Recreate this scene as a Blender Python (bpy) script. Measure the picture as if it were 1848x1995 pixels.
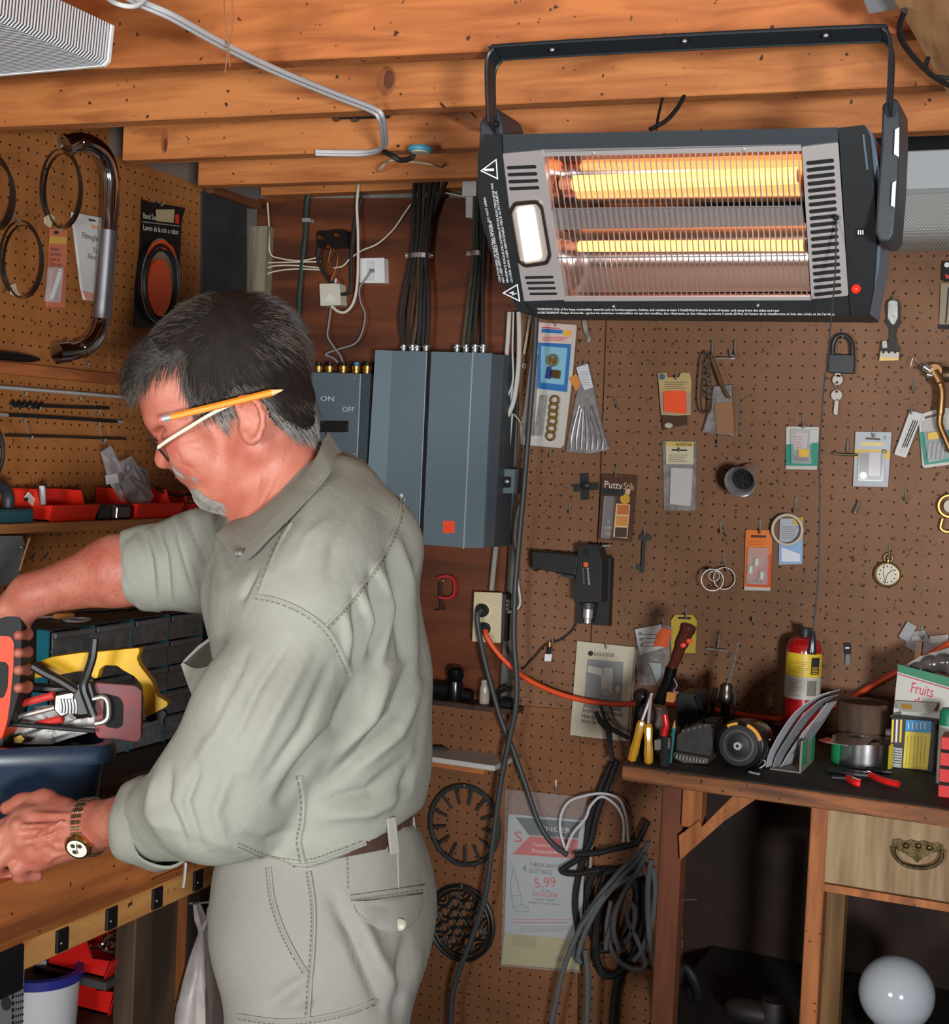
import bpy,bmesh,math,random
import numpy as np
from mathutils import Vector,Matrix
from mathutils.bvhtree import BVHTree
random.seed(7); RNG = np.random.RandomState(5)
for o in list(bpy.data.objects): bpy.data.objects.remove(o)
SC = bpy.context.scene; COL = SC.collection
# ------------------------------------------------------------------ camera
F,CX,CY,CAMZ = 2700.0,924.0,997.5,1.45
PITCH,ROLL,YAW = 0.04014,0.04538,0.41881
cy_,sy_,cp_,sp_,cr_,sr_ = math.cos(YAW),math.sin(YAW),math.cos(PITCH),math.sin(PITCH),math.cos(ROLL),math.sin(ROLL)
RM = (Matrix(((cr_,-sr_,0),(sr_,cr_,0),(0,0,1))) @ Matrix(((1,0,0),(0,cp_,-sp_),(0,sp_,cp_)))
      @ Matrix(((cy_,0,sy_),(0,1,0),(-sy_,0,cy_))))
def w2(v): return Vector((v[0],v[2],-v[1]))
RIGHT,DOWN,FWD = w2(RM[0]),w2(RM[1]),w2(RM[2])
CAM = Vector((0,0,CAMZ))
cd = bpy.data.cameras.new('camera'); cam = bpy.data.objects.new('camera',cd); COL.objects.link(cam)
cd.sensor_fit = 'HORIZONTAL'; cd.sensor_width = 36; cd.lens = 36 * F / 1848; cd.clip_start = 0.02
m = Matrix.Identity(4)
for i,c in enumerate((RIGHT,-DOWN,-FWD)):
    for j in range(3): m[j][i] = c[j]
m.translation = CAM; cam.matrix_world = m; SC.camera = cam
# ------------------------------------------------------------------ light
SC.view_settings.view_transform = 'Standard'; SC.view_settings.look = 'None'
SC.view_settings.gamma = 1; SC.view_settings.use_curve_mapping = False
SC.view_settings.exposure = 0.0
wd = bpy.data.worlds.new('world'); SC.world = wd; wd.use_nodes = True
wd.node_tree.nodes['Background'].inputs[0].default_value = (0.80,0.90,1.0,1)
wd.node_tree.nodes['Background'].inputs[1].default_value = 0.07
def area(name,loc,tgt,size,power,color=(1,1,1)):
    l = bpy.data.lights.new(name,'AREA'); l.shape = 'RECTANGLE'; l.size,l.size_y = size; l.energy = power; l.color = color
    o = bpy.data.objects.new(name,l); COL.objects.link(o); o.location = loc
    o.rotation_euler = (Vector(tgt) - Vector(loc)).to_track_quat('-Z','Y').to_euler(); return o
area('studio_lamp_key',(-1.0,-0.75,1.18),(-1.0,1.9,1.55),(0.55,0.5),36,(1.0,0.985,0.96))
def spot(name,loc,tgt,power,ang,size,color=(1,1,1)):
    l = bpy.data.lights.new(name,'SPOT'); l.energy = power; l.spot_size = math.radians(ang); l.spot_blend = 1.0; l.shadow_soft_size = size; l.color = color
    o = bpy.data.objects.new(name,l); COL.objects.link(o); o.location = loc; o.rotation_euler = (Vector(tgt) - Vector(loc)).to_track_quat('-Z','Y').to_euler(); return o
spot('studio_lamp_fill',(1.1,-1.1,1.15),(-1.05,2.85,1.80),500,58,0.22,(0.97,0.985,1.0))
# ------------------------------------------------------------------ pixel rays
def ray(x,y): return ((x - CX) / F * RIGHT + (y - CY) / F * DOWN + FWD)
WY,LX = 2.990,-1.955
def W(x,y,off=0.0):                       # on the back wall, off metres in front of it
    d = ray(x,y); return CAM + d * ((WY - off) / d.y)
def L(x,y,off=0.0):                       # on the left wall
    d = ray(x,y); return CAM + d * ((LX + off) / d.x)
def T(x,y,z):                             # on a level plane
    d = ray(x,y); return CAM + d * ((z - CAMZ) / d.z)
def D(x,y,dep): return CAM + ray(x,y) * dep
def PY(x,y,Y):
    d = ray(x,y); return CAM + d * (Y / d.y)
def PX(x,y,X):
    d = ray(x,y); return CAM + d * (X / d.x)
def pix(p):
    v = Vector(p) - CAM; z = v.dot(FWD); return (CX + F * v.dot(RIGHT) / z,CY + F * v.dot(DOWN) / z)
# ------------------------------------------------------------------ materials
def lin(c):
    return tuple(((v / 255) / 12.92 if v / 255 <= 0.04045 else ((v / 255 + 0.055) / 1.055) ** 2.4) for v in c[:3]) + (1.0,)
MATS = {}
def mat(name,c,rough=0.6,metal=0.0,noise=0.0,scale=40.0,bump=0.0,bscale=None,spec=0.5,c2=None,stretch=None,trans=0.0,alpha=1.0,emit=None,estr=0.0,coat=0.0,detail=4.0,sss=0.0):
    if name in MATS: return MATS[name]
    M = bpy.data.materials.new(name); M.use_nodes = True; nt = M.node_tree; N = nt.nodes; B = N['Principled BSDF']
    B.inputs['Roughness'].default_value = rough; B.inputs['Metallic'].default_value = metal
    B.inputs['Specular IOR Level'].default_value = spec; B.inputs['Base Color'].default_value = lin(c)
    B.inputs['Transmission Weight'].default_value = trans; B.inputs['Alpha'].default_value = alpha
    B.inputs['Coat Weight'].default_value = coat
    if sss: B.inputs['Subsurface Weight'].default_value = sss; B.inputs['Subsurface Radius'].default_value = (0.012,0.005,0.003); B.inputs['Subsurface Scale'].default_value = 0.6
    if emit: B.inputs['Emission Color'].default_value = lin(emit); B.inputs['Emission Strength'].default_value = estr
    tc = None
    def coords(st):
        t = N.new('ShaderNodeTexCoord'); mp = N.new('ShaderNodeMapping'); nt.links.new(t.outputs['Object'],mp.inputs[0])
        if st: mp.inputs['Scale'].default_value = st
        return mp
    if noise > 0 or c2:
        mp = coords(stretch); nz = N.new('ShaderNodeTexNoise'); nz.inputs['Scale'].default_value = scale; nz.inputs['Detail'].default_value = detail
        nt.links.new(mp.outputs[0],nz.inputs['Vector'])
        rp = N.new('ShaderNodeValToRGB'); nt.links.new(nz.outputs['Fac'],rp.inputs[0])
        a = lin(c); b = lin(c2) if c2 else tuple(v * (1 - noise) for v in a[:3]) + (1,)
        if not c2: a = tuple(min(1,v * (1 + noise * 0.5)) for v in a[:3]) + (1,)
        rp.color_ramp.elements[0].color = b; rp.color_ramp.elements[1].color = a
        rp.color_ramp.elements[0].position = 0.32; rp.color_ramp.elements[1].position = 0.66
        nt.links.new(rp.outputs[0],B.inputs['Base Color'])
    if bump > 0:
        mp = coords(stretch); nz = N.new('ShaderNodeTexNoise'); nz.inputs['Scale'].default_value = bscale or scale * 3; nz.inputs['Detail'].default_value = 3
        nt.links.new(mp.outputs[0],nz.inputs['Vector'])
        bp = N.new('ShaderNodeBump'); bp.inputs['Strength'].default_value = bump; bp.inputs['Distance'].default_value = 0.002
        nt.links.new(nz.outputs['Fac'],bp.inputs['Height']); nt.links.new(bp.outputs[0],B.inputs['Normal'])
    MATS[name] = M; return M
def wood(name,c,c2,axis=0,scale=14.0,rough=0.62,stretch=12.0,specks=0.0,stain=None):
    if name in MATS: return MATS[name]
    M = bpy.data.materials.new(name); M.use_nodes = True; nt = M.node_tree; N = nt.nodes; B = N['Principled BSDF']; K = nt.links.new
    B.inputs['Roughness'].default_value = rough
    t = N.new('ShaderNodeTexCoord'); mp = N.new('ShaderNodeMapping'); K(t.outputs['Object'],mp.inputs[0])
    s = [stretch] * 3; s[axis] = 1.0; mp.inputs['Scale'].default_value = s
    nz = N.new('ShaderNodeTexNoise'); nz.inputs['Scale'].default_value = scale / 4; nz.inputs['Detail'].default_value = 6; nz.inputs['Distortion'].default_value = 0.6
    K(mp.outputs[0],nz.inputs['Vector'])
    rp = N.new('ShaderNodeValToRGB'); K(nz.outputs['Fac'],rp.inputs[0])
    rp.color_ramp.elements[0].color = lin(c2); rp.color_ramp.elements[1].color = lin(c)
    rp.color_ramp.elements[0].position = 0.36; rp.color_ramp.elements[1].position = 0.60
    out = rp.outputs[0]
    def mixin(out,col,lo,hi,sc,vscale=(1,1,1),det=3):
        m2 = N.new('ShaderNodeMapping'); K(t.outputs['Object'],m2.inputs[0]); m2.inputs['Scale'].default_value = vscale
        n2 = N.new('ShaderNodeTexNoise'); n2.inputs['Scale'].default_value = sc; n2.inputs['Detail'].default_value = det; K(m2.outputs[0],n2.inputs['Vector'])
        r2 = N.new('ShaderNodeValToRGB'); r2.color_ramp.elements[0].position = lo; r2.color_ramp.elements[1].position = hi
        K(n2.outputs['Fac'],r2.inputs[0]); mx = N.new('ShaderNodeMix'); mx.data_type = 'RGBA'
        K(r2.outputs[0],mx.inputs[0]); K(out,mx.inputs[6]); mx.inputs[7].default_value = lin(col); return mx.outputs[2]
    if stain: out = mixin(out,stain,0.56,0.60,2.6,det=6)
    if specks: out = mixin(out,(58,34,20),0.72 - 0.06 * specks,0.76 - 0.06 * specks,70,det=2)
    K(out,B.inputs['Base Color'])
    bp = N.new('ShaderNodeBump'); bp.inputs['Strength'].default_value = 0.25; bp.inputs['Distance'].default_value = 0.002
    K(nz.outputs['Fac'],bp.inputs['Height']); K(bp.outputs[0],B.inputs['Normal'])
    MATS[name] = M; return M
def pegboard(name,c,c2,plane,origin,dark=(22,13,8)):
    "doc"
    M = bpy.data.materials.new(name); M.use_nodes = True; nt = M.node_tree; N = nt.nodes; B = N['Principled BSDF']; K = nt.links.new
    B.inputs['Roughness'].default_value = 0.55; B.inputs['Specular IOR Level'].default_value = 0.3
    g = N.new('ShaderNodeNewGeometry'); sx = N.new('ShaderNodeSeparateXYZ'); K(g.outputs['Position'],sx.inputs[0])
    def math_(op,a,b=None):
        n = N.new('ShaderNodeMath'); n.operation = op
        for i,v in enumerate((a,b)):
            if v is None: continue
            if isinstance(v,(int,float)): n.inputs[i].default_value = v
            else: K(v,n.inputs[i])
        return n.outputs[0]
    d2 = None
    for ax,o in zip(plane,origin):
        u = math_('MULTIPLY',math_('ADD',sx.outputs[ax],-o),1 / 0.0254)
        fr = math_('SUBTRACT',u,math_('ROUND',u)); q = math_('MULTIPLY',fr,fr); d2 = q if d2 is None else math_('ADD',d2,q)
    hole = math_('LESS_THAN',d2,0.0090)
    nz = N.new('ShaderNodeTexNoise'); nz.inputs['Scale'].default_value = 3.5; nz.inputs['Detail'].default_value = 9; nz.inputs['Roughness'].default_value = 0.7
    K(g.outputs['Position'],nz.inputs['Vector'])
    rp = N.new('ShaderNodeValToRGB'); K(nz.outputs['Fac'],rp.inputs[0]); rp.color_ramp.elements[0].position = 0.3; rp.color_ramp.elements[1].position = 0.7
    rp.color_ramp.elements[0].color = lin(c2); rp.color_ramp.elements[1].color = lin(c)
    n2 = N.new('ShaderNodeTexNoise'); n2.inputs['Scale'].default_value = 90; n2.inputs['Detail'].default_value = 2; K(g.outputs['Position'],n2.inputs['Vector'])
    r2 = N.new('ShaderNodeValToRGB'); K(n2.outputs['Fac'],r2.inputs[0]); r2.color_ramp.elements[0].position = 0.66; r2.color_ramp.elements[1].position = 0.74
    m1 = N.new('ShaderNodeMix'); m1.data_type = 'RGBA'; K(r2.outputs[0],m1.inputs[0]); K(rp.outputs[0],m1.inputs[6]); m1.inputs[7].default_value = lin(tuple(v * 0.6 for v in c2))
    mx = N.new('ShaderNodeMix'); mx.data_type = 'RGBA'; K(hole,mx.inputs[0]); K(m1.outputs[2],mx.inputs[6]); mx.inputs[7].default_value = lin(dark)
    K(mx.outputs[2],B.inputs['Base Color'])
    bp = N.new('ShaderNodeBump'); bp.invert = True; bp.inputs['Strength'].default_value = 0.6; bp.inputs['Distance'].default_value = 0.002
    K(hole,bp.inputs['Height']); K(bp.outputs[0],B.inputs['Normal'])
    MATS[name] = M; return M
# ------------------------------------------------------------------ mesh building
ORG = {}
class MB:
    def __init__(s): s.v = []; s.f = []
    def add(s,vs,fs):
        n = len(s.v); s.v += [Vector(p) for p in vs]; s.f += [[i + n for i in f] for f in fs]; return s
    def obox(s,c,ax,h,bev=0.0):
        c = Vector(c); A = [Vector(a).normalized() for a in ax]; h = list(h)
        b = min(bev,0.49 * 2 * min(h))
        if b <= 0:
            vs = [c + A[0] * x * h[0] + A[1] * y * h[1] + A[2] * z * h[2] for x in (-1,1) for y in (-1,1) for z in (-1,1)]
            return s.add(vs,[(0,1,3,2),(4,6,7,5),(0,4,5,1),(2,3,7,6),(0,2,6,4),(1,5,7,3)])
        vs = []; idx = {}
        for x in (-1,1):
            for y in (-1,1):
                for z in (-1,1):
                    for k in range(3):
                        e = [x * (h[0] - b),y * (h[1] - b),z * (h[2] - b)]; e[k] = (x,y,z)[k] * h[k]
                        idx[(x,y,z,k)] = len(vs); vs.append(c + A[0] * e[0] + A[1] * e[1] + A[2] * e[2])
        fs = []
        for k in range(3):
            i,j = [a for a in range(3) if a != k]
            for sg in (-1,1):
                q = []
                for (p,r) in ((-1,-1),(1,-1),(1,1),(-1,1)):
                    t = [0,0,0]; t[k] = sg; t[i] = p; t[j] = r; q.append(idx[(*t,k)])
                fs.append(q)
        for k in range(3):
            i,j = [a for a in range(3) if a != k]
            for p in (-1,1):
                for r in (-1,1):
                    q = []
                    for e in (-1,1):
                        t = [0,0,0]; t[k] = e; t[i] = p; t[j] = r; q.append((idx[(*t,i)],idx[(*t,j)]))
                    fs.append((q[0][0],q[0][1],q[1][1],q[1][0]))
        for x in (-1,1):
            for y in (-1,1):
                for z in (-1,1): fs.append([idx[(x,y,z,k)] for k in range(3)])
        return s.add(vs,fs)
    def box(s,lo,hi,bev=0.0):
        lo,hi = Vector(lo),Vector(hi); return s.obox((lo + hi) / 2,((1,0,0),(0,1,0),(0,0,1)),[abs(v) / 2 for v in (hi - lo)],bev)
    def prism(s,pts,ext):
        pts = [Vector(p) for p in pts]; ext = Vector(ext); n = len(pts)
        fs = [list(range(n)),list(range(2 * n - 1,n - 1,-1))] + [(i,i + n,(i + 1) % n + n,(i + 1) % n) for i in range(n)]
        return s.add(pts + [p + ext for p in pts],fs)
    def tube(s,path,r,seg=8,closed=False,cap=True,flat=None,up=None):
        P = [Vector(p) for p in path]; n = len(P)
        R = [r] * n if isinstance(r,(int,float)) else list(r)
        T_ = []
        for i in range(n):
            a = P[i - 1] if (i or closed) else P[0]; b = P[(i + 1) % n] if (i < n - 1 or closed) else P[-1]
            d = b - a; T_.append(d.normalized() if d.length > 1e-9 else Vector((0,0,1)))
        u = Vector(up) if up else (Vector((0,0,1)) if abs(T_[0].z) < 0.9 else Vector((1,0,0)))
        vs = []; fs = []
        for i in range(n):
            u = (u - T_[i] * u.dot(T_[i]))
            u = u.normalized() if u.length > 1e-6 else T_[i].orthogonal().normalized()
            w = T_[i].cross(u)
            for k in range(seg):
                a = 2 * math.pi * (k + 0.5) / seg; fl = flat if flat else 1.0
                vs.append(P[i] + u * (math.cos(a) * R[i] * fl) + w * (math.sin(a) * R[i]))
        for i in range(n if closed else n - 1):
            for k in range(seg):
                j = (i + 1) % n; fs.append((i * seg + k,i * seg + (k + 1) % seg,j * seg + (k + 1) % seg,j * seg + k))
        if cap and not closed: fs += [list(range(seg))[::-1],[(n - 1) * seg + k for k in range(seg)]]
        return s.add(vs,fs)
    def lathe(s,prof,o,axis=(0,0,1),seg=24,cap=True):
        o = Vector(o); a = Vector(axis).normalized(); u = a.orthogonal().normalized(); w = a.cross(u); vs = []; fs = []
        for r,h in prof:
            for k in range(seg):
                t = 2 * math.pi * k / seg; vs.append(o + a * h + (u * math.cos(t) + w * math.sin(t)) * r)
        for i in range(len(prof) - 1):
            for k in range(seg): fs.append((i * seg + k,i * seg + (k + 1) % seg,(i + 1) * seg + (k + 1) % seg,(i + 1) * seg + k))
        if cap: fs += [list(range(seg))[::-1],[(len(prof) - 1) * seg + k for k in range(seg)]]
        return s.add(vs,fs)
    def cyl(s,a,b,r,seg=16,r2=None):
        a,b = Vector(a),Vector(b); return s.lathe([(r,0),(r if r2 is None else r2,(b - a).length)],a,b - a,seg)
    def ball(s,c,r,seg=16,rings=10,ax=None):
        c = Vector(c); r = (r,r,r) if isinstance(r,(int,float)) else r
        A = [Vector(a) for a in (ax or ((1,0,0),(0,1,0),(0,0,1)))]
        vs = []; fs = []
        for i in range(rings + 1):
            t = math.pi * i / rings
            for k in range(seg):
                p = 2 * math.pi * k / seg; vs.append(c + A[0] * r[0] * math.sin(t) * math.cos(p) + A[1] * r[1] * math.sin(t) * math.sin(p) + A[2] * r[2] * math.cos(t))
        for i in range(rings):
            for k in range(seg): fs.append((i * seg + k,i * seg + (k + 1) % seg,(i + 1) * seg + (k + 1) % seg,(i + 1) * seg + k))
        return s.add(vs,fs)
    def strip(s,A,B):
        n = len(A); return s.add(list(A) + list(B),[(i,i + 1,n + i + 1,n + i) for i in range(n - 1)])
    def text(s,txt,p0,p1,nrm,height=None,depth=0.0004,align_up=None):
        "doc"
        vs,fs,bb = glyphs(txt)
        p0,p1 = Vector(p0),Vector(p1); nrm = Vector(nrm).normalized(); x = p1 - p0; wd_ = x.length; x = x.normalized(); y = nrm.cross(x).normalized()
        k = wd_ / max(1e-6,bb[1] - bb[0]); ky = k if height is None else height / max(1e-6,bb[2])
        return s.add([p0 + x * (v[0] - bb[0]) * k + y * v[1] * ky + nrm * depth for v in vs],fs)
    def build(s,name,material,parent=None,smooth=None,bevel=0.0,subsurf=0,weld=False):
        vs = s.v
        if parent is None:
            if vs:
                xs = [v.x for v in vs]; ys = [v.y for v in vs]; zs = [v.z for v in vs]
                org = Vector(((min(xs) + max(xs)) / 2,(min(ys) + max(ys)) / 2,min(zs)))
            else: org = Vector()
        else: org = ORG[parent.name]
        me = bpy.data.meshes.new(name); me.from_pydata([tuple(v - org) for v in vs],[],s.f); me.validate()
        bm = bmesh.new(); bm.from_mesh(me)
        if weld: bmesh.ops.remove_doubles(bm,verts=bm.verts,dist=1e-5)
        bmesh.ops.recalc_face_normals(bm,faces=bm.faces); bm.to_mesh(me); bm.free()
        me.materials.append(material)
        o = bpy.data.objects.new(name,me); COL.objects.link(o); ORG[o.name] = org
        if parent is None: o.location = org
        else: o.parent = parent
        ang = 40 if smooth is None else smooth
        if ang:
            for p in me.polygons: p.use_smooth = True
            try: me.set_sharp_from_angle(angle=math.radians(ang))
            except Exception: pass
        if bevel:
            b = o.modifiers.new('bevel','BEVEL'); b.width = bevel; b.segments = 2; b.limit_method = 'ANGLE'; b.angle_limit = math.radians(35)
        if subsurf:
            b = o.modifiers.new('sub','SUBSURF'); b.levels = subsurf; b.render_levels = subsurf
        return o
GL = {}
def glyphs(txt):
    if txt not in GL:
        cu = bpy.data.curves.new('t','FONT'); cu.body = txt; cu.size = 1; cu.resolution_u = 2
        ob = bpy.data.objects.new('t',cu); COL.objects.link(ob); dg = bpy.context.evaluated_depsgraph_get()
        me = ob.evaluated_get(dg).to_mesh(); vs = [tuple(v.co) for v in me.vertices]; fs = [list(p.vertices) for p in me.polygons]
        ob.evaluated_get(dg).to_mesh_clear(); bpy.data.objects.remove(ob); bpy.data.curves.remove(cu)
        xs = [v[0] for v in vs] or [0,1]; ys = [v[1] for v in vs] or [0,1]; GL[txt] = (vs,fs,(min(xs),max(xs),max(ys)))
    return GL[txt]
def thing(name,label,cat,loc,group=None):
    o = bpy.data.objects.new(name,None); COL.objects.link(o); o.empty_display_size = 0.02; o.location = Vector(loc); ORG[o.name] = Vector(loc)
    tag(o,label,cat,group); return o
def tag(o,label,cat,group=None):
    o['label'] = label; o['category'] = cat
    if group: o['group'] = group
    return o
def struct(o,label=None):
    o['kind'] = 'structure'
    if label: o['label'] = label
    return o
def crv(pts,n=8,closed=False):
    "doc"
    P = [Vector(p) for p in pts]; out = []; N_ = len(P)
    for i in range(N_ if closed else N_ - 1):
        p0 = P[i - 1] if (i or closed) else P[0] * 2 - P[1]; p1 = P[i]; p2 = P[(i + 1) % N_]
        p3 = P[(i + 2) % N_] if (i + 2 < N_ or closed) else P[-1] * 2 - P[-2]
        for k in range(n):
            t = k / n; out.append(0.5 * ((2 * p1) + (p2 - p0) * t + (2 * p0 - 5 * p1 + 4 * p2 - p3) * t * t + (3 * p1 - p0 - 3 * p2 + p3) * t ** 3))
    if not closed: out.append(P[-1])
    return out
X_,Y_,Z_ = Vector((1,0,0)),Vector((0,1,0)),Vector((0,0,1))
# ================================================================== the room
JOIST = wood('joist_fir',(200,126,68),(164,94,46),0,12,0.6,14,specks=0.35)
JOIST_ST = wood('joist_fir_stained',(192,114,58),(156,86,40),0,12,0.62,12,specks=0.45,stain=(150,70,22))
PEG_B = pegboard('pegboard_back',(140,100,72),(112,78,54),(0,2),(-1.012,1.7497))
PEG_L = pegboard('pegboard_left',(176,114,62),(146,90,46),(1,2),(2.40,1.30))
PEG_C = pegboard('pegboard_low',(140,94,62),(114,74,48),(0,2),(-1.207,1.139))
PLY = wood('stained_plywood',(112,58,30),(74,36,20),0,10,0.5,7)
CONC = mat('grey_concrete',(120,118,112),0.9,noise=0.3,scale=12,bump=0.4)
DARKW = wood('dark_wood',(70,46,32),(44,28,20),2,10)
# floor and ceiling deck
b = MB(); b.box((-2.1,-4.6,-0.05),(1.8,3.1,0)); struct(b.build('floor',CONC))
b = MB(); b.box((-2.1,-4.6,2.20),(1.8,3.1,2.25)); struct(b.build('ceiling',wood('deck_boards',(150,98,58),(112,70,40),1,10)))
# back wall with its boards
b = MB(); b.box((-2.1,WY + 0.012,0),(1.8,WY + 0.07,2.2)); wb = struct(b.build('wall_back',CONC))
def board(name,px,m_,off,th,parent,plane=W):
    P = [plane(x,y,off) for x,y in px]; e = Vector((0,th,0)) if plane is W else Vector((-th,0,0))
    q = MB().prism(P,e); return q.build(name,m_,parent,smooth=0)
board('plywood_panel',[(500,386),(1016,386),(1004,700),(985,1100),(968,1372),(500,1360)],PLY,0.004,0.014,wb)
board('pegboard_panel',[(1019,300),(1181.5,300),(1179,620),(1164.5,1010),(1140,1384),(996,1373),(1008,900)],PEG_B,0.006,0.012,wb)
board('pegboard_panel',[(1184,300),(2300,300),(2300,1640),(1142,1386),(1167.5,1010),(1181.5,620)],PEG_B,0.006,0.012,wb)
board('pegboard_panel',[(790,1359),(1128,1384),(1130,1500),(1124,2080),(790,2080)],PEG_C,0.012,0.020,wb)
board('pegboard_panel',[(1131,1385),(1350,1408),(1350,2080),(1126.5,2080)],PEG_C,0.010,0.018,wb)
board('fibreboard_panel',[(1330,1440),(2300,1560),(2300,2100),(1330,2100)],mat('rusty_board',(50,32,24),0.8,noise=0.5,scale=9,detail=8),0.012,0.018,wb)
# corner post and timber strips over the plywood
b = MB(); b.box((W(480,900).x,WY - 0.035,0.0),(W(517,900).x,WY + 0.01,2.0)); b.build('corner_post',wood('grey_post',(142,132,112),(116,106,88),2,10),wb,smooth=0)
b = MB(); p = W(522,386); q = W(1080,352); b.box((p.x,WY - 0.035,p.z),(q.x,WY + 0.01,p.z + 0.055)); b.build('header_board',JOIST,wb,smooth=0)
# left wall
b = MB(); b.box((LX - 0.07,-4.6,0),(LX - 0.012,WY + 0.012,2.2)); wl = struct(b.build('wall_left',CONC))
board('pegboard_panel',[(-340,150),(213,195),(213,300),(211,760),(205,1300),(-340,1400)],PEG_L,0.004,0.014,wl,L)
board('pegboard_panel',[(215,300),(250,311),(285,322),(345,345),(394,365),(394,620),(393,1290),(207,1300),(213,760)],PEG_L,0.006,0.016,wl,L)
board('slate_panel',[(394,372),(481,404),(481,1290),(394,1300)],mat('slate_board',(46,48,50),0.6,noise=0.35,scale=14),0.012,0.02,wl,L)
board('grey_sheet',[(215,255),(396,300),(396,380),(215,330)],mat('grey_sheet',(128,112,104),0.8),0.002,0.01,wl,L)
b = MB(); b.box((LX - 0.005,2.745,L(396,372).z - 0.004),(LX + 0.022,2.95,L(396,372).z + 0.014)); b.build('ledger_strip',wood('strip_dark',(128,74,44),(96,54,30),1),wl,smooth=0)
# right wall and wall behind the camera close the room
b = MB(); b.box((1.75,-4.6,0),(1.8,3.05,2.2)); struct(b.build('wall_right',CONC))
b = MB(); b.box((-2.1,-4.65,0),(1.8,-4.6,2.2)); struct(b.build('wall_front',CONC))
# joists: front bottom edge through two pixels at z = 2.0
def joist(pa,pb,m_,zt=2.2,z=2.0,x0=-1.95,x1=0.9,th=0.038):
    a,c = T(*pa,z),T(*pb,z); k = (c.y - a.y) / (c.x - a.x)
    A = Vector((x0,a.y + k * (x0 - a.x),z)); C = Vector((x1,a.y + k * (x1 - a.x),z)); d = (C - A); n = Vector((-d.y,d.x,0)).normalized()
    bb = MB(); bb.obox((A + C) / 2 + n * th / 2 + Z_ * (zt - z) / 2,(d,n,Z_),(d.length / 2,th / 2,(zt - z) / 2),0.002)
    o = bb.build('ceiling_joist',m_,None,smooth=30); struct(o); return o
j = joist((100,138),(1730,64),JOIST_ST); j.name = 'trim_1'
j = joist((0,247),(1848,164),JOIST); j.name = 'trim_2'
j = joist((220,313),(1848,253),JOIST,x0=T(236,312,2.0).x); j.name = 'trim_3'
j = joist((385,361),(900,346),JOIST,x1=W(1600,300).x,x0=T(384,361,2.0).x); j.name = 'trim_4'
# knots on the joist faces
KN = mat('knot_brown',(136,76,38),0.6,c2=(164,96,48),scale=60)
def knot(px,py,rx,ry,pa,pb,off=0.0006):
    a,c = T(*pa,2.0),T(*pb,2.0); d = (c - a); d.z = 0; d.normalize(); n = Vector((d.y,-d.x,0))
    r_ = ray(px,py); t = (a + n * off - CAM).dot(n) / r_.dot(n); o = CAM + r_ * t
    q = MB(); P = [o + d * rx * math.cos(t_) + Z_ * ry * math.sin(t_) for t_ in np.linspace(0,2 * math.pi,18)[:-1]]
    q.prism(P,-n * 0.003); return q
tr1,tr2,tr3 = [bpy.data.objects['trim_%d' % i] for i in (1,2,3)]
for o_ in (tr1,tr2,tr3,bpy.data.objects['trim_4']): ORG[o_.name] = o_.location.copy()
knot(752,158,0.017,0.024,(0,247),(1848,164)).build('knot',KN,tr2)
knot(757,155,0.009,0.015,(0,247),(1848,164),0.0012).build('knot',mat('knot_core',(98,52,26),0.6),tr2)
knot(320,275,0.008,0.024,(220,313),(1848,253)).build('knot',KN,tr3)
knot(322,282,0.004,0.014,(220,313),(1848,253),0.0012).build('knot',mat('knot_core',(98,52,26),0.6),tr3)
# plank nailed under the joists, top right
A,C = T(1742,4,1.985),T(1850,192,1.985)
d = (C - A).normalized(); n = Vector((d.y,-d.x,0)); A = A - d * 0.5
bb = MB(); bb.obox((A + C) / 2 + n * 0.11 + Z_ * 0.0075,(d,n,Z_),((C - A).length / 2,0.11,0.0075),0.001)
tag(bb.build('plank',wood('pale_plank',(196,146,100),(166,116,76),1,16),None,smooth=30),'pale pine plank fixed under the ceiling joists beside the hanging heater','plank')
# =========================================================== right workbench
BZ,BY0,BX0 = 0.90,2.42,-0.756
bench = thing('workbench','rough wooden workbench with black stained top and drawer against the pegboard','workbench',(0.0,2.7,0.0))
b = MB(); b.box((BX0,BY0,BZ - 0.030),(0.85,WY - 0.004,BZ),0.002)
b.build('bench_top',mat('bench_top_black',(50,47,44),0.75,noise=0.5,scale=14,detail=8,bump=0.3),bench,smooth=30)
b = MB(); b.box((BX0 - 0.001,BY0 - 0.006,BZ - 0.030),(0.85,BY0 + 0.001,BZ - 0.002),0.002)
b.build('edge_strip',wood('bench_edge',(150,92,52),(88,54,34),0,18,0.7,10,specks=1.2),bench,smooth=30)
LEG = wood('leg_wood',(178,108,58),(136,78,40),2,14,0.65,10,specks=0.7)
LEG2 = wood('leg_wood_red',(120,66,42),(88,48,32),2,14,0.65,10)
def post(x0,x1,y0,y1,z0,z1,m_,name='leg'):
    q = MB(); q.box((x0,y0,z0),(x1,y1,z1),0.002); return q.build(name,m_,bench,smooth=30)
def xat(px,py,Y): return PY(px,py,Y).x
post(xat(1284,1640,2.45),xat(1327,1640,2.45),2.45,2.49,0.0,0.87,LEG2)
post(xat(1572,1700,2.43),xat(1606,1700,2.43),2.43,2.47,0.0,0.87,LEG)
post(xat(1603,1850,2.62),xat(1640,1850,2.62),2.62,2.66,0.0,0.70,wood('leg_wood_olive',(140,102,58),(108,76,42),2))
post(xat(1330,1580,2.44) - 0.003,xat(1366,1580,2.44),2.44,2.475,PY(1345,1613,2.44).z,0.87,LEG,'apron_block')
post(0.6,0.64,2.45,2.49,0.0,0.87,LEG); post(0.6,0.64,2.9,2.94,0.0,0.87,LEG)
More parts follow.
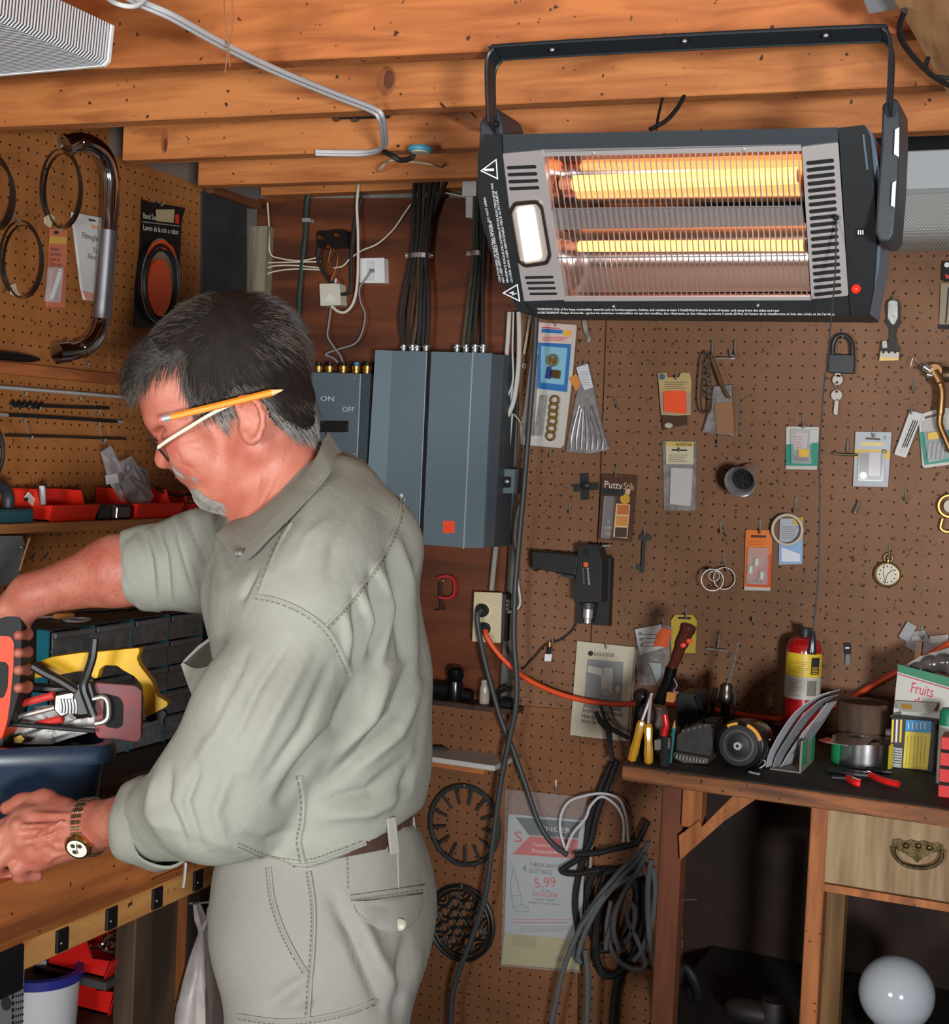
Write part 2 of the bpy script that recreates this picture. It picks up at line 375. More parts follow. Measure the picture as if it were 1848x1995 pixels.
q = MB(); q.prism([PY(x,y,2.435) for x,y in [(1442,1536),(1495,1541),(1410,1600),(1324,1676),(1322,1628),(1362,1598),(1366,1612)]],(0,0.035,0)); q.build('brace',LEG,bench,smooth=0)
# drawer
DY = 2.432
dz1,dz0 = PY(1700,1562,DY).z,PY(1700,1735,DY).z; dx0,dx1 = xat(1606,1650,DY),0.42
dr = MB(); dr.box((dx0,DY,dz0),(dx1,DY + 0.40,dz1),0.002)
dr = dr.build('drawer',mat('drawer_paint',(162,138,104),0.7,c2=(122,94,64),scale=9,stretch=(6,1,0.7),detail=8),bench,smooth=30)
b = MB(); b.box((dx0,DY - 0.004,dz0 - 0.014),(dx1,DY + 0.40,dz0 - 0.001)); b.build('drawer_runner',LEG,bench,smooth=0)
BR = mat('antique_brass',(92,78,52),0.42,0.85,noise=0.5,scale=120,bump=0.4)
hc = PY(1787,1650,DY); k = 2.43 / 2700
pl = MB(); P = []
for x,y in [(1737,1644),(1739,1636),(1752,1634),(1762,1640),(1775,1636),(1787,1640),(1800,1638),(1812,1643),(1826,1642),(1836,1648),(1836,1656),(1826,1660),(1814,1662),(1806,1668),(1796,1672),(1786,1682),(1776,1672),(1764,1664),(1752,1658),(1742,1652)]: P.append(PY(x,y,DY - 0.004))
pl.prism(P,(0,0.004,0)); hd = pl.build('handle_plate',BR,dr,smooth=30)
q = MB().tube(crv([PY(x,y,DY - 0.014) for x,y in [(1740,1650),(1744,1668),(1760,1684),(1787,1691),(1815,1688),(1832,1675),(1836,1656)]]),0.0032,8); q.build('handle_ring',BR,dr)
for x,y in ((1764,1648),(1788,1648),(1810,1652)):
    q = MB().ball(PY(x,y,DY - 0.004),(0.006,0.003,0.005),10,6); q.build('handle_boss',BR,dr)
# lower shelf
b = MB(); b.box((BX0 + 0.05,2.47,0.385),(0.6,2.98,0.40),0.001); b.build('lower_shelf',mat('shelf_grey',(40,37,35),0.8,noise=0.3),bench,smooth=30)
# round glass globe under the bench
GR = 0.0665; gc = PY(1746,1935,2.60)
gl = thing('lamp_globe','white glass lamp globe standing under the workbench drawer','lamp globe',(gc.x,gc.y,0.40))
b = MB().ball(gc,72 / 2700 * (gc - CAM).dot(FWD) ,40,24); b.build('glass_globe',mat('opal_glass',(188,196,204),0.12,spec=0.6),gl)
gr_ = 72 / 2700 * (gc - CAM).dot(FWD)
b = MB().cyl((gc.x,gc.y,0.401),(gc.x,gc.y,gc.z - gr_ * 0.86),gr_ * 0.55,24); b.build('neck_collar',mat('opal_glass',(188,196,204),0.12),gl)
# ============================================================ left work table
TX = -1.16
tab = thing('work_table','portable work table with pegged wooden vise jaw in front of the man','work table',(-1.35,1.5,0))
PINE = wood('pine_bar',(206,150,86),(180,122,62),1,16,0.6,10,specks=0.6)
JAW = wood('jaw_board',(186,112,58),(126,72,38),1,12,0.55,9,specks=0.6)
bar_y1 = PX(420,1690,TX).y
b = MB(); b.box((TX - 0.026,0.95,0.796),(TX,bar_y1,0.831),0.002); bar = b.build('peg_bar',PINE,tab,smooth=30)
BLK = mat('black_plastic',(20,20,22),0.48,spec=0.3); BLKR = mat('black_rubber',(26,26,28),0.6)
for px,py in ((384,1712),(304,1753),(215,1790),(119,1828)):
    c = PX(px,py,TX); q = MB(); q.box((TX - 0.002,c.y - 0.011,0.8),(TX + 0.004,c.y + 0.011,0.829),0.001); pp = q.build('peg_socket',BLK,bar,smooth=30)
    for dy in (-0.004,0.005): MB().ball((TX + 0.004,c.y + dy,0.812),0.0012,8,5).build('screw_dot',mat('screw_white',(190,190,186),0.4),bar) if dy < 0 else None
c = PX(20,1868,TX); q = MB(); q.box((TX - 0.002,c.y - 0.05,0.775),(TX + 0.006,c.y + 0.02,0.833),0.003); q.build('corner_bracket',BLK,bar,smooth=30)
jy1 = PX(295,1690,TX - 0.024).y
b = MB(); b.box((TX - 0.30,0.95,0.826),(TX - 0.022,jy1,0.905),0.002); b.build('table_top',JAW,tab,smooth=30)
for i,(x0,z) in enumerate(((TX - 0.05,0.9055),(TX - 0.066,0.9055),(TX - 0.082,0.9055))):
    q = MB(); q.box((x0,0.96,z - 0.001),(x0 + 0.010,jy1 - 0.02,z + 0.0015)); q.build('ribbed_strip',mat('dark_rib',(58,48,42),0.7,noise=0.4),tab,smooth=0)
b = MB(); b.box((TX - 0.12,jy1 + 0.001,0.822),(TX - 0.028,bar_y1 - 0.01,0.862),0.002); b.build('jaw_end_block',JAW,tab,smooth=30)
# legs and under-shelf
b = MB(); xa = PX(262,1850,TX - 0.04).y; xb = PX(345,1850,TX - 0.04).y
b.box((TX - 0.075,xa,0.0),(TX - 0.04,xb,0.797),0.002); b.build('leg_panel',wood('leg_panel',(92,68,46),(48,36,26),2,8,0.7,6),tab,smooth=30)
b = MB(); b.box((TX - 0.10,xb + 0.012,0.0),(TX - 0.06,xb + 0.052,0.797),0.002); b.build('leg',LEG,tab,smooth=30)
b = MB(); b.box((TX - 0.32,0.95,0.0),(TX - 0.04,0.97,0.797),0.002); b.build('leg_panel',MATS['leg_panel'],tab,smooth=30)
sh1 = PX(200,1850,TX - 0.1)
for z,y0_ in ((0.685,1.56),(0.50,0.97)):
    b = MB(); b.box((TX - 0.32,y0_,z - 0.012),(TX - 0.07,xa,z),0.001); b.build('under_shelf',mat('shelf_plate',(62,60,58),0.6),tab,smooth=30)
b = MB(); b.box((TX - 0.34,0.95,0.0),(TX - 0.325,xb,0.797)); b.build('shade_backing',mat('shade_black',(14,12,11),0.9),tab,smooth=0)  # near-black sheet added to stand for the shade under the table
# bench along the left wall, carrying the drawer cabinet
lb = thing('wall_bench','narrow dark bench along the side-wall pegboard under the drawer cabinet','bench',(-1.75,2.2,0))
b = MB(); b.box((LX + 0.012,0.95,0.825),(-1.53,2.40,0.855),0.002); b.build("bench_top",DARKW,lb,smooth=30)
for y in (1.0,2.34):
    for x in (-1.90,-1.58):
        b = MB(); b.box((x - 0.02,y - 0.02,0),(x + 0.02,y + 0.02,0.825)); b.build('leg',DARKW,lb,smooth=0)
# ================================================================== helpers
def fillet(P,r=0.004,n=3):
    "doc"
    P = [Vector(p) for p in P]; out = []; m_ = len(P)
    for i in range(m_):
        a,c,d = P[i - 1],P[i],P[(i + 1) % m_]; u,v = (a - c),(d - c); rr = min(r,0.45 * u.length,0.45 * v.length)
        if rr < 1e-6: out.append(c); continue
        s0,s1 = c + u.normalized() * rr,c + v.normalized() * rr
        for k in range(n + 1):
            t = k / n; out.append(s0 * (1 - t) ** 2 + c * 2 * t * (1 - t) + s1 * t * t)
    return out
def rrect(x0,y0,x1,y1): return [(x0,y0),(x1,y0),(x1,y1),(x0,y1)]
def slab(fn,px,th,ext,off=0.0,r=0.0,bev=0.0):
    P = [fn(x,y,off) for x,y in px]
    if r: P = fillet(P,r)
    return MB().prism(P,Vector(ext).normalized() * th)
def inset(P,d,nrm):
    "doc"
    c = sum((Vector(p) for p in P),Vector()) / len(P); return [Vector(p) + (c - Vector(p)).normalized() * d for p in P]
# ================================================================== heater
A,B_,C_ = PY(975,268,1.70),PY(1633,250,1.70),PY(1040,600,1.84)
HN = (B_ - A).cross(C_ - A).normalized()
if HN.y > 0: HN = -HN
def H(x,y,off=0.0):
    d = ray(x,y); return CAM + d * ((A + HN * off - CAM).dot(HN) / d.dot(HN))
HB = -HN
CHAR = mat('heater_charcoal',(50,56,62),0.42,noise=0.08,scale=300,bump=0.12,bscale=900)
CHARK = mat('heater_black',(26,29,32),0.5)
CHROME = mat('chrome',(216,216,218),0.18,0.82); CHROMEB = mat('brushed_chrome',(208,202,202),0.32,0.62)
WHITEP = mat('white_print',(232,234,236),0.5)
heat = thing('infrared_heater','black ceiling-mounted infrared heater with glowing tubes and chrome grille','heater',H(1300,600))
# shell as a frame around the opening: four walls and a back
def hp(px,th,m_,name,off=0.0,r=0.0,par=heat,sm=35): return slab(H,px,th,(0,1,0) if th > 0.05 else HB,off,r).build(name,m_,par,smooth=sm)
hp([(975,262),(1634,248),(1632,281),(975,299)],0.10,CHAR,'top_rail',0.004,0.003)
hp([(1014,584),(1656,577),(1662,614),(1022,610)],0.09,CHARK,'bottom_rail',0.002,0.002)
lc = [(946,262),(976,262),(978,300),(990,400),(1012,540),(1020,588),(1036,609),(1012,609),(990,572),(962,510),(940,440),(930,380),(930,300)]
hp(lc,0.095,CHARK,'left_end_cap',0.008,0.002)
rc = [(1633,249),(1684,243),(1692,262),(1702,360),(1706,470),(1700,560),(1690,613),(1658,614),(1652,560),(1644,420),(1636,300)]
hp(rc,0.095,CHARK,'right_end_cap',0.008,0.002)
hp([(1687,246),(1700,262),(1712,330),(1716,440),(1712,520),(1694,612),(1690,612),(1703,500),(1703,400),(1694,280)],0.08,mat('heater_side_grey',(96,108,122),0.4),'side_shell',-0.004)
hp([(950,270),(1690,252),(1698,606),(1015,604),(945,440)],0.004,CHARK,'back_plate',-0.085)
# reflector box behind the grille
op = [(1058,303),(1560,292),(1578,580),(1098,580)]
F0 = [H(x,y,0) for x,y in op]; F1 = [p + HB * 0.06 for p in inset(F0,0.012,HN)]
q = MB().add(F0 + F1,[(0,1,5,4),(1,2,6,5),(2,3,7,6),(3,0,4,7),(4,5,6,7)]); q.build('reflector_pan',mat('reflector',(200,180,172),0.22,1.0),heat,smooth=0)
def curve_refl(y0l,y1l,y0r,y1r,xl,xr,name):
    nA = 12; Aa = []; Bb = []
    for i in range(nA + 1):
        t = i / nA; dep = 0.012 + 0.034 * math.sin(math.pi * t)
        Aa.append(H(xl,y0l + (y1l - y0l) * t) + HB * dep); Bb.append(H(xr,y0r + (y1r - y0r) * t) + HB * dep)
    MB().strip(Aa,Bb).build(name,mat('reflector_bowl',(222,206,200),0.16,1.0),heat,smooth=180)
curve_refl(306,404,296,400,1072,1562,'upper_reflector'); curve_refl(446,578,442,576,1090,1576,'lower_reflector')
q = slab(H,[(1076,408),(1563,403),(1567,440),(1084,448)],0.006,HB,-0.010); q.build('divider_bar',mat('divider_alu',(206,202,206),0.35,0.9),heat,smooth=30)
# quartz tubes
TUBE = mat('glowing_tube',(255,150,70),0.4,emit=(255,166,100),estr=2.4); TCAP = mat('tube_ceramic',(190,120,90),0.6)
for (xa,ya,xb,yb,r_) in ((1092,358,1556,342,0.0105),(1102,480,1568,478,0.0075)):
    a,c = H(xa,ya,-0.028),H(xb,yb,-0.028); d = (c - a)
    t_ = MB().cyl(a + d * 0.06,c - d * 0.005,r_,14).build('quartz_tube',TUBE,heat)
    for s0,s1 in ((0,0.06),(0.97,1.0)): MB().cyl(a + d * s0,a + d * s1,r_ * 0.8,12).build('tube_end',TCAP,heat)
# grille wires
n_w = 45
for i in range(n_w):
    t = (i + 0.5) / n_w; xt = 1060 + (1560 - 1060) * t; xb = 1100 + (1578 - 1100) * t; yt = 304 - 11 * t
    a = H(xt,yt,0.001); mid = H((xt + xb) / 2,(yt + 581) / 2,0.010); c = H(xb,582,0.001)
    MB().tube([a,a.lerp(mid,0.35) + HN * 0.003,mid,c.lerp(mid,0.35) + HN * 0.003,c],0.00095,5,cap=False).build('grille_wire',CHROME,heat)
for (xa,ya,xb,yb) in ((1074,407,1562,402),(1086,502,1572,498)):
    MB().tube([H(xa,ya,0.009),H(xb,yb,0.009)],0.001,5).build('cross_wire',CHROME,heat)
q = slab(H,[(1056,291),(1560,281),(1561,294),(1058,305)],0.004,HB,0.004); q.build('grille_frame',CHROMEB,heat,smooth=30)
q = slab(H,[(1097,579),(1578,578),(1580,585),(1099,587)],0.004,HB,0.004); q.build('grille_frame',CHROMEB,heat,smooth=30)
# chrome panels with slots
lp = hp([(974,300),(1056,293),(1101,584),(1018,587)],0.012,CHROMEB,'chrome_panel',0.006,0.002)
rp_ = hp([(1561,286),(1632,278),(1652,576),(1580,583)],0.012,CHROMEB,'chrome_panel',0.006,0.002)
SLOT = mat('slot_black',(8,8,9),0.8)
def slot(x0,y0,x1,y1,h,par):
    a,c = H(x0,y0,0.0064),H(x1,y1,0.0064); u = (c - a).normalized(); v = HN.cross(u).normalized(); r_ = h / 2700 * 1.8; P = []
    for k in range(9): t = math.pi / 2 + math.pi * k / 8; P.append(a + u * math.cos(t) * r_ + v * math.sin(t) * r_)
    for k in range(9): t = -math.pi / 2 + math.pi * k / 8; P.append(c + u * math.cos(t) * r_ + v * math.sin(t) * r_)
    MB().prism(P,HB * 0.001).build('vent_slot',SLOT,par,smooth=0)
for i in range(4):
    slot(990 + i * 1.6,327 + i * 13.6,1041 + i * 2.0,325 + i * 13.6,3.6,lp); slot(1024 + i * 3.2,541 + i * 10.6,1075 + i * 2.4,540 + i * 10.8,3.0,lp)
for i in range(20):
    t = i / 19; slot(1574 + 15 * t,318 + 256 * t,1620 + 15 * t,313 + 256 * t,3.9,rp_)
# work light
fr = [(1000,394),(1046,390),(1056,402),(1073,500),(1066,516),(1022,522),(1008,512),(990,412)]
P = fillet([H(x,y,0.009) for x,y in fr],0.004); P2 = inset(P,0.0055,HN); n = len(P)
MB().add(P + P2 + [p + HB * 0.005 for p in P] + [p + HB * 0.008 for p in P2],[(i,(i + 1) % n,n + (i + 1) % n,n + i) for i in range(n)] + [(i,2 * n + i,2 * n + (i + 1) % n,(i + 1) % n) for i in range(n)] + [(n + i,n + (i + 1) % n,3 * n + (i + 1) % n,3 * n + i) for i in range(n)]).build('lamp_frame',mat('lamp_frame_bronze',(70,58,50),0.3,0.6),heat,smooth=50)
MB().prism([p + HB * 0.006 for p in P2],HB * 0.001).build('lamp_reflector',mat('lamp_reflector',(255,220,170),0.2,1.0),heat,smooth=0)
MB().prism(fillet([H(x,y,0.0085) for x,y in [(1006,408),(1036,404),(1052,505),(1022,510)]],0.003),HB * 0.004).build('lamp_lens',mat('lamp_glow',(255,250,235),0.4,emit=(255,232,190),estr=9.0),heat,smooth=0)
# red indicator and bolts
MB().ball(H(1667,563,0.009),(0.006,0.006,0.006),14,8).build('indicator_light',mat('red_lens',(220,40,28),0.2,emit=(230,40,24),estr=0.6),heat)
for x,y in ((1155,299),(1448,292),(1195,597),(1476,595)): MB().ball(H(x,y,0.004),0.0024,10,6).build('bolt',CHROME,heat)
# printed marks
def htext(t,x0,y0,x1,y1,par=heat,off=0.0088,h=None): return MB().text(t,H(x0,y0,off),H(x1,y1,off),HN,h).build('lettering',WHITEP,par,smooth=0)
br_ = [o for o in heat.children if o.name.startswith('bottom_rail')][0]
htext('WARNING: Risk of fire-keep combustible material such as furniture,papers, clothes, and curtains at least 3 feet(0.9m) from the front of heater and away from the sides and rear',1047,604,1518,607,br_,0.0024,0.0034)
htext("AVERTISEMENT Risque d'incendie - gardes les matériaux combustibles tel que des meubles, des, vêtements, et des rideaux au moins 3 pieds (0.9m) de l'avant de la chaufferette et loin des côtés et de l'arrière.",1047,611,1626,614,br_,0.0024,0.0034)
le = [o for o in heat.children if o.name.startswith('left_end')][0]; re_ = [o for o in heat.children if o.name.startswith('right_end')][0]
for t,x0,y0,x1,y1 in (('CAUTION RISK OF ELECTRIC SHOCK.  DO NOT OPEN',976,549,946,385),('NO USER-SERVICEABLE PARTS INSIDE',983,550,957,430),("PRUDENCE RISQUE DEL'INTERRUPTION ELECTRIQUENE PAS",991,550,960,357),("OUVRIR SANS USER-SERVICEABLE PIECE AL'INTERIEUR",999,550,968,372)):
    htext(t,x0,y0,x1,y1,le,0.0086,0.0034)
def tri(pts,par):
    P = [H(x,y,0.0086) for x,y in pts]; Q = inset(P,0.0032,HN); MB().add(P + Q,[(0,1,4,3),(1,2,5,4),(2,0,3,5)]).build('warning_triangle',WHITEP,par,smooth=0)
tri([(967,309),(935,333),(970,350)],le); tri([(1008,553),(978,571),(1013,588)],le)
MB().prism([H(x,y,0.0086) for x,y in ((943,329),(962,328),(962,333),(943,333))],HN * 0.0002).build('warning_mark',WHITEP,le,smooth=0)
MB().prism([H(x,y,0.0086) for x,y in ((990,571),(1001,567),(998,572),(1008,571),(996,576),(999,572))],HN * 0.0002).build('warning_mark',WHITEP,le,smooth=0)
hp([(1666,447),(1684,445),(1685,460),(1667,461)],0.002,BLK,'switch_badge',0.0095)
for i in range(3): MB().prism([H(x,y,0.0098) for x,y in rrect(1670.5 + i * 4.4,448,1672.5 + i * 4.4,457)],HN * 0.0002).build('switch_mark',WHITEP,heat,smooth=0)
# bracket: an inverted U of folded steel with swivel arms
BK = [(958,250,1.70),(955,180,1.70),(956,128,1.70),(968,108,1.70),(992,101,1.70),(1330,82,1.70),(1690,66,1.70),(1722,70,1.70),(1736,92,1.70),(1735,150,1.70),(1732,215,1.70)]
cen = [PY(x,y,Y) for x,y,Y in BK]
STEEL_B = mat('black_steel',(40,45,50),0.38,0.3)
q = MB(); hw = 0.011
def ribbon(P,half,th,up):
    "doc"
    n = len(P); vs = []; fs = []
    for i in range(n):
        t = (P[min(i + 1,n - 1)] - P[max(i - 1,0)]).normalized(); w = Vector(up); nn = t.cross(w).normalized()
        for a,c in ((-1,-1),(1,-1),(1,1),(-1,1)): vs.append(P[i] + w * half * a + nn * th / 2 * c)
    for i in range(n - 1):
        for k in range(4): fs.append((i * 4 + k,i * 4 + (k + 1) % 4,i * 4 + 4 + (k + 1) % 4,i * 4 + 4 + k))
    fs += [(3,2,1,0),(4 * n - 4,4 * n - 3,4 * n - 2,4 * n - 1)]; return MB().add(vs,fs)
upv = (Y_ * 0.94 - Z_ * 0.34).normalized()
ribbon(crv(cen,4),0.014,0.003,upv).build('bracket',STEEL_B,heat,smooth=35)
nb = [p for p in crv(cen,4)]
for s_ in (-1,1):
    MB().tube([p + upv * 0.014 * s_ for p in nb],0.0026,6).build('bracket_lip',STEEL_B,heat)
for x,y in ((1075,97),(1333,80),(1608,69)): MB().ball(PY(x,y,1.684),(0.0035,0.002,0.0025),10,6).build('bolt',CHROME,heat)
# arms
def arm(px,y0,y1,name):
    P = [PY(x,y,y0) for x,y in px]; return MB().prism(P,(0,y1 - y0,0)).build(name,CHAR,heat,smooth=35,bevel=0.003)
arm([(934,238),(942,226),(952,218),(960,206),(969,214),(977,240),(980,262),(976,300),(944,300),(930,320)],1.715,1.80,'swivel_arm')
arm([(1718,202),(1742,190),(1752,200),(1753,260),(1749,360),(1741,455),(1732,470),(1712,470),(1704,452),(1708,380),(1715,290)],1.72,1.80,'swivel_arm')
MB().ball(PY(966,242,1.713),(0.005,0.006,0.005),10,6).build('pivot_screw',BLK,heat)
for pts in ([(1743,252),(1751,248),(1750,306),(1741,300)],[(1738,356),(1745,352),(1742,404),(1735,400)]):
    MB().prism([PY(x,y,1.7125) for x,y in pts],(0,0.002,0)).build('label_sticker',WHITEP,heat,smooth=0)
for i in range(3):
    x = 1683 + i * 9
    MB().tube([H(x - 2,262 + i * 3,0.0085 - i * 0.008),H(x + 6,330,0.0085 - i * 0.008)],0.0013,6).build('side_rib',mat('heater_side_grey',(96,108,122),0.4),heat)
# pull cord
p0_ = H(1628,424,0.012); pe = Vector((p0_.x,p0_.y,0)); 
cz = [p0_ + Vector((0.003 * math.sin(i * 1.3),0.003 * math.cos(i * 1.1) - 0.006 * min(1,i / 2),-0.0735 * i)) for i in range(0,8)]
MB().tube(crv(cz,5),0.0010,6).build('pull_cord',mat('cord_dark',(38,38,42),0.7),heat)
MB().ball(p0_,0.0038,10,7).build('cord_knob',BLK,heat)
MB().lathe([(0.0022,0),(0.0030,-0.004),(0.0062,-0.026),(0.0058,-0.029)],cz[-1] + Z_ * 0.002,Z_,16).build('pull_bead',mat('chrome_bead',(60,60,66),0.15,0.7),heat)
# power lead of the heater going up behind it
MB().tube(crv([PY(1266,252,1.82),PY(1296,236,1.84),PY(1318,212,1.87),PY(1332,188,1.90)]),0.0032,8).build('power_lead',BLKR,heat)
MB().tube(crv([PY(1278,252,1.82),PY(1282,226,1.85),PY(1290,192,1.90)]),0.0020,8).build('power_lead',BLKR,heat)
# ================================================================ light fixtures
LENS = mat('prismatic_lens',(226,230,234),0.35,spec=0.6,emit=(255,255,255),estr=0.0)
def ribbed(name,base,ribs):
    if name in MATS: return MATS[name]
    M = mat(name,base,0.35); nt = M.node_tree; N = nt.nodes; g = N.new('ShaderNodeNewGeometry'); w = N.new('ShaderNodeTexWave'); w.bands_direction = ribs; w.inputs['Scale'].default_value = 60; w.wave_profile = 'SIN'
    nt.links.new(g.outputs['Position'],w.inputs['Vector']); bp = N.new('ShaderNodeBump'); bp.inputs['Strength'].default_value = 0.8; bp.inputs['Distance'].default_value = 0.003
    nt.links.new(w.outputs['Fac'],bp.inputs['Height']); nt.links.new(bp.outputs[0],N['Principled BSDF'].inputs['Normal']); return M
RIB = ribbed('ribbed_lens',(206,210,216),'Y')
ce = T(218,128,1.935); yE,xR = ce.y,ce.x
fx = thing('fluorescent_fixture','wraparound fluorescent ceiling fixture with ribbed lens close above the drill hand','light fixture',(xR - 0.13,yE - 0.3,1.935))
b = MB(); wz = 0.052
prof = [(0.0,wz),(-0.004,0.006),(-0.012,0.0),(-0.26,0.0),(-0.268,0.006),(-0.272,wz)]
b.prism([Vector((xR + x,yE - 0.004,1.935 + z)) for x,z in prof],(0,-0.85,0)); b.build('lens',RIB,fx,smooth=30)
b = MB(); P = [Vector((xR + x * 1.01 + 0.002,yE,1.934 + z)) for x,z in prof]; b.prism(P,(0,-0.005,0)); b.build('end_plate',mat('white_enamel',(232,234,236),0.35),fx,smooth=30)
b = MB(); b.box((xR - 0.22,yE - 0.85,1.987),(xR - 0.05,yE - 0.03,1.9995),0.002); b.build('housing',mat('grey_enamel',(168,172,180),0.4),fx,smooth=30)
# second fixture, behind the heater on the right
pa = W(1735,290,0.30)
f2 = thing('fluorescent_fixture','white fluorescent fixture with diamond-pattern lens on the wall behind the heater','light fixture',(pa.x + 0.3,pa.y,W(1740,465,0.16).z))
zt_,zm,zb_ = W(1800,292,0.16).z,W(1800,372,0.16).z,W(1800,466,0.16).z; xl = W(1640,400,0.16).x
b = MB(); b.box((xl,WY - 0.16,zm),(xl + 1.0,WY - 0.006,zt_),0.003); b.build('housing',mat('white_enamel2',(202,206,208),0.4),f2,smooth=30)
b = MB(); b.box((xl,WY - 0.163,zm - 0.006),(xl + 1.0,WY - 0.01,zm + 0.004),0.001); b.build('trim_rail',mat('rail_grey',(160,164,164),0.4),f2,smooth=30)
M = mat('diamond_lens',(176,176,172),0.4); nt = M.node_tree; N = nt.nodes; vg = N.new('ShaderNodeTexVoronoi'); vg.inputs['Scale'].default_value = 210; vg.inputs['Randomness'].default_value = 0
g = N.new('ShaderNodeNewGeometry'); mp = N.new('ShaderNodeMapping'); mp.inputs['Rotation'].default_value = (0,math.radians(45),0); nt.links.new(g.outputs['Position'],mp.inputs[0]); nt.links.new(mp.outputs[0],vg.inputs['Vector'])
bp = N.new('ShaderNodeBump'); bp.inputs['Strength'].default_value = 1.0; bp.inputs['Distance'].default_value = 0.003; nt.links.new(vg.outputs['Distance'],bp.inputs['Height']); nt.links.new(bp.outputs[0],N['Principled BSDF'].inputs['Normal'])
b = MB(); pr = [(0.0,zm - 0.006),(0.0,zb_ + 0.03),(0.02,zb_ + 0.01),(0.06,zb_),(0.15,zb_),(0.15,zm - 0.006)]
b.prism([Vector((xl + 0.004,WY - 0.16 + y,z)) for y,z in pr],(0.99,0,0)); b.build('lens',M,f2,smooth=50)
b = MB(); b.box((xl - 0.1,WY - 0.10,zt_),(xl + 1.0,WY - 0.006,zt_ + 0.045)); b.build('mounting_rail',BLK,f2,smooth=0)
# ================================================================ things on the joists
WHC = mat('white_cable',(206,206,208),0.45); GRC = mat('grey_cable',(150,150,152),0.5)
def cable(name,label,pts,r,m_,group=None,n=6,seg=8,cat='cable'):
    return tag(MB().tube(crv(pts,n),r,seg).build(name,m_),label,cat,group)
zc = 1.992
for k,(dx,dy) in enumerate(((0,0),(7,-5))):
    cable('white_cable',('lower' if k == 0 else 'upper') + ' white cable of the pair sagging under the joists',[T(215 + dx,-30 + dy,1.985),T(262 + dx,4 + dy,1.985),T(330 + dx,34 + dy,1.982),T(420 + dx,84 + dy,1.982),T(520 + dx,134 + dy,1.985),T(640 + dx,184 + dy,1.99),T(722 + dx,216 + dy,1.992),T(738 + dx,232 + dy,1.985),T(744 + dx,262 + dy,1.982),T(742 + dx,290 + dy,1.985),T(715 + dx * 0,300 + dy,1.994),T(660,301 + dy,1.997),T(615,300 + dy,1.998)],0.0036,WHC,'white cables under the joists')
cable('white_loop_cable','white cable looped round the joist above the fixture',[T(190,-20,1.98),T(225,6,1.978),T(262,12,1.975),T(286,-6,1.975),T(280,-30,1.98)],0.003,WHC)
# twine
TW = mat('twine_brown',(150,104,66),0.9)
tz = [(436,-10),(437,40),(441,66),(447,80),(444,96),(441,120),(438,143)]
tw = thing('twine','knotted brown twine hanging from the ceiling joist','string',T(440,143,1.985))
MB().tube(crv([PX(0,0,-1) * 0 + D(x,y,1.80) for x,y in tz]),0.0009,6).build('strand',TW,tw)
MB().tube(crv([D(x,y,1.80) for x,y in [(452,-10),(453,40),(450,68),(446,82),(446,100),(448,130)]]),0.0009,6).build('strand',TW,tw)
MB().ball(D(446,81,1.80),0.0026,8,6).build('knot',TW,tw)
# dark metal plate with cable staples under the second joist, spool of wire, black elbow cable
pl = thing('joist_plate','dark metal plate with cable clamps on the third joist beside the white cable','plate',T(700,230,1.99))
pj = lambda x,y,o=0.0: PY(x,y,T(690,297,2.0).y - 0.012 - o)
MB().prism([pj(x,y,0.004) for x,y in [(632,222),(760,214),(756,230),(650,232)]],(0,0.004,0)).build('plate',mat('dark_steel',(52,52,50),0.5,0.6),pl,smooth=0)
for x,y in ((655,232),(690,233),(742,230)): MB().ball(pj(x,y,0.004),(0.007,0.005,0.005),10,6).build('clamp',mat('rust_clamp',(82,60,44),0.7),pl)
sp = thing('wire_spool','flat blue-edged spool lying under the fourth joist','spool',T(818,296,1.985))
o_ = T(818,296,1.985); MB().lathe([(0.020,0),(0.0215,0.002),(0.0215,0.007),(0.020,0.009)],o_,Z_,24).build('rim',mat('spool_blue',(70,150,176),0.4),sp)
MB().lathe([(0.016,-0.002),(0.016,0.0)],o_,Z_,20).build('hub',mat('spool_cream',(196,188,160),0.5),sp)
cable('black_elbow_cable','thick black cable bent under the joist beside the blue spool',[T(750,296,1.995),T(765,304,1.985),T(780,312,1.978),T(800,308,1.978),T(806,299,1.985)],0.0052,BLKR)
# black cable loops beside the plank
cable('black_loop_cable','black cable looping down beside the pale ceiling plank',[T(1762,20,1.98),T(1752,50,1.975),T(1757,80,1.97),T(1785,118,1.965),T(1820,150,1.965),T(1870,178,1.965)],0.0036,BLKR)
cable('black_loop_cable','short black cable hook tucked behind the pale ceiling plank',[T(1808,112,1.98),T(1803,130,1.972),T(1815,148,1.97),T(1850,152,1.97)],0.003,BLKR)
b = MB().prism([T(x,y,1.9995) for x,y in [(1680,-6),(1742,-6),(1750,16),(1692,25)]],(0,0,-0.001)); tag(b.build('tape_patch',mat('grey_tape',(176,178,184),0.5),None,smooth=0),'grey tape patch stuck under the first joist beside the plank','tape')
cn = thing('split_wood_offcut','small split wood offcut wedged behind the heater bracket on the joist','offcut',W(880,215,0.7))
MB().prism([PY(x,y,2.19) for x,y in [(866,208),(885,204),(905,206),(925,230),(1010,252),(1000,260),(930,250),(895,232),(870,220)]],(0,0.02,0)).build('splinter',wood('offcut',(160,96,54),(104,60,34),0),cn,smooth=0)
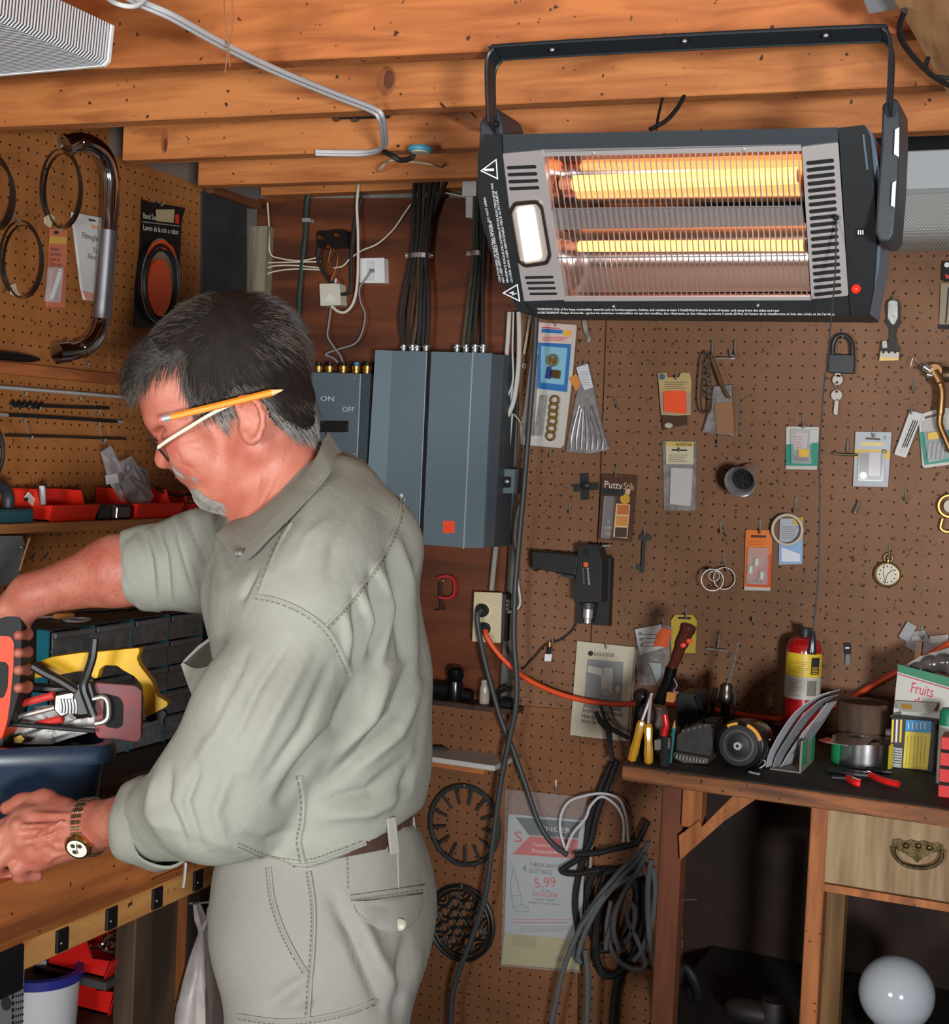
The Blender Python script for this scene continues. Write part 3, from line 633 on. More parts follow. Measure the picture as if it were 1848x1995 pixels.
# ================================================================== electrical wall
def wp(px,off,th,m_,name,par=None,r=0.0,sm=35,bev=0.0):
    q = slab(W,px,th,(0,1,0),off,r); return q.build(name,m_,par,smooth=sm,bevel=bev)
def wl_(pts,off,n=6): return crv([W(p[0],p[1],p[2] if len(p) > 2 else off) for p in pts],n)
def wtube(name,pts,off,r,m_,par,seg=8,n=6,flat=None): return MB().tube(wl_(pts,off,n),r,seg,flat=flat).build(name,m_,par)
def wtext(t,x0,y0,x1,y1,off,m_,par,h=None): return MB().text(t,W(x0,y0,off),W(x1,y1,off),-Y_,None if h is None else h / 2700 * 3.0,0.0003).build('lettering',m_,par,smooth=0)
def wthing(name,label,cat,x,y,off=0.0,group=None): return thing(name,label,cat,W(x,y,off),group)
PGREY = mat('panel_grey',(98,114,124),0.45,noise=0.07,scale=200); PGREYD = mat('panel_grey_dark',(58,66,72),0.5); PRIDGE = mat('panel_ridge',(150,164,172),0.35)
ep = wthing('breaker_panel','large grey steel breaker panel with orange sticker on the stained plywood','breaker panel',840,1068,0.05)
wp([(734,683),(982,691),(962,1066),(712,1056)],0.095,0.09,PGREYD,'enclosure',ep)
wp([(731,682),(764,683),(747,1056),(708,1052)],0.101,0.006,mat('panel_grey_light',(112,130,140),0.45),'cover_strip',ep)
wp([(764,683),(830,685),(813,1057),(747,1055)],0.101,0.006,PGREY,'left_cover',ep)
wp([(829,684),(841,685),(824,1061),(812,1057)],0.0985,0.003,SLOT,'cover_gap',ep)
dr_ = wp([(840,685),(920,687),(902,1067),(823,1061)],0.104,0.008,PGREY,'door',ep)
wp([(922,687),(958,688),(941,1068),(904,1067)],0.102,0.007,PGREY,'right_cover',ep)
wtube('door_hinge',[(921,686),(912,870),(902.5,1069)],0.104,0.0022,PRIDGE,ep)
wtube('cover_fold',[(831,686),(823,870),(815,1058)],0.103,0.0016,PRIDGE,ep)
st = wp(rrect(863,1015,885,1038),0.105,0.001,mat('orange_sticker',(255,84,40),0.5),'sticker',dr_)
q = MB(); c = W(874,1027,0.1054)
for r_ in (0.0085,0.004): q.tube([c + X_ * math.cos(t) * r_ + Z_ * math.sin(t) * r_ for t in np.linspace(0,2 * math.pi,20)[:-1]],0.0005,4,closed=True)
q.build('sticker_ring',mat('sticker_dark',(200,50,20),0.5),dr_)
GALV = mat('galvanised',(176,180,182),0.35,0.9); BRASS = mat('brass',(190,150,84),0.3,0.9)
for x in (786,803,812,830,890,908,925,941):
    MB().lathe([(0.008,0),(0.008,0.012),(0.010,0.013),(0.010,0.018)],W(x,684,0.05) + Z_ * -0.004,Z_,12).build('cable_clamp',GALV,ep)
    MB().ball(W(x - 4,677,0.062),0.0034,8,6).build('clamp_screw',CHROME,ep)
# disconnect switch
ds = wthing('disconnect_switch','grey fuse switch box with black handle and OFF lettering beside the breaker panel','switch box',665,890,0.05)
wp([(596,724),(722,728),(714,900),(590,896)],0.08,0.075,PGREYD,'enclosure',ds)
fc = wp([(600,725),(702,728),(695,898),(592,896)],0.092,0.012,mat('switch_grey',(84,98,108),0.45),'cover',ds)
wtube('cover_edge',[(702,729),(699,810),(695,896)],0.092,0.0016,PRIDGE,fc)
wp([(617,819),(679,820),(678,842),(616,842)],0.0925,0.002,BLK,'handle_slot',fc,0.003)
wp([(641,822),(674,823),(673,839),(640,839)],0.104,0.011,mat('black_gloss',(20,20,22),0.18),'handle',fc,0.003)
SCR = mat('scratched_white',(190,196,200),0.6)
wtext('ON',624,781,650,782,0.0925,SCR,fc,11); wtext('OFF',667,802,690,803,0.0925,SCR,fc,11)
for x,y in ((690,884),(612,735),(690,737)): MB().ball(W(x,y,0.093),0.0026,8,6).build('screw',CHROME,fc)
for i,x in enumerate((621,642,669,694,715)):
    o = W(x,728,0.05); MB().lathe([(0.010,-0.002),(0.010,0.008),(0.0115,0.009),(0.0115,0.018),(0.009,0.02)],o,Z_,14).build('brass_bushing',BRASS if i != 3 else BRASS,ds)
    MB().lathe([(0.0075,0.019),(0.0075,0.027)],o,Z_,12).build('bushing_top',BLK if i != 3 else mat('blue_plug',(40,120,190),0.4),ds)
# black service cables: each a thing
BCAB = mat('black_service_cable',(40,38,34),0.6,noise=0.4,scale=80,c2=(24,24,24)); GCAB = mat('green_black_cable',(34,52,46),0.5); OCAB = mat('olive_cable',(78,66,48),0.6,noise=0.3,scale=60)
lef = [[(808,340),(806,430),(800,500),(788,560),(780,620),(786,674)],[(818,340),(815,440),(808,500),(802,560),(795,620),(796,674)],[(828,340),(821,440),(815,500),(816,560),(812,620),(803,674)],
       [(840,340),(830,430),(822,500),(820,560),(818,620),(814,674)],[(872,340),(846,408),(831,460),(827,520),(825,600),(824,674)],[(852,340),(838,420),(829,500),(833,560),(834,620),(830,674)]]
for i,p in enumerate(lef):
    cable('service_cable','black service cable in the wide bundle entering the breaker panel top',[W(x,y,0.045 + 0.010 * (i % 2)) for x,y in p],0.0052,OCAB if i == 2 else BCAB,'cables of the wide bundle',6,8)
rig = [[(926,340),(923,450),(922,500),(914,570),(908,620),(901,676)],[(932,340),(929,450),(929,500),(922,570),(916,620),(911,676)],[(938,340),(936,450),(935,500),(930,570),(926,620),(925,676)],[(945,340),(943,450),(942,500),(940,570),(940,620),(940,676)]]
for i,p in enumerate(rig):
    cable('service_cable','green-black service cable in the narrow bundle behind the heater corner',[W(x,y,0.045 + 0.009 * (i % 2)) for x,y in p],0.0046,(OCAB,GCAB,BCAB,BCAB)[i],'cables of the narrow bundle',6,8)
for x0,x1,y,lab in ((789,843,498,'shiny metal strap round the wide black cable bundle'),(908,948,494,'shiny metal strap round the narrow cable bundle')):
    s_ = wthing('cable_strap',lab,'strap',(x0 + x1) / 2,y)
    P = wl_([(x0,y,0.008),(x0 + 8,y,0.012),(x0 + 12,y - 1,0.056),((x0 + x1) / 2,y - 2,0.064),(x1 - 12,y - 1,0.056),(x1 - 8,y,0.012),(x1,y,0.008)],0,4)
    ribbon(P,0.0055,0.0012,Z_).build('band',CHROMEB,s_)
    for x in (x0 + 2,x1 - 2): MB().ball(W(x,y,0.009),0.0035,8,6).build('nail',CHROME,s_)
cable('green_cable','dark green armoured cable stapled beside the corner post',[W(x,y,0.02) for x,y in [(628,350),(604,374),(597,398),(595,450),(587,530),(582,600),(588,660)]],0.0062,GCAB)
wp([(588,425),(604,425),(604,432),(588,432)],0.03,0.02,CHROMEB,'staple',None,0.001); tag(bpy.data.objects['staple'],'metal staple holding the dark green cable','staple')
# terminal block and telephone wiring
tb = wthing('terminal_block','old black terminal block with copper screws above the junction box','terminal block',644,485)
for x,y,w_,h_ in ((632,466,15,17),(658,464,16,17)): wp(rrect(x - w_,y - h_,x + w_,y + h_),0.035,0.03,mat('bakelite',(24,22,22),0.25),'block',tb,0.010)
for x,y in ((624,463),(656,458),(641,481)): MB().lathe([(0.0055,0),(0.0055,0.004),(0.004,0.006)],W(x,y,0.036),-Y_,12).build('copper_screw',mat('copper',(196,120,62),0.3,0.9),tb)
wtube('jumper_wire',[(622,478),(619,500),(624,520),(640,545),(655,568),(672,573),(683,560),(684,500),(690,440),(704,385),(716,352)],0.03,0.0042,BCAB,tb)
for pts in ([(648,483),(658,500),(652,530),(645,548)],[(645,484),(640,510),(650,535)],[(650,488),(636,515),(655,530),(648,545)]): wtube('copper_wire',pts,0.035,0.0009,mat('copper_wire',(180,112,60),0.4,0.7),tb,5)
JW = mat('ivory_plastic',(206,202,186),0.4); CREAMW = mat('cream_wire',(214,206,186),0.5)
jb = wthing('junction_box','small ivory telephone junction box under the terminal block','junction box',643,596)
wp([(622,553),(661,552),(664,594),(624,596)],0.035,0.03,JW,'cover',jb,0.002); wp([(643,570),(654,586),(631,587)],0.037,0.002,mat('ivory_light',(222,220,206),0.4),'fold',jb)
MB().ball(W(652,548,0.035),(0.006,0.004,0.005),10,6).build('wire_nut',mat('green_nut',(50,84,60),0.5),jb)
for dx,c_ in ((-4,(170,60,60)),(4,(206,196,190)),(8,(140,60,66))): MB().ball(W(650 + dx,544 + dx * 0.6,0.04),(0.004,0.003,0.006),10,6).build('wire_nut',mat('nut%d' % c_[0],c_,0.5),jb)
wj = wthing('phone_jack','white square telephone wall jack on the plywood','wall jack',727,552)
wp([(701,503),(748,502),(749,551),(700,551)],0.026,0.022,mat('white_plastic',(226,226,224),0.35),'plate',wj,0.002,bev=0.001); wp(rrect(714,508,730,548),0.027,0.001,mat('white_plastic2',(206,208,208),0.4),'insert',wj); wp(rrect(719,524,727,530),0.034,0.008,mat('plug_grey',(120,122,124),0.4),'plug',wj)
cable('phone_cable','grey phone cord looping from the wall jack to the fuse switch',[W(x,y,0.035) for x,y in [(722,528),(710,546),(700,562),(702,588),(711,614),(704,650),(690,670),(660,680),(634,690),(648,697),(658,706)]],0.0022,mat('cord_grey',(138,136,140),0.5))
cable('phone_cable','grey phone cord dropping from the ivory junction box',[W(x,y,0.03) for x,y in [(645,596),(640,632),(638,655),(650,676),(662,692),(668,708)]],0.0022,MATS['cord_grey'])
cable('white_wire','thick white wire hanging past the jack and looping to the junction box',[W(x,y,0.045) for x,y in [(699,352),(695,400),(697,450),(697,520),(694,566),(686,594),(672,608),(657,606),(646,596)]],0.0034,CREAMW)
cable('white_wire','thin white wire running from the black cables to the terminal block',[W(x,y,0.02) for x,y in [(800,398),(786,418),(765,448),(735,475),(705,488),(682,504),(668,518),(650,522)]],0.0020,CREAMW)
cable('white_wire','thin white wire tied below the spool and running to the white box',[W(714,358,0.06)] + [PY(x,y,2.455) for x,y in [(738,332),(760,313),(800,315),(850,323)]] + [W(902,341,0.06)],0.0020,CREAMW)
cable('white_wire','short white wire below the white box behind the heater',[W(x,y,0.02) for x,y in [(858,374),(880,378),(908,384)]],0.0020,CREAMW)
for k,p in enumerate(([(521,395),(524,440),(526,492),(545,503),(585,508),(622,501)],[(512,512),(560,511),(624,510)],[(512,528),(530,519),(570,517),(626,522)],[(512,541),(530,530),(575,524),(628,526)])):
    cable('white_wire',('uppermost','second','third','lowest')[k] + ' of the thin white wires from the corner post to the terminal block',[W(x,y,0.022) for x,y in p],0.0019,CREAMW)
bx_ = wthing('white_surface_box','white surface conduit box half hidden behind the heater','conduit box',915,384)
wp([(902,312),(930,312),(930,382),(900,382)],0.05,0.045,mat('white_plastic',(226,226,224),0.35),'box',bx_,0.002); wp(rrect(907,384,922,424),0.035,0.02,mat('white_plastic2',(206,208,208),0.4),'spout',bx_,0.003)
# white cables to the right of the panel
NM = mat('nm_cable',(196,194,188),0.5)
for k,p in enumerate(([(992,608),(989,660),(987,700),(994,738),(996,768),(986,795),(970,806)],[(1010,608),(1011,660),(1009,720),(1001,778),(988,810),(972,822)],[(1000,608),(998,680),(999,740),(990,770)])):
    cable('white_house_cable',('thick white cable bending into the upper connector of the breaker panel','thick white cable bending into the middle connector of the breaker panel','thin white cable between the two thick ones beside the panel')[k],[W(x,y,0.04 + 0.008 * k) for x,y in p],(0.0052,0.0055,0.0022)[k],NM)
cable('white_house_cable','white cable running from the panel side down to the small grey outlet box',[W(x,y,0.03) for x,y in [(996,806),(992,850),(988,900),(985,920)]],0.0048,NM)
cable('white_house_cable','thin white cable behind the thick dark cord beside the outlet',[W(x,y,0.022) for x,y in [(1020,965),(1008,1000),(1003,1045),(1007,1080),(1008,1130),(1012,1180),(985,1195)]],0.0028,NM)
cable('beige_cable','short beige cable hanging behind the blister card',[W(x,y,0.02) for x,y in [(1034,608),(1028,645),(1020,690)]],0.0035,mat('beige_cable',(190,176,150),0.5))
cable('beige_cable','thin pale cable crossing behind the white blister card edge',[W(x,y,0.02) for x,y in [(1000,806),(1010,818),(1018,830)]],0.0018,MATS['beige_cable'])
rg = wthing('cable_ring','small white cable ring nailed beside the white cables','ring',1021,714); MB().tube([W(1021,713,0.012) + X_ * math.cos(t) * 0.004 + Z_ * math.sin(t) * 0.005 for t in np.linspace(0,6.28,14)[:-1]],0.0014,6,closed=True).build('ring',WHC,rg)
for k,(x,y) in enumerate(((973,805),(972,822),(972,840))):
    cl = wthing('cable_connector',('upper','middle','lower')[k] + ' cable connector on the side of the breaker panel','connector',x,y)
    MB().lathe([(0.009,0),(0.009,0.008),(0.007,0.01),(0.007,0.016)],W(x - 4,y,0.045),X_,12).build('collar',GALV,cl); MB().ball(W(x + 3,y - 6,0.06),0.003,8,6).build('screw',CHROME,cl)
ob = wthing('outlet_box','small grey metal outlet box with two fuse knobs beside the panel','outlet box',983,962)
wp([(960,912),(1010,914),(1006,962),(957,960)],0.055,0.05,PGREYD,'box',ob); fb = wp([(961,913),(1003,914),(1000,961),(958,960)],0.058,0.003,PGREY,'cover',ob,0.002)
wp([(965,928),(995,929),(994,950),(964,950)],0.060,0.002,BLK,'receptacle',fb,0.002)
for x in (970,988): MB().lathe([(0.0055,0),(0.005,0.006),(0.002,0.008)],W(x,938,0.06),-Y_,12).build('fuse_knob',CHROME,fb)
cable('grey_conduit','flat grey conduit cable from the small outlet box to the beige outlet',[W(x,y,0.03) for x,y in [(977,962),(972,1010),(965,1070),(957,1150)]],0.0062,mat('conduit_grey',(146,142,136),0.5))
# beige duplex outlet
ot = wthing('wall_outlet','beige duplex wall outlet with black and orange cords plugged in','outlet',949,1253)
wp([(926,1160),(985,1158),(980,1250),(922,1248)],0.040,0.035,mat('box_steel',(70,68,66),0.5,0.6),'back_box',ot)
pl_ = wp([(923,1153),(977,1155),(974,1253),(919,1250)],0.048,0.006,mat('beige_plate',(206,192,156),0.4),'cover_plate',ot,0.002,bev=0.001)
for y in (1189,1224): MB().lathe([(0.018,0),(0.018,0.001)],W(946,y,0.049),-Y_,20).build('receptacle',mat('beige_face',(214,202,172),0.4),pl_)
MB().lathe([(0.008,0),(0.009,0.008),(0.006,0.012)],W(957,1150,0.02),Z_,12).build('conduit_clamp',GALV,ot)
for dy in (0,8,16): MB().lathe([(0.005,0),(0.005,0.012)],W(982,1170 + dy,0.03),X_,10).build('side_clamp',GALV,ot)
# cords with plugs
DCORD = mat('dark_grey_cord',(58,62,64),0.5); ORC = mat('orange_cord',(232,82,34),0.45)
c1 = wthing('black_extension_cable','dark extension cord with round black plug running from outlet to the cord tangle','cord',942,1200,0.07)
MB().lathe([(0.015,0),(0.016,0.010),(0.010,0.02)],W(941,1189,0.05),-Y_,16).build('plug',BLKR,c1)
wtube('cord',[(938,1188,0.075),(930,1198,0.085),(931,1220,0.085),(940,1270,0.08),(955,1330,0.08),(975,1400,0.075),(996,1452,0.07),(1022,1525,0.065),(1048,1600,0.06),(1075,1643,0.06),(1105,1666,0.06)],0.08,0.0062,DCORD,c1,10,8)
c2 = wthing('orange_extension_cable','bright orange extension cord swagged across the pegboard to the cardboard box','cord',1150,1370,0.05)
MB().lathe([(0.014,0),(0.014,0.012),(0.009,0.02)],W(945,1224,0.05),-Y_,16).build('plug',BLKR,c2)
wtube('cord',[(945,1228,0.07),(948,1240,0.075),(962,1263,0.07),(990,1294,0.06),(1030,1325,0.055),(1090,1352,0.05),(1150,1367,0.045),(1205,1372,0.04),(1265,1371,0.04),(1340,1374,0.03),(1420,1388,0.03),(1490,1399,0.03),(1545,1398,0.035),(1600,1384,0.035),(1650,1365,0.035),(1700,1335,0.035),(1745,1310,0.035),(1800,1280,0.035),(1900,1225,0.035)],0.05,0.0060,ORC,c2,10,8)
cable('grey_extension_cable','thick dark grey cord hanging from the heater past the outlet to the floor',[W(x,y,0.10) for x,y in [(1046,560),(1043,640),(1040,700),(1030,830),(1020,950),(1011,1050),(1003,1150),(1001,1250),(1006,1320),(1004,1380),(992,1440),(976,1520),(962,1620),(946,1740),(920,1825),(893,1895),(880,1950),(878,2060)]],0.0064,DCORD,None,6,10)
# red C clamp hung on the plywood
cc = wthing('c_clamp','small red C clamp hanging on the stained plywood','clamp',866,1186)
RED = mat('red_enamel',(186,36,40),0.4)
ribbon(wl_([(853,1126),(872,1122),(884,1128),(887,1145),(884,1160),(872,1165),(856,1163)],0.022,5),0.006,0.005,-Y_).build('frame',RED,cc)
wtube('screw',[(857,1135),(857,1160),(860,1186)],0.022,0.0035,mat('dark_steel',(52,52,50),0.5,0.6),cc); wtube('tommy_bar',[(846,1189),(868,1186)],0.022,0.0015,mat('dark_steel',(52,52,50),0.5),cc); MB().ball(W(863,1131,0.022),0.003,8,6).build('swivel',CHROME,cc)
# ledge tools (top of the low pegboard)
LZ = W(900,1368,0.06).z
lg = MB(); lg.box((W(780,1368,0.08).x,WY - 0.075,LZ - 0.012),(W(1000,1372,0.08).x,WY - 0.013,LZ),0.001); lgd = lg.build('ledge_board',MATS['dark_wood']); tag(lgd,'narrow dark ledge on top of the low pegboard behind the man','ledge')
grn = wthing('bench_grinder','black tool with round knob head lying on the ledge behind the man','power tool',888,1366,0.05)
GB = mat('gloss_black',(16,16,18),0.2)
def onL(x,off=0.045): p_ = W(x,1368,off); return Vector((p_.x,p_.y,LZ))
o = onL(885); MB().lathe([(0.020,0.0),(0.022,0.02),(0.018,0.045)],o,Z_,20).build('body',GB,grn); MB().lathe([(0.014,0.045),(0.020,0.055),(0.020,0.072),(0.012,0.080)],o,Z_,20).build('knob',GB,grn)
MB().cyl(o + Vector((-0.06,0,0.022)),o + Vector((-0.01,0,0.022)),0.018,14).build('motor',BLK,grn); MB().cyl(o + Vector((0.02,0,0.016)),o + Vector((0.045,0,0.014)),0.012,12).build('nose',BLK,grn)
jr = wthing('glass_bottle','small clear bottle standing on the dark ledge','bottle',943,1368,0.05); o = onL(943)
MB().lathe([(0.011,0.0),(0.012,0.004),(0.012,0.035),(0.009,0.045),(0.010,0.048),(0.009,0.055)],o + Z_ * 0.0005,Z_,16).build('glass',mat('clear_glass',(200,190,176),0.1,alpha=0.55),jr)
pt_ = wthing('black_bracket_tool','black bent iron bracket on the ledge behind the dark cords','bracket',985,1368,0.05); o = onL(985)
MB().tube(crv([o + Vector((-0.022,0,0.005)),o + Vector((-0.020,0,0.025)),o + Vector((-0.008,0,0.036)),o + Vector((0.012,0,0.045))]),0.005,8).build('arm',BLK,pt_); MB().obox(o + Vector((0.004,0,0.008)),(X_,Y_,Z_),(0.022,0.015,0.008),0.002).build('foot',BLK,pt_,smooth=30)
# ================================================================== things on the pegboard
HOOKM = mat('hook_steel',(168,166,158),0.35,0.5)
def hook(x,y,label,ln=20,tilt=0):
    h = wthing('peg_hook',label,'hook',x,y + ln,0.0,None)
    wtube('shank',[(x,y,-0.002),(x,y,0.006),(x + tilt * 0.5,y + ln * 0.5,0.010),(x + tilt,y + ln,0.016),(x + tilt,y + ln + 3,0.026),(x + tilt,y + ln - 3,0.034)],0,0.0019,HOOKM,h,7,4); return h
def plain(name,c,rough=0.45,**k): return mat(name,c,rough,**k)
CLEAR = mat('clear_plastic',(214,214,216),0.12,alpha=0.28,spec=0.8); CLEARM = mat('cloudy_plastic',(170,166,164),0.14,alpha=0.55,spec=0.9,noise=0.4,scale=60)
WCARD = plain('white_card',(198,194,186)); PAPER = plain('aged_paper',(202,192,170),0.7)
def patch(px,off,m_,name,par,th=0.0006,r=0.0): return wp(px,off,th,m_,name,par,r,30)
def disc(x,y,rx,off,m_,name,par,th=0.001,ry=None,seg=24):
    s_ = 1 / 2700 * (W(x,y,off) - CAM).dot(FWD); c = W(x,y,off); ry = ry or rx
    P = [c + X_ * math.cos(t) * rx * s_ + Z_ * math.sin(t) * ry * s_ for t in np.linspace(0,2 * math.pi,seg + 1)[:-1]]
    return MB().prism(P,(0,th,0)).build(name,m_,par,smooth=30)
def ring(x,y,r_,off,tr,m_,name,par,nrm=None,ry=None,seg=28):
    s_ = 1 / 2700 * (W(x,y,off) - CAM).dot(FWD); c = W(x,y,off); u,v = X_,Z_
    if nrm: n_ = Vector(nrm).normalized(); u = n_.orthogonal().normalized(); v = n_.cross(u)
    ry = ry or r_
    return MB().tube([c + u * math.cos(t) * r_ * s_ + v * math.sin(t) * ry * s_ for t in np.linspace(0,2 * math.pi,seg + 1)[:-1]],tr,8,closed=True).build(name,m_,par)
def lines(par,x0,y0,x1,y1,n,off,m_,w_=1.1,dx=0.0):
    "doc"
    q = MB()
    for i in range(n):
        t = (i + 0.5) / n; yy = y0 + (y1 - y0) * t; e = x1 - (x1 - x0) * 0.25 * ((i * 7) % 5) / 5
        q.prism([W(x0 + dx * t,yy,off),W(e + dx * t,yy,off),W(e + dx * t,yy + w_,off),W(x0 + dx * t,yy + w_,off)],(0,0.0002,0))
    return q.build('small_print',m_,par,smooth=0)
INK = plain('ink_dark',(40,38,40),0.7); INKG = plain('ink_grey',(120,116,112),0.7)
# --- white blister card with key and brass rings
t = wthing('blister_card','tall white blister card with blue header, chrome key and brass rings','blister card',1065,872)
patch([(1042,627),(1123,633),(1114,740),(1098,868),(1092,873),(1014,866),(1013,830),(1020,800),(1036,680)],0.018,WCARD,'backing',t,0.003,0.003)
wp([(1036,690),(1047,690),(1036,850),(1020,848)],0.030,0.012,CLEARM,'blister_tube',t,0.003); wp([(1052,770),(1064,770),(1054,850),(1040,848)],0.028,0.010,CLEARM,'blister_tube',t,0.003)
cd_ = patch([(1050,629),(1122,634),(1112,670),(1047,667)],0.022,plain('card_pinkwhite',(214,190,184)),'header',t); patch([(1055,640),(1096,643),(1095,650),(1054,648)],0.0225,plain('card_blue',(40,110,180)),'blue_band',t); patch([(1097,643),(1114,644),(1112,655),(1096,654)],0.0225,plain('card_yellow',(226,180,60)),'price_tag',t)
patch([(1056,637),(1090,639),(1090,641),(1056,639)],0.0225,plain('card_red',(206,50,54)),'red_line',t); lines(t,1056,655,1108,664,3,0.0225,plain('card_red',(206,50,54)))
patch([(1048,667),(1112,671),(1104,764),(1047,757)],0.022,plain('card_blue',(40,110,180)),'blue_panel',t); patch([(1054,674),(1105,678),(1098,750),(1053,745)],0.0226,plain('card_sky',(130,186,208)),'window',t,0.0006,0.003)
ring(1076,702,9.5,0.031,0.0035,mat('pale_brass',(226,206,150),0.25,0.9),'lock_ring',t); disc(1076,702,5,0.033,BRASS,'lock_core',t,0.006); wp([(1066,715),(1072,714),(1071,738),(1062,737)],0.032,0.006,plain('blue_dark',(24,50,130)),'key_tag',t); wp([(1074,720),(1090,722),(1088,738),(1073,736)],0.034,0.009,mat('dark_brass',(120,96,56),0.35,0.9),'lock_body',t,0.003)
for x,y in ((1080,780),(1078,794),(1077,807),(1076,821),(1074,835),(1072,849)): ring(x,y,8.5,0.030,0.0024,BRASS,'brass_ring',t)
hook(1081,618,'steel peg hook holding the tall white blister card',14); hook(1071,872,'steel peg hook poking out below the tall white blister card',16)
# --- clear bag with header
t = wthing('parts_bag','clear plastic bag of metal parts with white and orange tags','plastic bag',1145,884)
patch([(1131,712),(1146,708),(1156,762),(1171,830),(1187,875),(1150,884),(1102,880),(1110,830),(1121,776),(1125,760)],0.020,CLEARM,'bag',t,0.012,0.003)
patch([(1122,716),(1144,708),(1155,754),(1138,760),(1128,738)],0.024,plain('tag_bluewhite',(206,208,214)),'tag',t); patch([(1108,738),(1122,727),(1131,746),(1122,763)],0.023,plain('tag_orange',(214,134,60)),'tag',t); lines(t,1128,722,1146,752,6,0.0245,INKG,0.8,5)
for i in range(7): x = 1110 + i * 10; wtube('metal_piece',[(1128 + i * 4,790 + 6 * (i % 3)),(x + 3,850),(x + 2,876)],0.024,0.0022,CHROME,t,6,3)
hook(1140,694,'steel peg hook holding the bag of metal parts',14,-2)
t = wthing('spring_clip','bent grey metal spring clip under the heater corner','clip',1145,668)
ribbon(wl_([(1136,600,0.02),(1138,625,0.024),(1141,645,0.022),(1147,658,0.016),(1145,667,0.014)],0),0.005,0.0016,X_).build('strip',HOOKM,t); MB().ball(W(1144,665,0.014),(0.006,0.004,0.003),8,6).build('foot',HOOKM,t)
hook(1206,774,'empty slanted peg hook beside the bag of metal parts',18,-4); hook(1110,980,'empty peg hook under the black tape cross',18,-1)
# --- sanding pad pack
t = wthing('sanding_pad_pack','torn cardboard pack with a bright orange sanding pad','pack',1312,838)
patch([(1281,727),(1297,726),(1300,735),(1322,735),(1326,726),(1343,726),(1346,742),(1345,808),(1288,812)],0.020,plain('pack_cream',(192,166,112)),'card',t,0.006)
patch([(1284,765),(1345,764),(1345,806),(1287,806)],0.021,plain('pack_grey',(170,150,130)),'frame',t); wp([(1292,762),(1335,761),(1336,806),(1293,802)],0.026,0.005,plain('orange_pad',(252,88,34),0.6),'pad',t,0.005)
patch([(1288,808),(1340,811),(1337,827),(1291,838)],0.021,plain('brown_film',(86,62,48),0.2),'film',t); disc(1302,829,8,0.024,plain('bone',(196,186,166)),'washer',t,0.002,5); disc(1289,734,6,0.0208,plain('badge_blue',(70,100,130)),'badge',t); lines(t,1294,742,1338,758,4,0.0208,plain('ink_brown',(110,84,50)))
hook(1316,724,'steel peg hook behind the orange sanding pad pack',12)
# --- bar hook with shackle, lever and brown bag
t = wthing('bar_hook','U-shaped steel bar hook carrying the shackle and brown bag','hook',1410,700)
wtube('bar',[(1387,663,0.0),(1387,664,0.010),(1387,690,0.024),(1388,698,0.05),(1410,698,0.052),(1431,698,0.05),(1431,690,0.024),(1431,664,0.010),(1431,662,0.0)],0,0.0021,HOOKM,t,8,4); wtube('keeper',[(1422,682,0.03),(1424,692,0.034),(1430,694,0.034)],0,0.0024,HOOKM,t)
t = wthing('steel_shackle','long steel shackle with chain hanging on the bar hook','shackle',1378,808)
wtube('loop',[(1379,684),(1370,700),(1366,740),(1364,780),(1368,800),(1376,806),(1384,796),(1384,760),(1382,710),(1379,684)],0.055,0.0022,mat('worn_steel',(120,118,112),0.3,0.9),t)
for i in range(6): ring(1379 + (i % 2),712 + i * 12,3.5,0.050,0.0013,MATS['worn_steel'],'chain_link',t,(0.8 if i % 2 else 0.1,-1,0),7)
t = wthing('bronze_lever','bronze curved lever hanging beside the steel shackle','lever',1415,776); wtube('lever',[(1384,692),(1394,712),(1404,740),(1413,762),(1421,776)],0.058,0.0032,mat('bronze',(128,100,62),0.4,0.8),t)
t = wthing('brown_bag','clear bag with brown card hanging from the bar hook','plastic bag',1405,848)
patch([(1368,841),(1384,792),(1390,753),(1432,750),(1435,758),(1434,849)],0.030,CLEARM,'film',t,0.010); patch([(1391,786),(1426,783),(1431,845),(1396,844)],0.034,plain('brown_card',(150,108,74),0.7),'card',t); patch([(1426,752),(1435,752),(1433,849),(1430,846)],0.036,plain('brown_card2',(118,80,50),0.7),'flap',t)
hook(1398,850,'empty peg hook under the brown bag',12)
# --- tape cross
t = wthing('tape_cross','black tape stuck in a cross on the pegboard seam','tape',1140,974); TP = plain('black_tape',(38,38,40),0.5)
patch([(1129,922),(1146,921),(1148,973),(1131,974)],0.0085,TP,'strip',t); patch([(1117,943),(1165,939),(1165,954),(1117,958)],0.0095,TP,'strip',t); MB().ball(W(1140,946,0.012),(0.012,0.006,0.010),10,6).build('lump',TP,t)
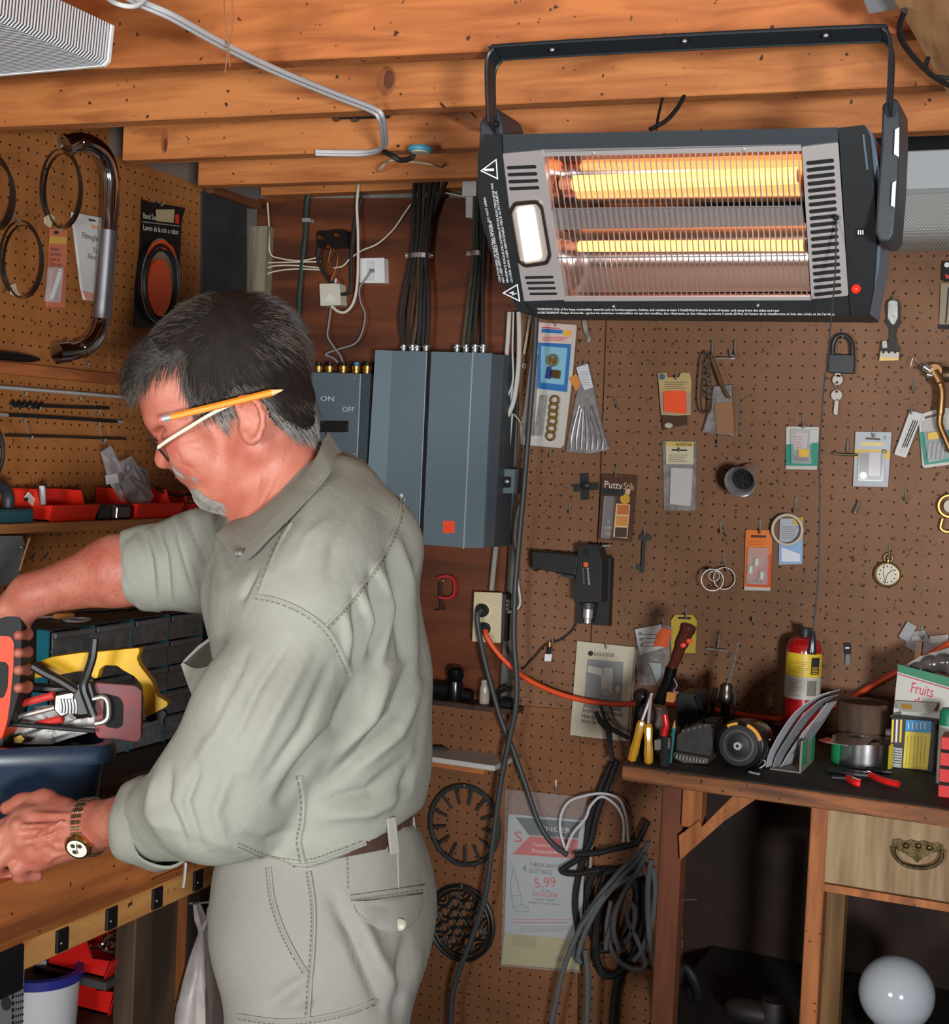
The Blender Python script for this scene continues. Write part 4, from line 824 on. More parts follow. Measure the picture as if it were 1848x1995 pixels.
# --- putty stik
t = wthing('putty_pack','dark brown putty stick blister pack with black tape','blister pack',1198,1057)
patch([(1173,923),(1241,926),(1229,1057),(1164,1050)],0.018,plain('putty_brown',(84,54,40),0.3),'card',t,0.004,0.004)
wtext('Putty',1177,950,1212,953,0.0186,plain('print_white',(228,222,214)),t,14); wtext('Stik',1214,953,1235,955,0.0186,plain('print_cream',(208,180,140)),t,14); patch([(1172,951),(1216,954),(1214,966),(1172,963)],0.0195,TP,'tape',t)
disc(1217,972,10,0.0186,plain('print_yellow',(206,158,44)),'price_spot',t); patch([(1218,953),(1228,954),(1226,964),(1217,963)],0.0186,plain('print_cream',(208,180,140)),'price_tag',t)
patch([(1200,981),(1227,983),(1221,1049),(1194,1046)],0.0184,plain('print_peach',(222,190,150)),'picture_frame',t)
for i,c_ in enumerate(((196,110,50),(212,140,70),(70,56,44))): y = 983 + i * 22; x = 1201 - i * 2; patch([(x + 1,y),(x + 24,y + 1),(x + 23,y + 20),(x,y + 19)],0.0188,plain('picture%d' % i,c_),'picture',t)
wp([(1176,966),(1196,967),(1188,1050),(1170,1048)],0.030,0.012,CLEAR,'blister',t,0.003); MB().ball(W(1184,1016,0.022),(0.008,0.005,0.007),10,6).build('putty_stick',plain('putty_blue',(70,80,90)),t); MB().ball(W(1184,1028,0.022),(0.010,0.005,0.005),10,6).build('putty_stick',plain('putty_green',(110,150,70)),t); MB().ball(W(1183,1039,0.022),(0.009,0.005,0.006),10,6).build('putty_stick',plain('putty_tan',(150,96,70)),t)
hook(1199,912,'steel peg hook holding the putty stick pack',14)
# --- clear pack with white card
t = wthing('hanging_parts_pack','clear hanging pack with cream header and white insert','pack',1322,995)
patch([(1290,859),(1356,860),(1354,995),(1293,994)],0.014,CLEARM,'bag',t,0.006,0.002); patch([(1296,860),(1351,861),(1350,905),(1297,904)],0.017,plain('header_cream',(212,200,166)),'header',t); patch([(1296,861),(1351,862),(1351,870),(1296,869)],0.0175,plain('header_gold',(214,180,84)),'gold_band',t); patch([(1308,875),(1338,876),(1338,879),(1308,878)],0.0178,INK,'slot',t)
wtext('HOMEPAK',1316,869,1348,870,0.0178,INK,t,7); lines(t,1302,884,1340,900,4,0.0175,INKG); patch([(1306,911),(1349,913),(1344,986),(1304,982)],0.019,plain('insert_white',(198,194,190)),'insert',t,0.004,0.002)
hook(1325,856,'dark peg hook holding the clear hanging pack',20,-2)
# --- chrome socket tube
a_,e_ = W(1463,914,0.012),W(1441,939,0.11); ax = (e_ - a_); ln = ax.length
t = wthing('chrome_tube','short chrome pipe with flared rim and black core on a peg','pipe',1443,970,0.05)
MB().lathe([(0.015,0),(0.019,ln * 0.35),(0.020,ln * 0.7),(0.028,ln * 0.92),(0.0335,ln),(0.0325,ln + 0.002),(0.026,ln - 0.006),(0.022,ln - 0.02)],a_,ax,32,cap=False).build('pipe',CHROME,t); MB().lathe([(0.0225,ln - 0.022),(0.0225,ln - 0.020)],a_,ax,28).build('core',BLK,t)
for i in range(7):
    an = i * 2 * math.pi / 7; u = ax.orthogonal().normalized(); v = ax.normalized().cross(u); c = a_ + ax.normalized() * (ln - 0.0185); MB().tube([c,c + (u * math.cos(an) + v * math.sin(an)) * 0.019],0.0012,5).build('vane',BLKR,t)
hook(1464,902,'steel peg hook above the chrome pipe',10)
# --- skeleton key
t = wthing('skeleton_key','dark grey skeleton key hanging on a peg','key',1251,1118); KM = plain('key_grey',(66,76,78),0.45,metal=0.6)
wtube('shaft',[(1254,1050),(1252,1085),(1250,1116)],0.018,0.0036,KM,t); wp([(1245,1044),(1256,1038),(1267,1045),(1266,1052),(1256,1056),(1246,1052)],0.020,0.006,KM,'bow',t,0.003); wp([(1241,1100),(1251,1102),(1250,1113),(1240,1110)],0.019,0.004,KM,'bit',t)
hook(1256,1026,'steel peg hook holding the skeleton key',14,-1)
for k,(x,y) in enumerate(((1280,1026),(1301,1026),(1323,1027),(1345,1028))): pass
# --- hose clamps
t = wthing('hose_clamps','pair of round steel hose clamps hanging on a long peg','hose clamp',1395,1152)
HC = mat('clamp_steel',(160,156,148),0.42,0.7)
def band(x,y,r_,off,w_,par,nrm):
    s_ = 1 / 2700 * 3.0; c = W(x,y,off); n_ = Vector(nrm).normalized(); u = n_.cross(Z_).normalized(); v = u.cross(n_)
    P = [c + u * math.cos(a) * r_ * s_ + v * math.sin(a) * r_ * s_ for a in np.linspace(0,2 * math.pi,33)]
    return ribbon(P,w_,0.0012,n_).build('band',HC,par)
band(1387,1130,21,0.055,0.006,t,(0.3,-1,0.1)); band(1409,1127,21,0.03,0.008,t,(0.45,-1,0.1)); band(1391,1122,10,0.07,0.004,t,(0.2,-1,0)); MB().cyl(W(1381,1108,0.05),W(1388,1116,0.05),0.004,10).build('screw_housing',HC,t)
hook(1409,1078,'long peg hook carrying the hose clamps',32,6)
hook(1404,1016,'empty bent peg hook above the hose clamps',20,-1)
# --- orange card
t = wthing('orange_blister_card','orange blister card with white plastic anchors','blister card',1476,1152); OC = plain('card_orange',(232,128,50)); 
patch([(1452,1032),(1504,1033),(1500,1151),(1449,1150)],0.014,OC,'card',t,0.002,0.003); patch([(1462,1042),(1492,1043),(1491,1048),(1462,1047)],0.0146,plain('slot_brown',(90,50,30)),'slot',t,0.0006,0.001); patch([(1449,1143),(1500,1145),(1500,1151),(1449,1150)],0.0148,WCARD,'foot_band',t)
patch([(1498,1080),(1502,1078),(1500,1144),(1452,1142)],0.0144,plain('card_redorange',(220,76,36)),'red_corner',t); wp([(1456,1066),(1496,1068),(1493,1140),(1453,1138)],0.026,0.011,CLEAR,'blister',t,0.004)
for x,y in ((1474,1095),(1462,1110),(1484,1121)): MB().cyl(W(x,y - 7,0.021),W(x - 1,y + 7,0.021),0.0062,12).build('anchor',plain('anchor_white',(206,206,196)),t)
for i in range(8): MB().ball(W(1458 + i * 4,1137 - (i * 5) % 7,0.02),0.0032,8,5).build('screw',CHROME,t)
lines(t,1456,1052,1494,1062,3,0.0146,plain('print_orange',(214,90,40)))
hook(1480,1010,'steel peg hook holding the orange blister card',26)
# --- o-ring and mirror pack
t = wthing('mirror_pack','shiny clear pack with blue lower half behind the white ring','pack',1540,1100)
patch([(1519,1010),(1564,1010),(1562,1099),(1516,1100)],0.014,plain('pack_lightgrey',(176,180,190)),'card',t,0.004,0.002); patch([(1517,1060),(1563,1052),(1561,1097),(1517,1097)],0.0146,plain('pack_skyblue',(150,184,224),0.15),'blue_foil',t,0.0006,0.002); patch([(1544,1008),(1564,1008),(1563,1022),(1543,1022)],0.0148,plain('print_gold',(196,168,60)),'price_tag',t); patch([(1522,1066),(1558,1080),(1558,1094),(1522,1094)],0.0150,plain('foil_glint',(230,236,244),0.1),'painted_highlight',t); lines(t,1522,1024,1556,1050,6,0.0146,INKG)  # the white wedge is a highlight painted onto the blue foil
t = wthing('rubber_ring','large white rubber ring hanging over the shiny pack','ring',1533,1064); ring(1533,1032,29,0.032,0.0032,plain('ivory_rubber',(206,196,170),0.5),'ring',t); hook(1551,966,'steel peg hook holding the white rubber ring',30,-4)
# --- teal packs
TEAL = plain('teal_card',(24,140,118))
def teal(px_top,px_low,par):
    patch(px_top,0.014,WCARD,'card',par,0.002,0.003); patch(px_low,0.0148,TEAL,'teal_panel',par)
t = wthing('teal_screw_pack','teal and white blister pack of small screws beside the pull cord','blister pack',1561,915)
teal([(1531,831),(1595,832),(1591,915),(1530,914)],[(1531,866),(1594,862),(1592,908),(1530,907)],t); patch([(1530,907),(1591,909),(1591,914),(1530,913)],0.0152,WCARD,'foot_band',t); wp([(1540,836),(1576,838),(1580,904),(1541,903)],0.026,0.011,CLEAR,'blister',t,0.003)
patch([(1548,842),(1573,843),(1572,878),(1546,876)],0.018,plain('slip_white',(206,196,196)),'slip',t); patch([(1576,838),(1593,836),(1580,866),(1574,864)],0.018,plain('slip_white2',(196,196,186)),'slip',t); patch([(1555,875),(1576,876),(1575,891),(1555,890)],0.0275,plain('card_yellow',(226,180,60)),'price_tag',t)
for i in range(6): wtube('screw',[(1545 + i * 5,886 + (i * 3) % 6),(1550 + i * 5,898)],0.020,0.0016,CHROME,t,6,2)
lines(t,1549,848,1562,874,5,0.0184,plain('card_red',(206,50,54)),1.4); hook(1563,806,'dark peg hook holding the teal and white pack beside the pull cord',24,1)
t = wthing('t_bar_hook','T-shaped peg bar beside the grey blister pack','hook',1647,888); wtube('stem',[(1651,855,0.0),(1651,857,0.01),(1650,880,0.02)],0,0.0022,HOOKM,t); wtube('cross_bar',[(1622,883),(1646,886),(1670,886)],0.022,0.0028,plain('bar_olive',(96,92,74),0.4,metal=0.7),t)
t = wthing('grey_blister_pack','pale grey blister pack with yellow band and white slip','blister pack',1698,949)
patch([(1666,841),(1736,842),(1729,949),(1661,947)],0.016,plain('pack_palegrey',(180,186,194)),'card',t,0.004); patch([(1665,875),(1734,877),(1733,894),(1664,891)],0.0168,plain('pack_yellow',(220,182,80)),'yellow_band',t); patch([(1676,861),(1722,863),(1721,869),(1676,867)],0.0168,plain('pack_lightyellow',(226,204,120)),'name_band',t); patch([(1686,852),(1714,854),(1714,858),(1686,856)],0.0170,plain('slot_brown',(90,50,30)),'slot',t)
wtext('8',1721,856,1726,856,0.0168,INKG,t,7); patch([(1674,882),(1720,884),(1717,936),(1672,934)],0.0172,plain('window_grey',(108,110,112)),'window',t,0.0006,0.003); patch([(1693,880),(1715,881),(1713,928),(1691,927)],0.0185,plain('slip_lilac',(204,196,198)),'slip',t); disc(1681,926,7,0.022,plain('white_gloss',(230,230,230),0.15),'ball',t,0.004); MB().ball(W(1722,880,0.022),0.005,10,6).build('chrome_ball',CHROME,t); wp([(1672,880),(1722,882),(1719,938),(1670,936)],0.027,0.010,CLEAR,'blister',t,0.003)
hook(1701,832,'peg hook holding the pale grey blister pack',16)
t = wthing('silver_tag','narrow silver packet hanging tilted beside the teal pack','packet',1756,892); patch([(1772,800),(1797,806),(1764,892),(1741,885)],0.022,plain('silver_packet',(190,190,192),0.3),'packet',t,0.005,0.003); patch([(1775,812),(1790,816),(1764,884),(1750,880)],0.0226,WCARD,'label',t); 
q = MB()
for k_ in range(3): q.prism([W(1778 + k_ * 4,818 + k_,0.0232),W(1780 + k_ * 4,818.5 + k_,0.0232),W(1758 + k_ * 4,872,0.0232),W(1756 + k_ * 4,871.5,0.0232)],(0,0.0002,0))
q.build('small_print',INK,t,smooth=0); hook(1776,787,'peg hook holding the silver packet and teal pack',16,-2); hook(1779,739,'empty peg hook below the paint scraper',18,-1)
t = wthing('teal_anchor_pack','tilted teal blister pack under the bronze handle','blister pack',1820,912)
patch([(1788,808),(1832,795),(1862,795),(1862,903),(1800,912),(1796,908)],0.016,WCARD,'card',t,0.002,0.003); patch([(1789,842),(1862,836),(1862,898),(1800,906)],0.0168,TEAL,'teal_panel',t); wp([(1796,822),(1840,812),(1850,892),(1808,902)],0.030,0.012,CLEAR,'blister',t,0.004); patch([(1806,844),(1828,840),(1830,854),(1808,857)],0.032,plain('card_yellow',(226,180,60)),'price_tag',t); patch([(1800,812),(1828,804),(1829,809),(1801,817)],0.0172,plain('slot_brown',(90,50,30)),'slot',t)
for i in range(4): wtube('anchor',[(1812 + i * 9,862),(1808 + i * 9,894)],0.023,0.0042,plain('anchor_grey',(160,160,156),0.4),t)
# --- bronze handle
t = wthing('bronze_faucet','bronze faucet-like handle hanging at the pegboard beside the teal pack','handle',1836,880); BZM = mat('bronze2',(150,112,70),0.35,0.8)
MB().tube(wl_([(1818,724),(1828,742),(1834,764),(1832,800),(1830,826),(1840,852),(1852,880)],0.05),[0.012] * 8 + [0.0085] * 12 + [0.007] * 17,10).build('arm',BZM,t); MB().lathe([(0.016,0),(0.018,0.01),(0.014,0.02)],W(1822,724,0.035),-Y_,18).build('hub',BZM,t); MB().cyl(W(1800,714,0.055),W(1812,722,0.055),0.008,10).build('nut',CHROME,t); MB().cyl(W(1806,730,0.06),W(1816,731,0.06),0.005,10).build('bolt',CHROME,t); MB().ball(W(1842,730,0.04),(0.020,0.014,0.016),14,8).build('lever_head',mat('bronze_dark',(90,72,50),0.45,0.7),t)
wtube('wire',[(1773,714),(1778,698),(1786,704),(1798,716)],0.04,0.0008,HOOKM,t,5)
# --- paint scraper
t = wthing('paint_scraper','white handled steel paint scraper hanging on the pegboard','scraper',1733,704)
ha = [(1725,594),(1729,585),(1739,580),(1749,585),(1753,594),(1752,622),(1754,628),(1746,640),(1743,656),(1746,668),(1752,680),(1751,690),(1714,688),(1716,666),(1722,664),(1728,668),(1733,660),(1733,640),(1724,627),(1727,620)]
wp(ha,0.020,0.006,mat('dark_steel',(52,52,50),0.5,0.6),'frame',t); wp([(1730,588),(1739,584),(1748,588),(1748,620),(1741,632),(1737,632),(1729,620)],0.024,0.005,plain('worn_white',(206,206,202),0.4,noise=0.25,scale=120),'grip',t,0.003); wp([(1715,684),(1751,686),(1750,698),(1713,696)],0.025,0.005,HC,'clamp_plate',t); wp([(1713,696),(1750,698),(1749,702),(1712,703)],0.022,0.001,plain('blade_gold',(196,168,100),0.3,metal=0.6),'blade',t)
for x in (1720,1731,1743): disc(x,686,2.5,0.0262,BLK,'rivet',t,0.001)
wp([(1718,664),(1727,664),(1728,678),(1718,678)],0.026,0.004,HC,'thumb_plate',t,0.002); hook(1742,572,'steel peg hook holding the paint scraper',10,-2)
# --- padlock with keys
t = wthing('padlock','black padlock with silver keys hanging on the pegboard','padlock',1635,728); PLK = plain('padlock_black',(52,54,58),0.35,metal=0.4)
wp([(1614,690),(1664,691),(1662,728),(1613,726)],0.034,0.022,PLK,'body',t,0.003,bev=0.0015); wtube('shackle',[(1621,692),(1622,672),(1628,658),(1640,653),(1652,658),(1659,672),(1660,692)],0.024,0.0052,PLK,t,10)
ky = disc(1631,740,10,0.024,HC,'key_head',t,0.003); disc(1630,745,2.5,0.0245,BLK,'key_hole',t); wp(rrect(1626,724,1637,734),0.024,0.003,HC,'key_shank',t)
ring(1630,752,4,0.024,0.0008,HC,'key_ring',t,(0.7,-1,0),7); disc(1629,770,10.5,0.022,HC,'key_head',t,0.003); wp([(1626,778),(1633,778),(1631,808),(1627,809),(1623,804)],0.022,0.003,HC,'key_blade',t); disc(1629,763,2.5,0.0225,BLK,'key_hole',t)
hook(1641,642,'steel peg hook holding the padlock',14)
# --- pocket watch
t = wthing('pocket_watch','old round pocket watch with cracked face on a peg','pocket watch',1728,1144)
MB().lathe([(0.020,0),(0.0265,0.004),(0.0272,0.010),(0.0255,0.014),(0.0232,0.0145)],W(1728,1119,0.008),-Y_,32).build('case',mat('watch_brass',(120,100,62),0.3,0.9),t); disc(1728,1119,20.5,0.0235,plain('watch_dial',(196,188,164),0.3,noise=0.15,scale=120),'dial',t,0.001)
for i in range(12): a = i * math.pi / 6; x,y = 1728 + 16 * math.cos(a),1119 + 16 * math.sin(a); disc(x,y,1.4,0.0240,INK,'hour_mark',t,0.0003)
wtube('hand',[(1728,1119),(1722,1138)],0.0243,0.0006,INK,t,5,2); wtube('hand',[(1728,1119),(1738,1110)],0.0243,0.0007,INK,t,5,2); wtube('crack',[(1723,1099),(1720,1120),(1726,1136)],0.0244,0.0006,plain('crack_dark',(70,60,44)),t,5,2)
MB().cyl(W(1729,1095,0.016),W(1730,1090,0.016),0.006,12).build('crown',MATS['watch_brass'],t); ring(1730,1087,8,0.018,0.0018,MATS['watch_brass'],'bow',t); hook(1732,1064,'steel peg hook holding the pocket watch',18)
# --- brass dial at the frame edge, clips and pegs
t = wthing('brass_tape_ring','brass rimmed ring with hanging brass hook beside the pocket watch','ring',1846,1038); ring(1850,986,21,0.02,0.004,BRASS,'rim',t); disc(1850,986,12,0.02,plain('ring_white',(196,186,170)),'dial',t,0.002); wtube('hook',[(1836,1010),(1832,1028),(1842,1036),(1856,1034)],0.02,0.0036,BRASS,t)
t = wthing('peg_sleeve','short loose steel peg tilted below the grey blister pack','peg',1668,998); MB().cyl(W(1673,978,0.012),W(1665,997,0.022),0.0042,12).build('pin',HC,t); MB().ball(W(1665,998,0.022),0.0042,10,6).build('tip',HC,t)
hook(1764,951,'empty dark peg hook beside the brass ring',22); hook(1467,1194,'empty short peg hook below the orange blister card',14,-1)
t = wthing('t_bar_hook','T-shaped peg bar above the drill bit','hook',1395,1268); wtube('stem',[(1400,1237,0.0),(1400,1240,0.01),(1398,1262,0.02)],0,0.0024,HOOKM,t); wtube('cross_bar',[(1377,1263),(1397,1266),(1417,1268)],0.022,0.0026,HOOKM,t)
t = wthing('black_clip','slim black and silver clip on the board beside the extinguisher','clip',1650,1296); wp([(1645,1253),(1655,1254),(1656,1275),(1645,1275)],0.018,0.010,BLK,'head',t,0.002); wp([(1647,1274),(1655,1274),(1656,1295),(1646,1296)],0.016,0.006,plain('clip_grey',(96,104,110),0.3,metal=0.6),'body',t,0.002); wp(rrect(1646,1261,1654,1264),0.0185,0.0006,WHITEP,'stripe',t)
t = wthing('wall_card','beige card on dark backing beside the paint scraper','card',1845,640); patch([(1832,552),(1870,552),(1870,632),(1829,632)],0.014,plain('card_beige',(150,134,112)),'card',t,0.002); patch([(1828,632),(1870,632),(1870,642),(1828,641)],0.016,BLK,'clip_bar',t,0.004); patch([(1846,560),(1849,560),(1843,630),(1840,630)],0.0146,INK,'stripe',t)
t = wthing('small_gauge','small dark gauge with round white face above the beige card','gauge',1845,548); wp([(1836,508),(1870,508),(1870,548),(1834,546)],0.02,0.014,BLK,'body',t,0.003); disc(1844,516,5,0.021,WHITEP,'face',t); patch([(1840,534),(1870,542),(1870,547),(1842,542)],0.021,plain('card_red',(206,50,54)),'red_band',t)
t = wthing('parts_packets','bunch of small clear packets with grey labels above the cardboard box','packets',1800,1278)
patch([(1767,1211),(1785,1220),(1769,1252),(1750,1240)],0.02,plain('label_grey',(150,150,152)),'label',t,0.002); patch([(1768,1232),(1800,1228),(1808,1244),(1870,1236),(1870,1260),(1790,1276),(1763,1258)],0.016,CLEARM,'packet',t,0.006); patch([(1776,1240),(1796,1238),(1797,1247),(1776,1249)],0.018,plain('label_pale',(176,170,160)),'label',t); patch([(1810,1240),(1846,1236),(1847,1250),(1812,1253)],0.018,plain('label_pale',(176,170,160)),'label',t); patch([(1784,1250),(1796,1250),(1792,1284),(1781,1284)],0.024,plain('tag_tan',(196,150,108)),'tag',t)
hook(1795,1218,'peg hook holding the small clear packets',24)
# --- black driver hung on the board, with its lead
t = wthing('cordless_driver','black pistol-grip cordless driver in a wall holster with orange dot','power tool',1155,1222); DB = plain('driver_black',(28,28,30),0.45)
wp([(1165,1076),(1190,1088),(1185,1220),(1120,1214),(1122,1176),(1160,1176)],0.030,0.022,plain('holster_black',(20,20,21),0.5),'holster',t)
wp([(1125,1062),(1162,1061),(1166,1072),(1172,1090),(1170,1174),(1117,1174),(1118,1135),(1124,1110)],0.075,0.045,DB,'body',t,0.004,bev=0.003); wp([(1034,1078),(1037,1073),(1126,1081),(1122,1122),(1110,1120),(1046,1109),(1043,1113),(1036,1111)],0.070,0.034,DB,'grip',t,0.003,bev=0.003); wp([(1092,1118),(1120,1122),(1118,1128),(1092,1123)],0.062,0.014,plain('trigger_grey',(40,44,46)),'trigger',t)
c = W(1146,1174,0.055); MB().lathe([(0.013,0),(0.0145,-0.012),(0.013,-0.014)],c,Z_,20).build('collar',plain('collar_grey',(66,68,70)),t); MB().lathe([(0.011,-0.013),(0.011,-0.034),(0.008,-0.036),(0.008,-0.046)],c,Z_,20).build('chuck',CHROMEB,t)
disc(1141,1100,5,0.0762,plain('logo_orange',(240,96,40)),'logo_dot',t); MB().text('BLACK & DECKER',W(1143,1107,0.0762),W(1146,1140,0.0762),-Y_,0.004).build('lettering',WHITEP,t,smooth=0); MB().text('HANDY DRIVER',W(1134,1107,0.0762),W(1136,1138,0.0762),-Y_,0.003).build('lettering',plain('print_silver',(150,150,152)),t,smooth=0)
for i in range(3): patch([(1136 + i * 4,1069),(1138 + i * 4,1069),(1138 + i * 4,1083),(1136 + i * 4,1083)],0.0756,SLOT,'vent',t)
wtube('hanger',[(1166,1070),(1172,1064),(1190,1063)],0.04,0.003,HOOKM,t); wtube('lead',[(1122,1214),(1112,1230),(1090,1247),(1062,1256),(1042,1278),(1018,1304)],0.018,0.0018,BLKR,t)
t = wthing('test_lamp','tiny brass and white lamp plug hanging under the driver lead','plug',1066,1290); MB().cyl(W(1071,1250,0.02),W(1070,1260,0.02),0.0055,12).build('brass_cap',BRASS,t); MB().cyl(W(1070,1260,0.02),W(1068,1274,0.02),0.005,12).build('barrel',BLK,t); wp([(1061,1274),(1074,1274),(1073,1288),(1060,1288)],0.022,0.006,WHITEP,'tip',t,0.002); hook(1076,1240,'peg hook holding the tiny lamp plug',12)
# --- instruction manual
t = wthing('instruction_manual','yellowed instruction manual with a drawing of a driver on its cover','manual',1170,1444)
patch([(1130,1252),(1240,1264),(1226,1444),(1118,1434)],0.012,plain('paper_back',(176,160,130),0.8),'pages',t,0.003); patch([(1124,1249),(1236,1261),(1220,1444),(1110,1432)],0.017,PAPER,'cover',t,0.003)
patch([(1144,1284),(1214,1290),(1209,1386),(1136,1378)],0.0176,plain('print_grey',(140,142,142),0.8),'picture',t); s6 = [(1150 + 5.5 * math.cos(a),1273 + 5.5 * math.sin(a)) for a in np.linspace(0,2 * math.pi,7)[:-1]]; patch(s6,0.0176,INK,'hexagon_logo',t); wtext('BLACK & DECKER',1157,1277,1196,1280,0.0176,INK,t,7)
wtext('Instruction Manual',1135,1387,1212,1396,0.0176,INK,t,9); wtext('Handy Driver',1133,1398,1192,1405,0.0176,INK,t,9); wtext('9022-04',1132,1407,1160,1411,0.0176,INK,t,6)
LN = plain('line_pale',(196,192,182),0.8)
patch([(1146,1297),(1174,1303),(1172,1317),(1144,1309)],0.0182,LN,'drawing',t); patch([(1176,1300),(1193,1303),(1192,1350),(1171,1346),(1171,1318),(1175,1316)],0.0182,LN,'drawing',t); patch([(1174,1341),(1189,1343),(1188,1356),(1173,1354)],0.0185,plain('line_mid',(170,168,160),0.8),'drawing',t); disc(1203,1342,5,0.0182,LN,'drawing',t,0.0004,7)
hook(1181,1244,'peg hook holding the instruction manual',16,-1)
# --- white shelf with chisel
sz = W(900,1470,0.06).z; xa_,xb_ = W(780,1480,0.10).x,W(972,1486,0.10).x
t = thing('small_shelf','small white shelf on a wooden cleat behind the man','shelf',(xb_ - 0.05,WY - 0.07,sz - 0.04)); MB().box((xa_,WY - 0.125,sz - 0.012),(xb_,WY - 0.013,sz),0.001).build('board',plain('shelf_white',(196,192,190),0.5),t,smooth=30); MB().box((xa_,WY - 0.11,sz - 0.027),(W(945,1500,0.10).x,WY - 0.013,sz - 0.0122),0.001).build('cleat',JOIST,t,smooth=30)
t = thing('chisel','grey chisel lying on the small white shelf','chisel',(W(860,1462,0.06).x,WY - 0.06,sz)); MB().tube([W(838,1459,0.05) * 1,Vector((W(862,1460,0.05).x,WY - 0.05,sz + 0.005)),Vector((W(875,1460,0.05).x,WY - 0.05,sz + 0.003))],[0.006,0.005,0.0015],8).build('blade',plain('chisel_grey',(80,80,78),0.4,metal=0.6),t); MB().tube([Vector((W(835,1459,0.05).x - 0.05,WY - 0.05,sz + 0.008)),Vector((W(838,1459,0.05).x,WY - 0.05,sz + 0.008))],0.008,10).build('handle',DARKW,t)
# --- cast iron grate and trivet
IR = plain('cast_iron',(58,62,62),0.55,noise=0.3,scale=120,metal=0.3)
t = wthing('burner_grate','round cast iron burner grate with inward spokes on the low pegboard','grate',904,1688)
s_ = (W(904,1608,0.025) - CAM).dot(FWD) / 2700; c = W(904,1608,0.025)
def pol(c_,a,r_): return c_ + X_ * math.cos(a) * r_ * s_ * 0.985 + Z_ * math.sin(a) * r_ * s_ * 1.04
MB().tube([pol(c,a,74) for a in np.linspace(0,2 * math.pi,49)[:-1]],0.0058,8,closed=True).build('rim',IR,t)
for i in range(13):
    a = math.radians(80 + i * 360 / 13); MB().tube([pol(c,a,74),pol(c,a,40)],[0.0042,0.0032],6,up=Y_).build('spoke',IR,t)
hook(904,1524,'small nail hook holding the burner grate',8); 
t = wthing('trivet','round cast iron trivet with scroll pattern under the burner grate','trivet',897,1874); c = W(897,1798,0.022); TRV = plain('trivet_black',(38,42,42),0.45,metal=0.4,noise=0.3,scale=150)
def loop(name,c_,r_,tr,seg=32): MB().tube([pol(c_,a,r_) for a in np.linspace(0,2 * math.pi,seg + 1)[:-1]],tr,6,closed=True).build(name,TRV,t)
loop('rim',c,70,0.005,48); loop('rim',c,61,0.003,48); loop('scroll',c,9,0.0026,16)
for i in range(6): loop('scroll',pol(c,i * math.pi / 3 + 0.2,20),9,0.0026,16)
for i in range(8):
    a = i * math.pi / 4; loop('scroll',pol(c,a + 0.39,38),10,0.0026,16)
    P = [pol(c,a + d_,r_) for d_,r_ in ((-0.34,61),(-0.22,48),(0,42),(0.22,48),(0.34,61))]; MB().tube(crv(P,5),0.0026,6).build('petal',TRV,t)
    P = [pol(c,a + d_,r_) for d_,r_ in ((-0.2,61),(0,51),(0.2,61))]; MB().tube(crv(P,5),0.0022,6).build('petal',TRV,t)
hook(899,1718,'small nail hook holding the scroll trivet',8)
# --- vacuum bag pack
t = wthing('vacuum_bag_pack','clear bag of vacuum cleaner dust bags with red and green print','pack',1055,1890)
patch([(990,1586),(1140,1598),(1132,1832),(982,1818)],0.020,plain('print_palegrey',(176,180,182)),'insert',t,0.003); patch([(982,1818),(1132,1832),(1128,1890),(977,1878)],0.021,plain('print_oldyellow',(178,166,106)),'yellow_insert',t,0.003)
patch([(1004,1592),(1131,1602),(1126,1633),(1030,1627)],0.0208,plain('print_green',(26,66,60)),'green_band',t); patch([(1032,1629),(1126,1636),(1121,1673),(998,1664)],0.0208,plain('print_red',(200,44,40)),'red_band',t)
PW = plain('print_white',(228,222,214)); PR = plain('print_red',(200,44,40)); PG = plain('print_green',(26,66,60))
wtext('SINGER',1050,1618,1112,1623,0.0214,PW,t,10); wtext('S',1002,1640,1018,1641,0.0214,PR,t,22); wtext('Vacuum Cleaner',1037,1648,1112,1653,0.0214,PW,t,7); wtext('Disposable Bags',1036,1660,1110,1666,0.0214,PW,t,7); wtext('4',1017,1698,1025,1699,0.0208,PG,t,15); wtext('THROW-AWAY PAPER',1032,1688,1108,1694,0.0208,PG,t,9); wtext('DUST BAGS',1031,1700,1075,1704,0.0208,PG,t,9)
wtext('5.99',1043,1730,1084,1727,0.0208,PR,t,20); wtext('for the',1053,1736,1072,1738,0.0208,PG,t,5); wtext('SINGER',1037,1745,1087,1749,0.0208,PR,t,9); wtext('Vacuum Cleaner',1039,1753,1082,1756,0.0208,PG,t,5); wtext('Models "U" and "S" Series',1030,1760,1089,1764,0.0208,PG,t,5)
q = MB()
for p in ([(993,1680),(1000,1690),(1006,1712),(1014,1745)],[(1000,1690),(994,1720),(996,1745),(1000,1768),(1005,1776)],[(1014,1745),(1016,1762),(1030,1770),(1029,1776),(1005,1776)],[(1000,1768),(1016,1762)],[(997,1745),(1014,1745)]): q.tube([W(x,y,0.0212) for x,y in p],0.0007,4)
q.build('drawing',plain('drawing_teal',(90,120,124)),t); lines(t,1000,1788,1120,1800,2,0.0208,PR,1.0); lines(t,1012,1803,1118,1816,3,0.0208,INKG,1.0); patch([(998,1822),(1045,1826),(1043,1848),(996,1843)],0.0216,plain('print_khaki',(160,148,92)),'panel',t); wtext('dop',1082,1872,1106,1874,0.0216,plain('print_slate',(80,92,90)),t,12)
patch([(984,1538),(1142,1553),(1130,1896),(975,1882)],0.027,mat('bag_film',(220,220,222),0.08,alpha=0.13,spec=1.0),'film',t,0.0006)
hook(1084,1498,'long thin nail hook holding the vacuum bag pack',40,-2)
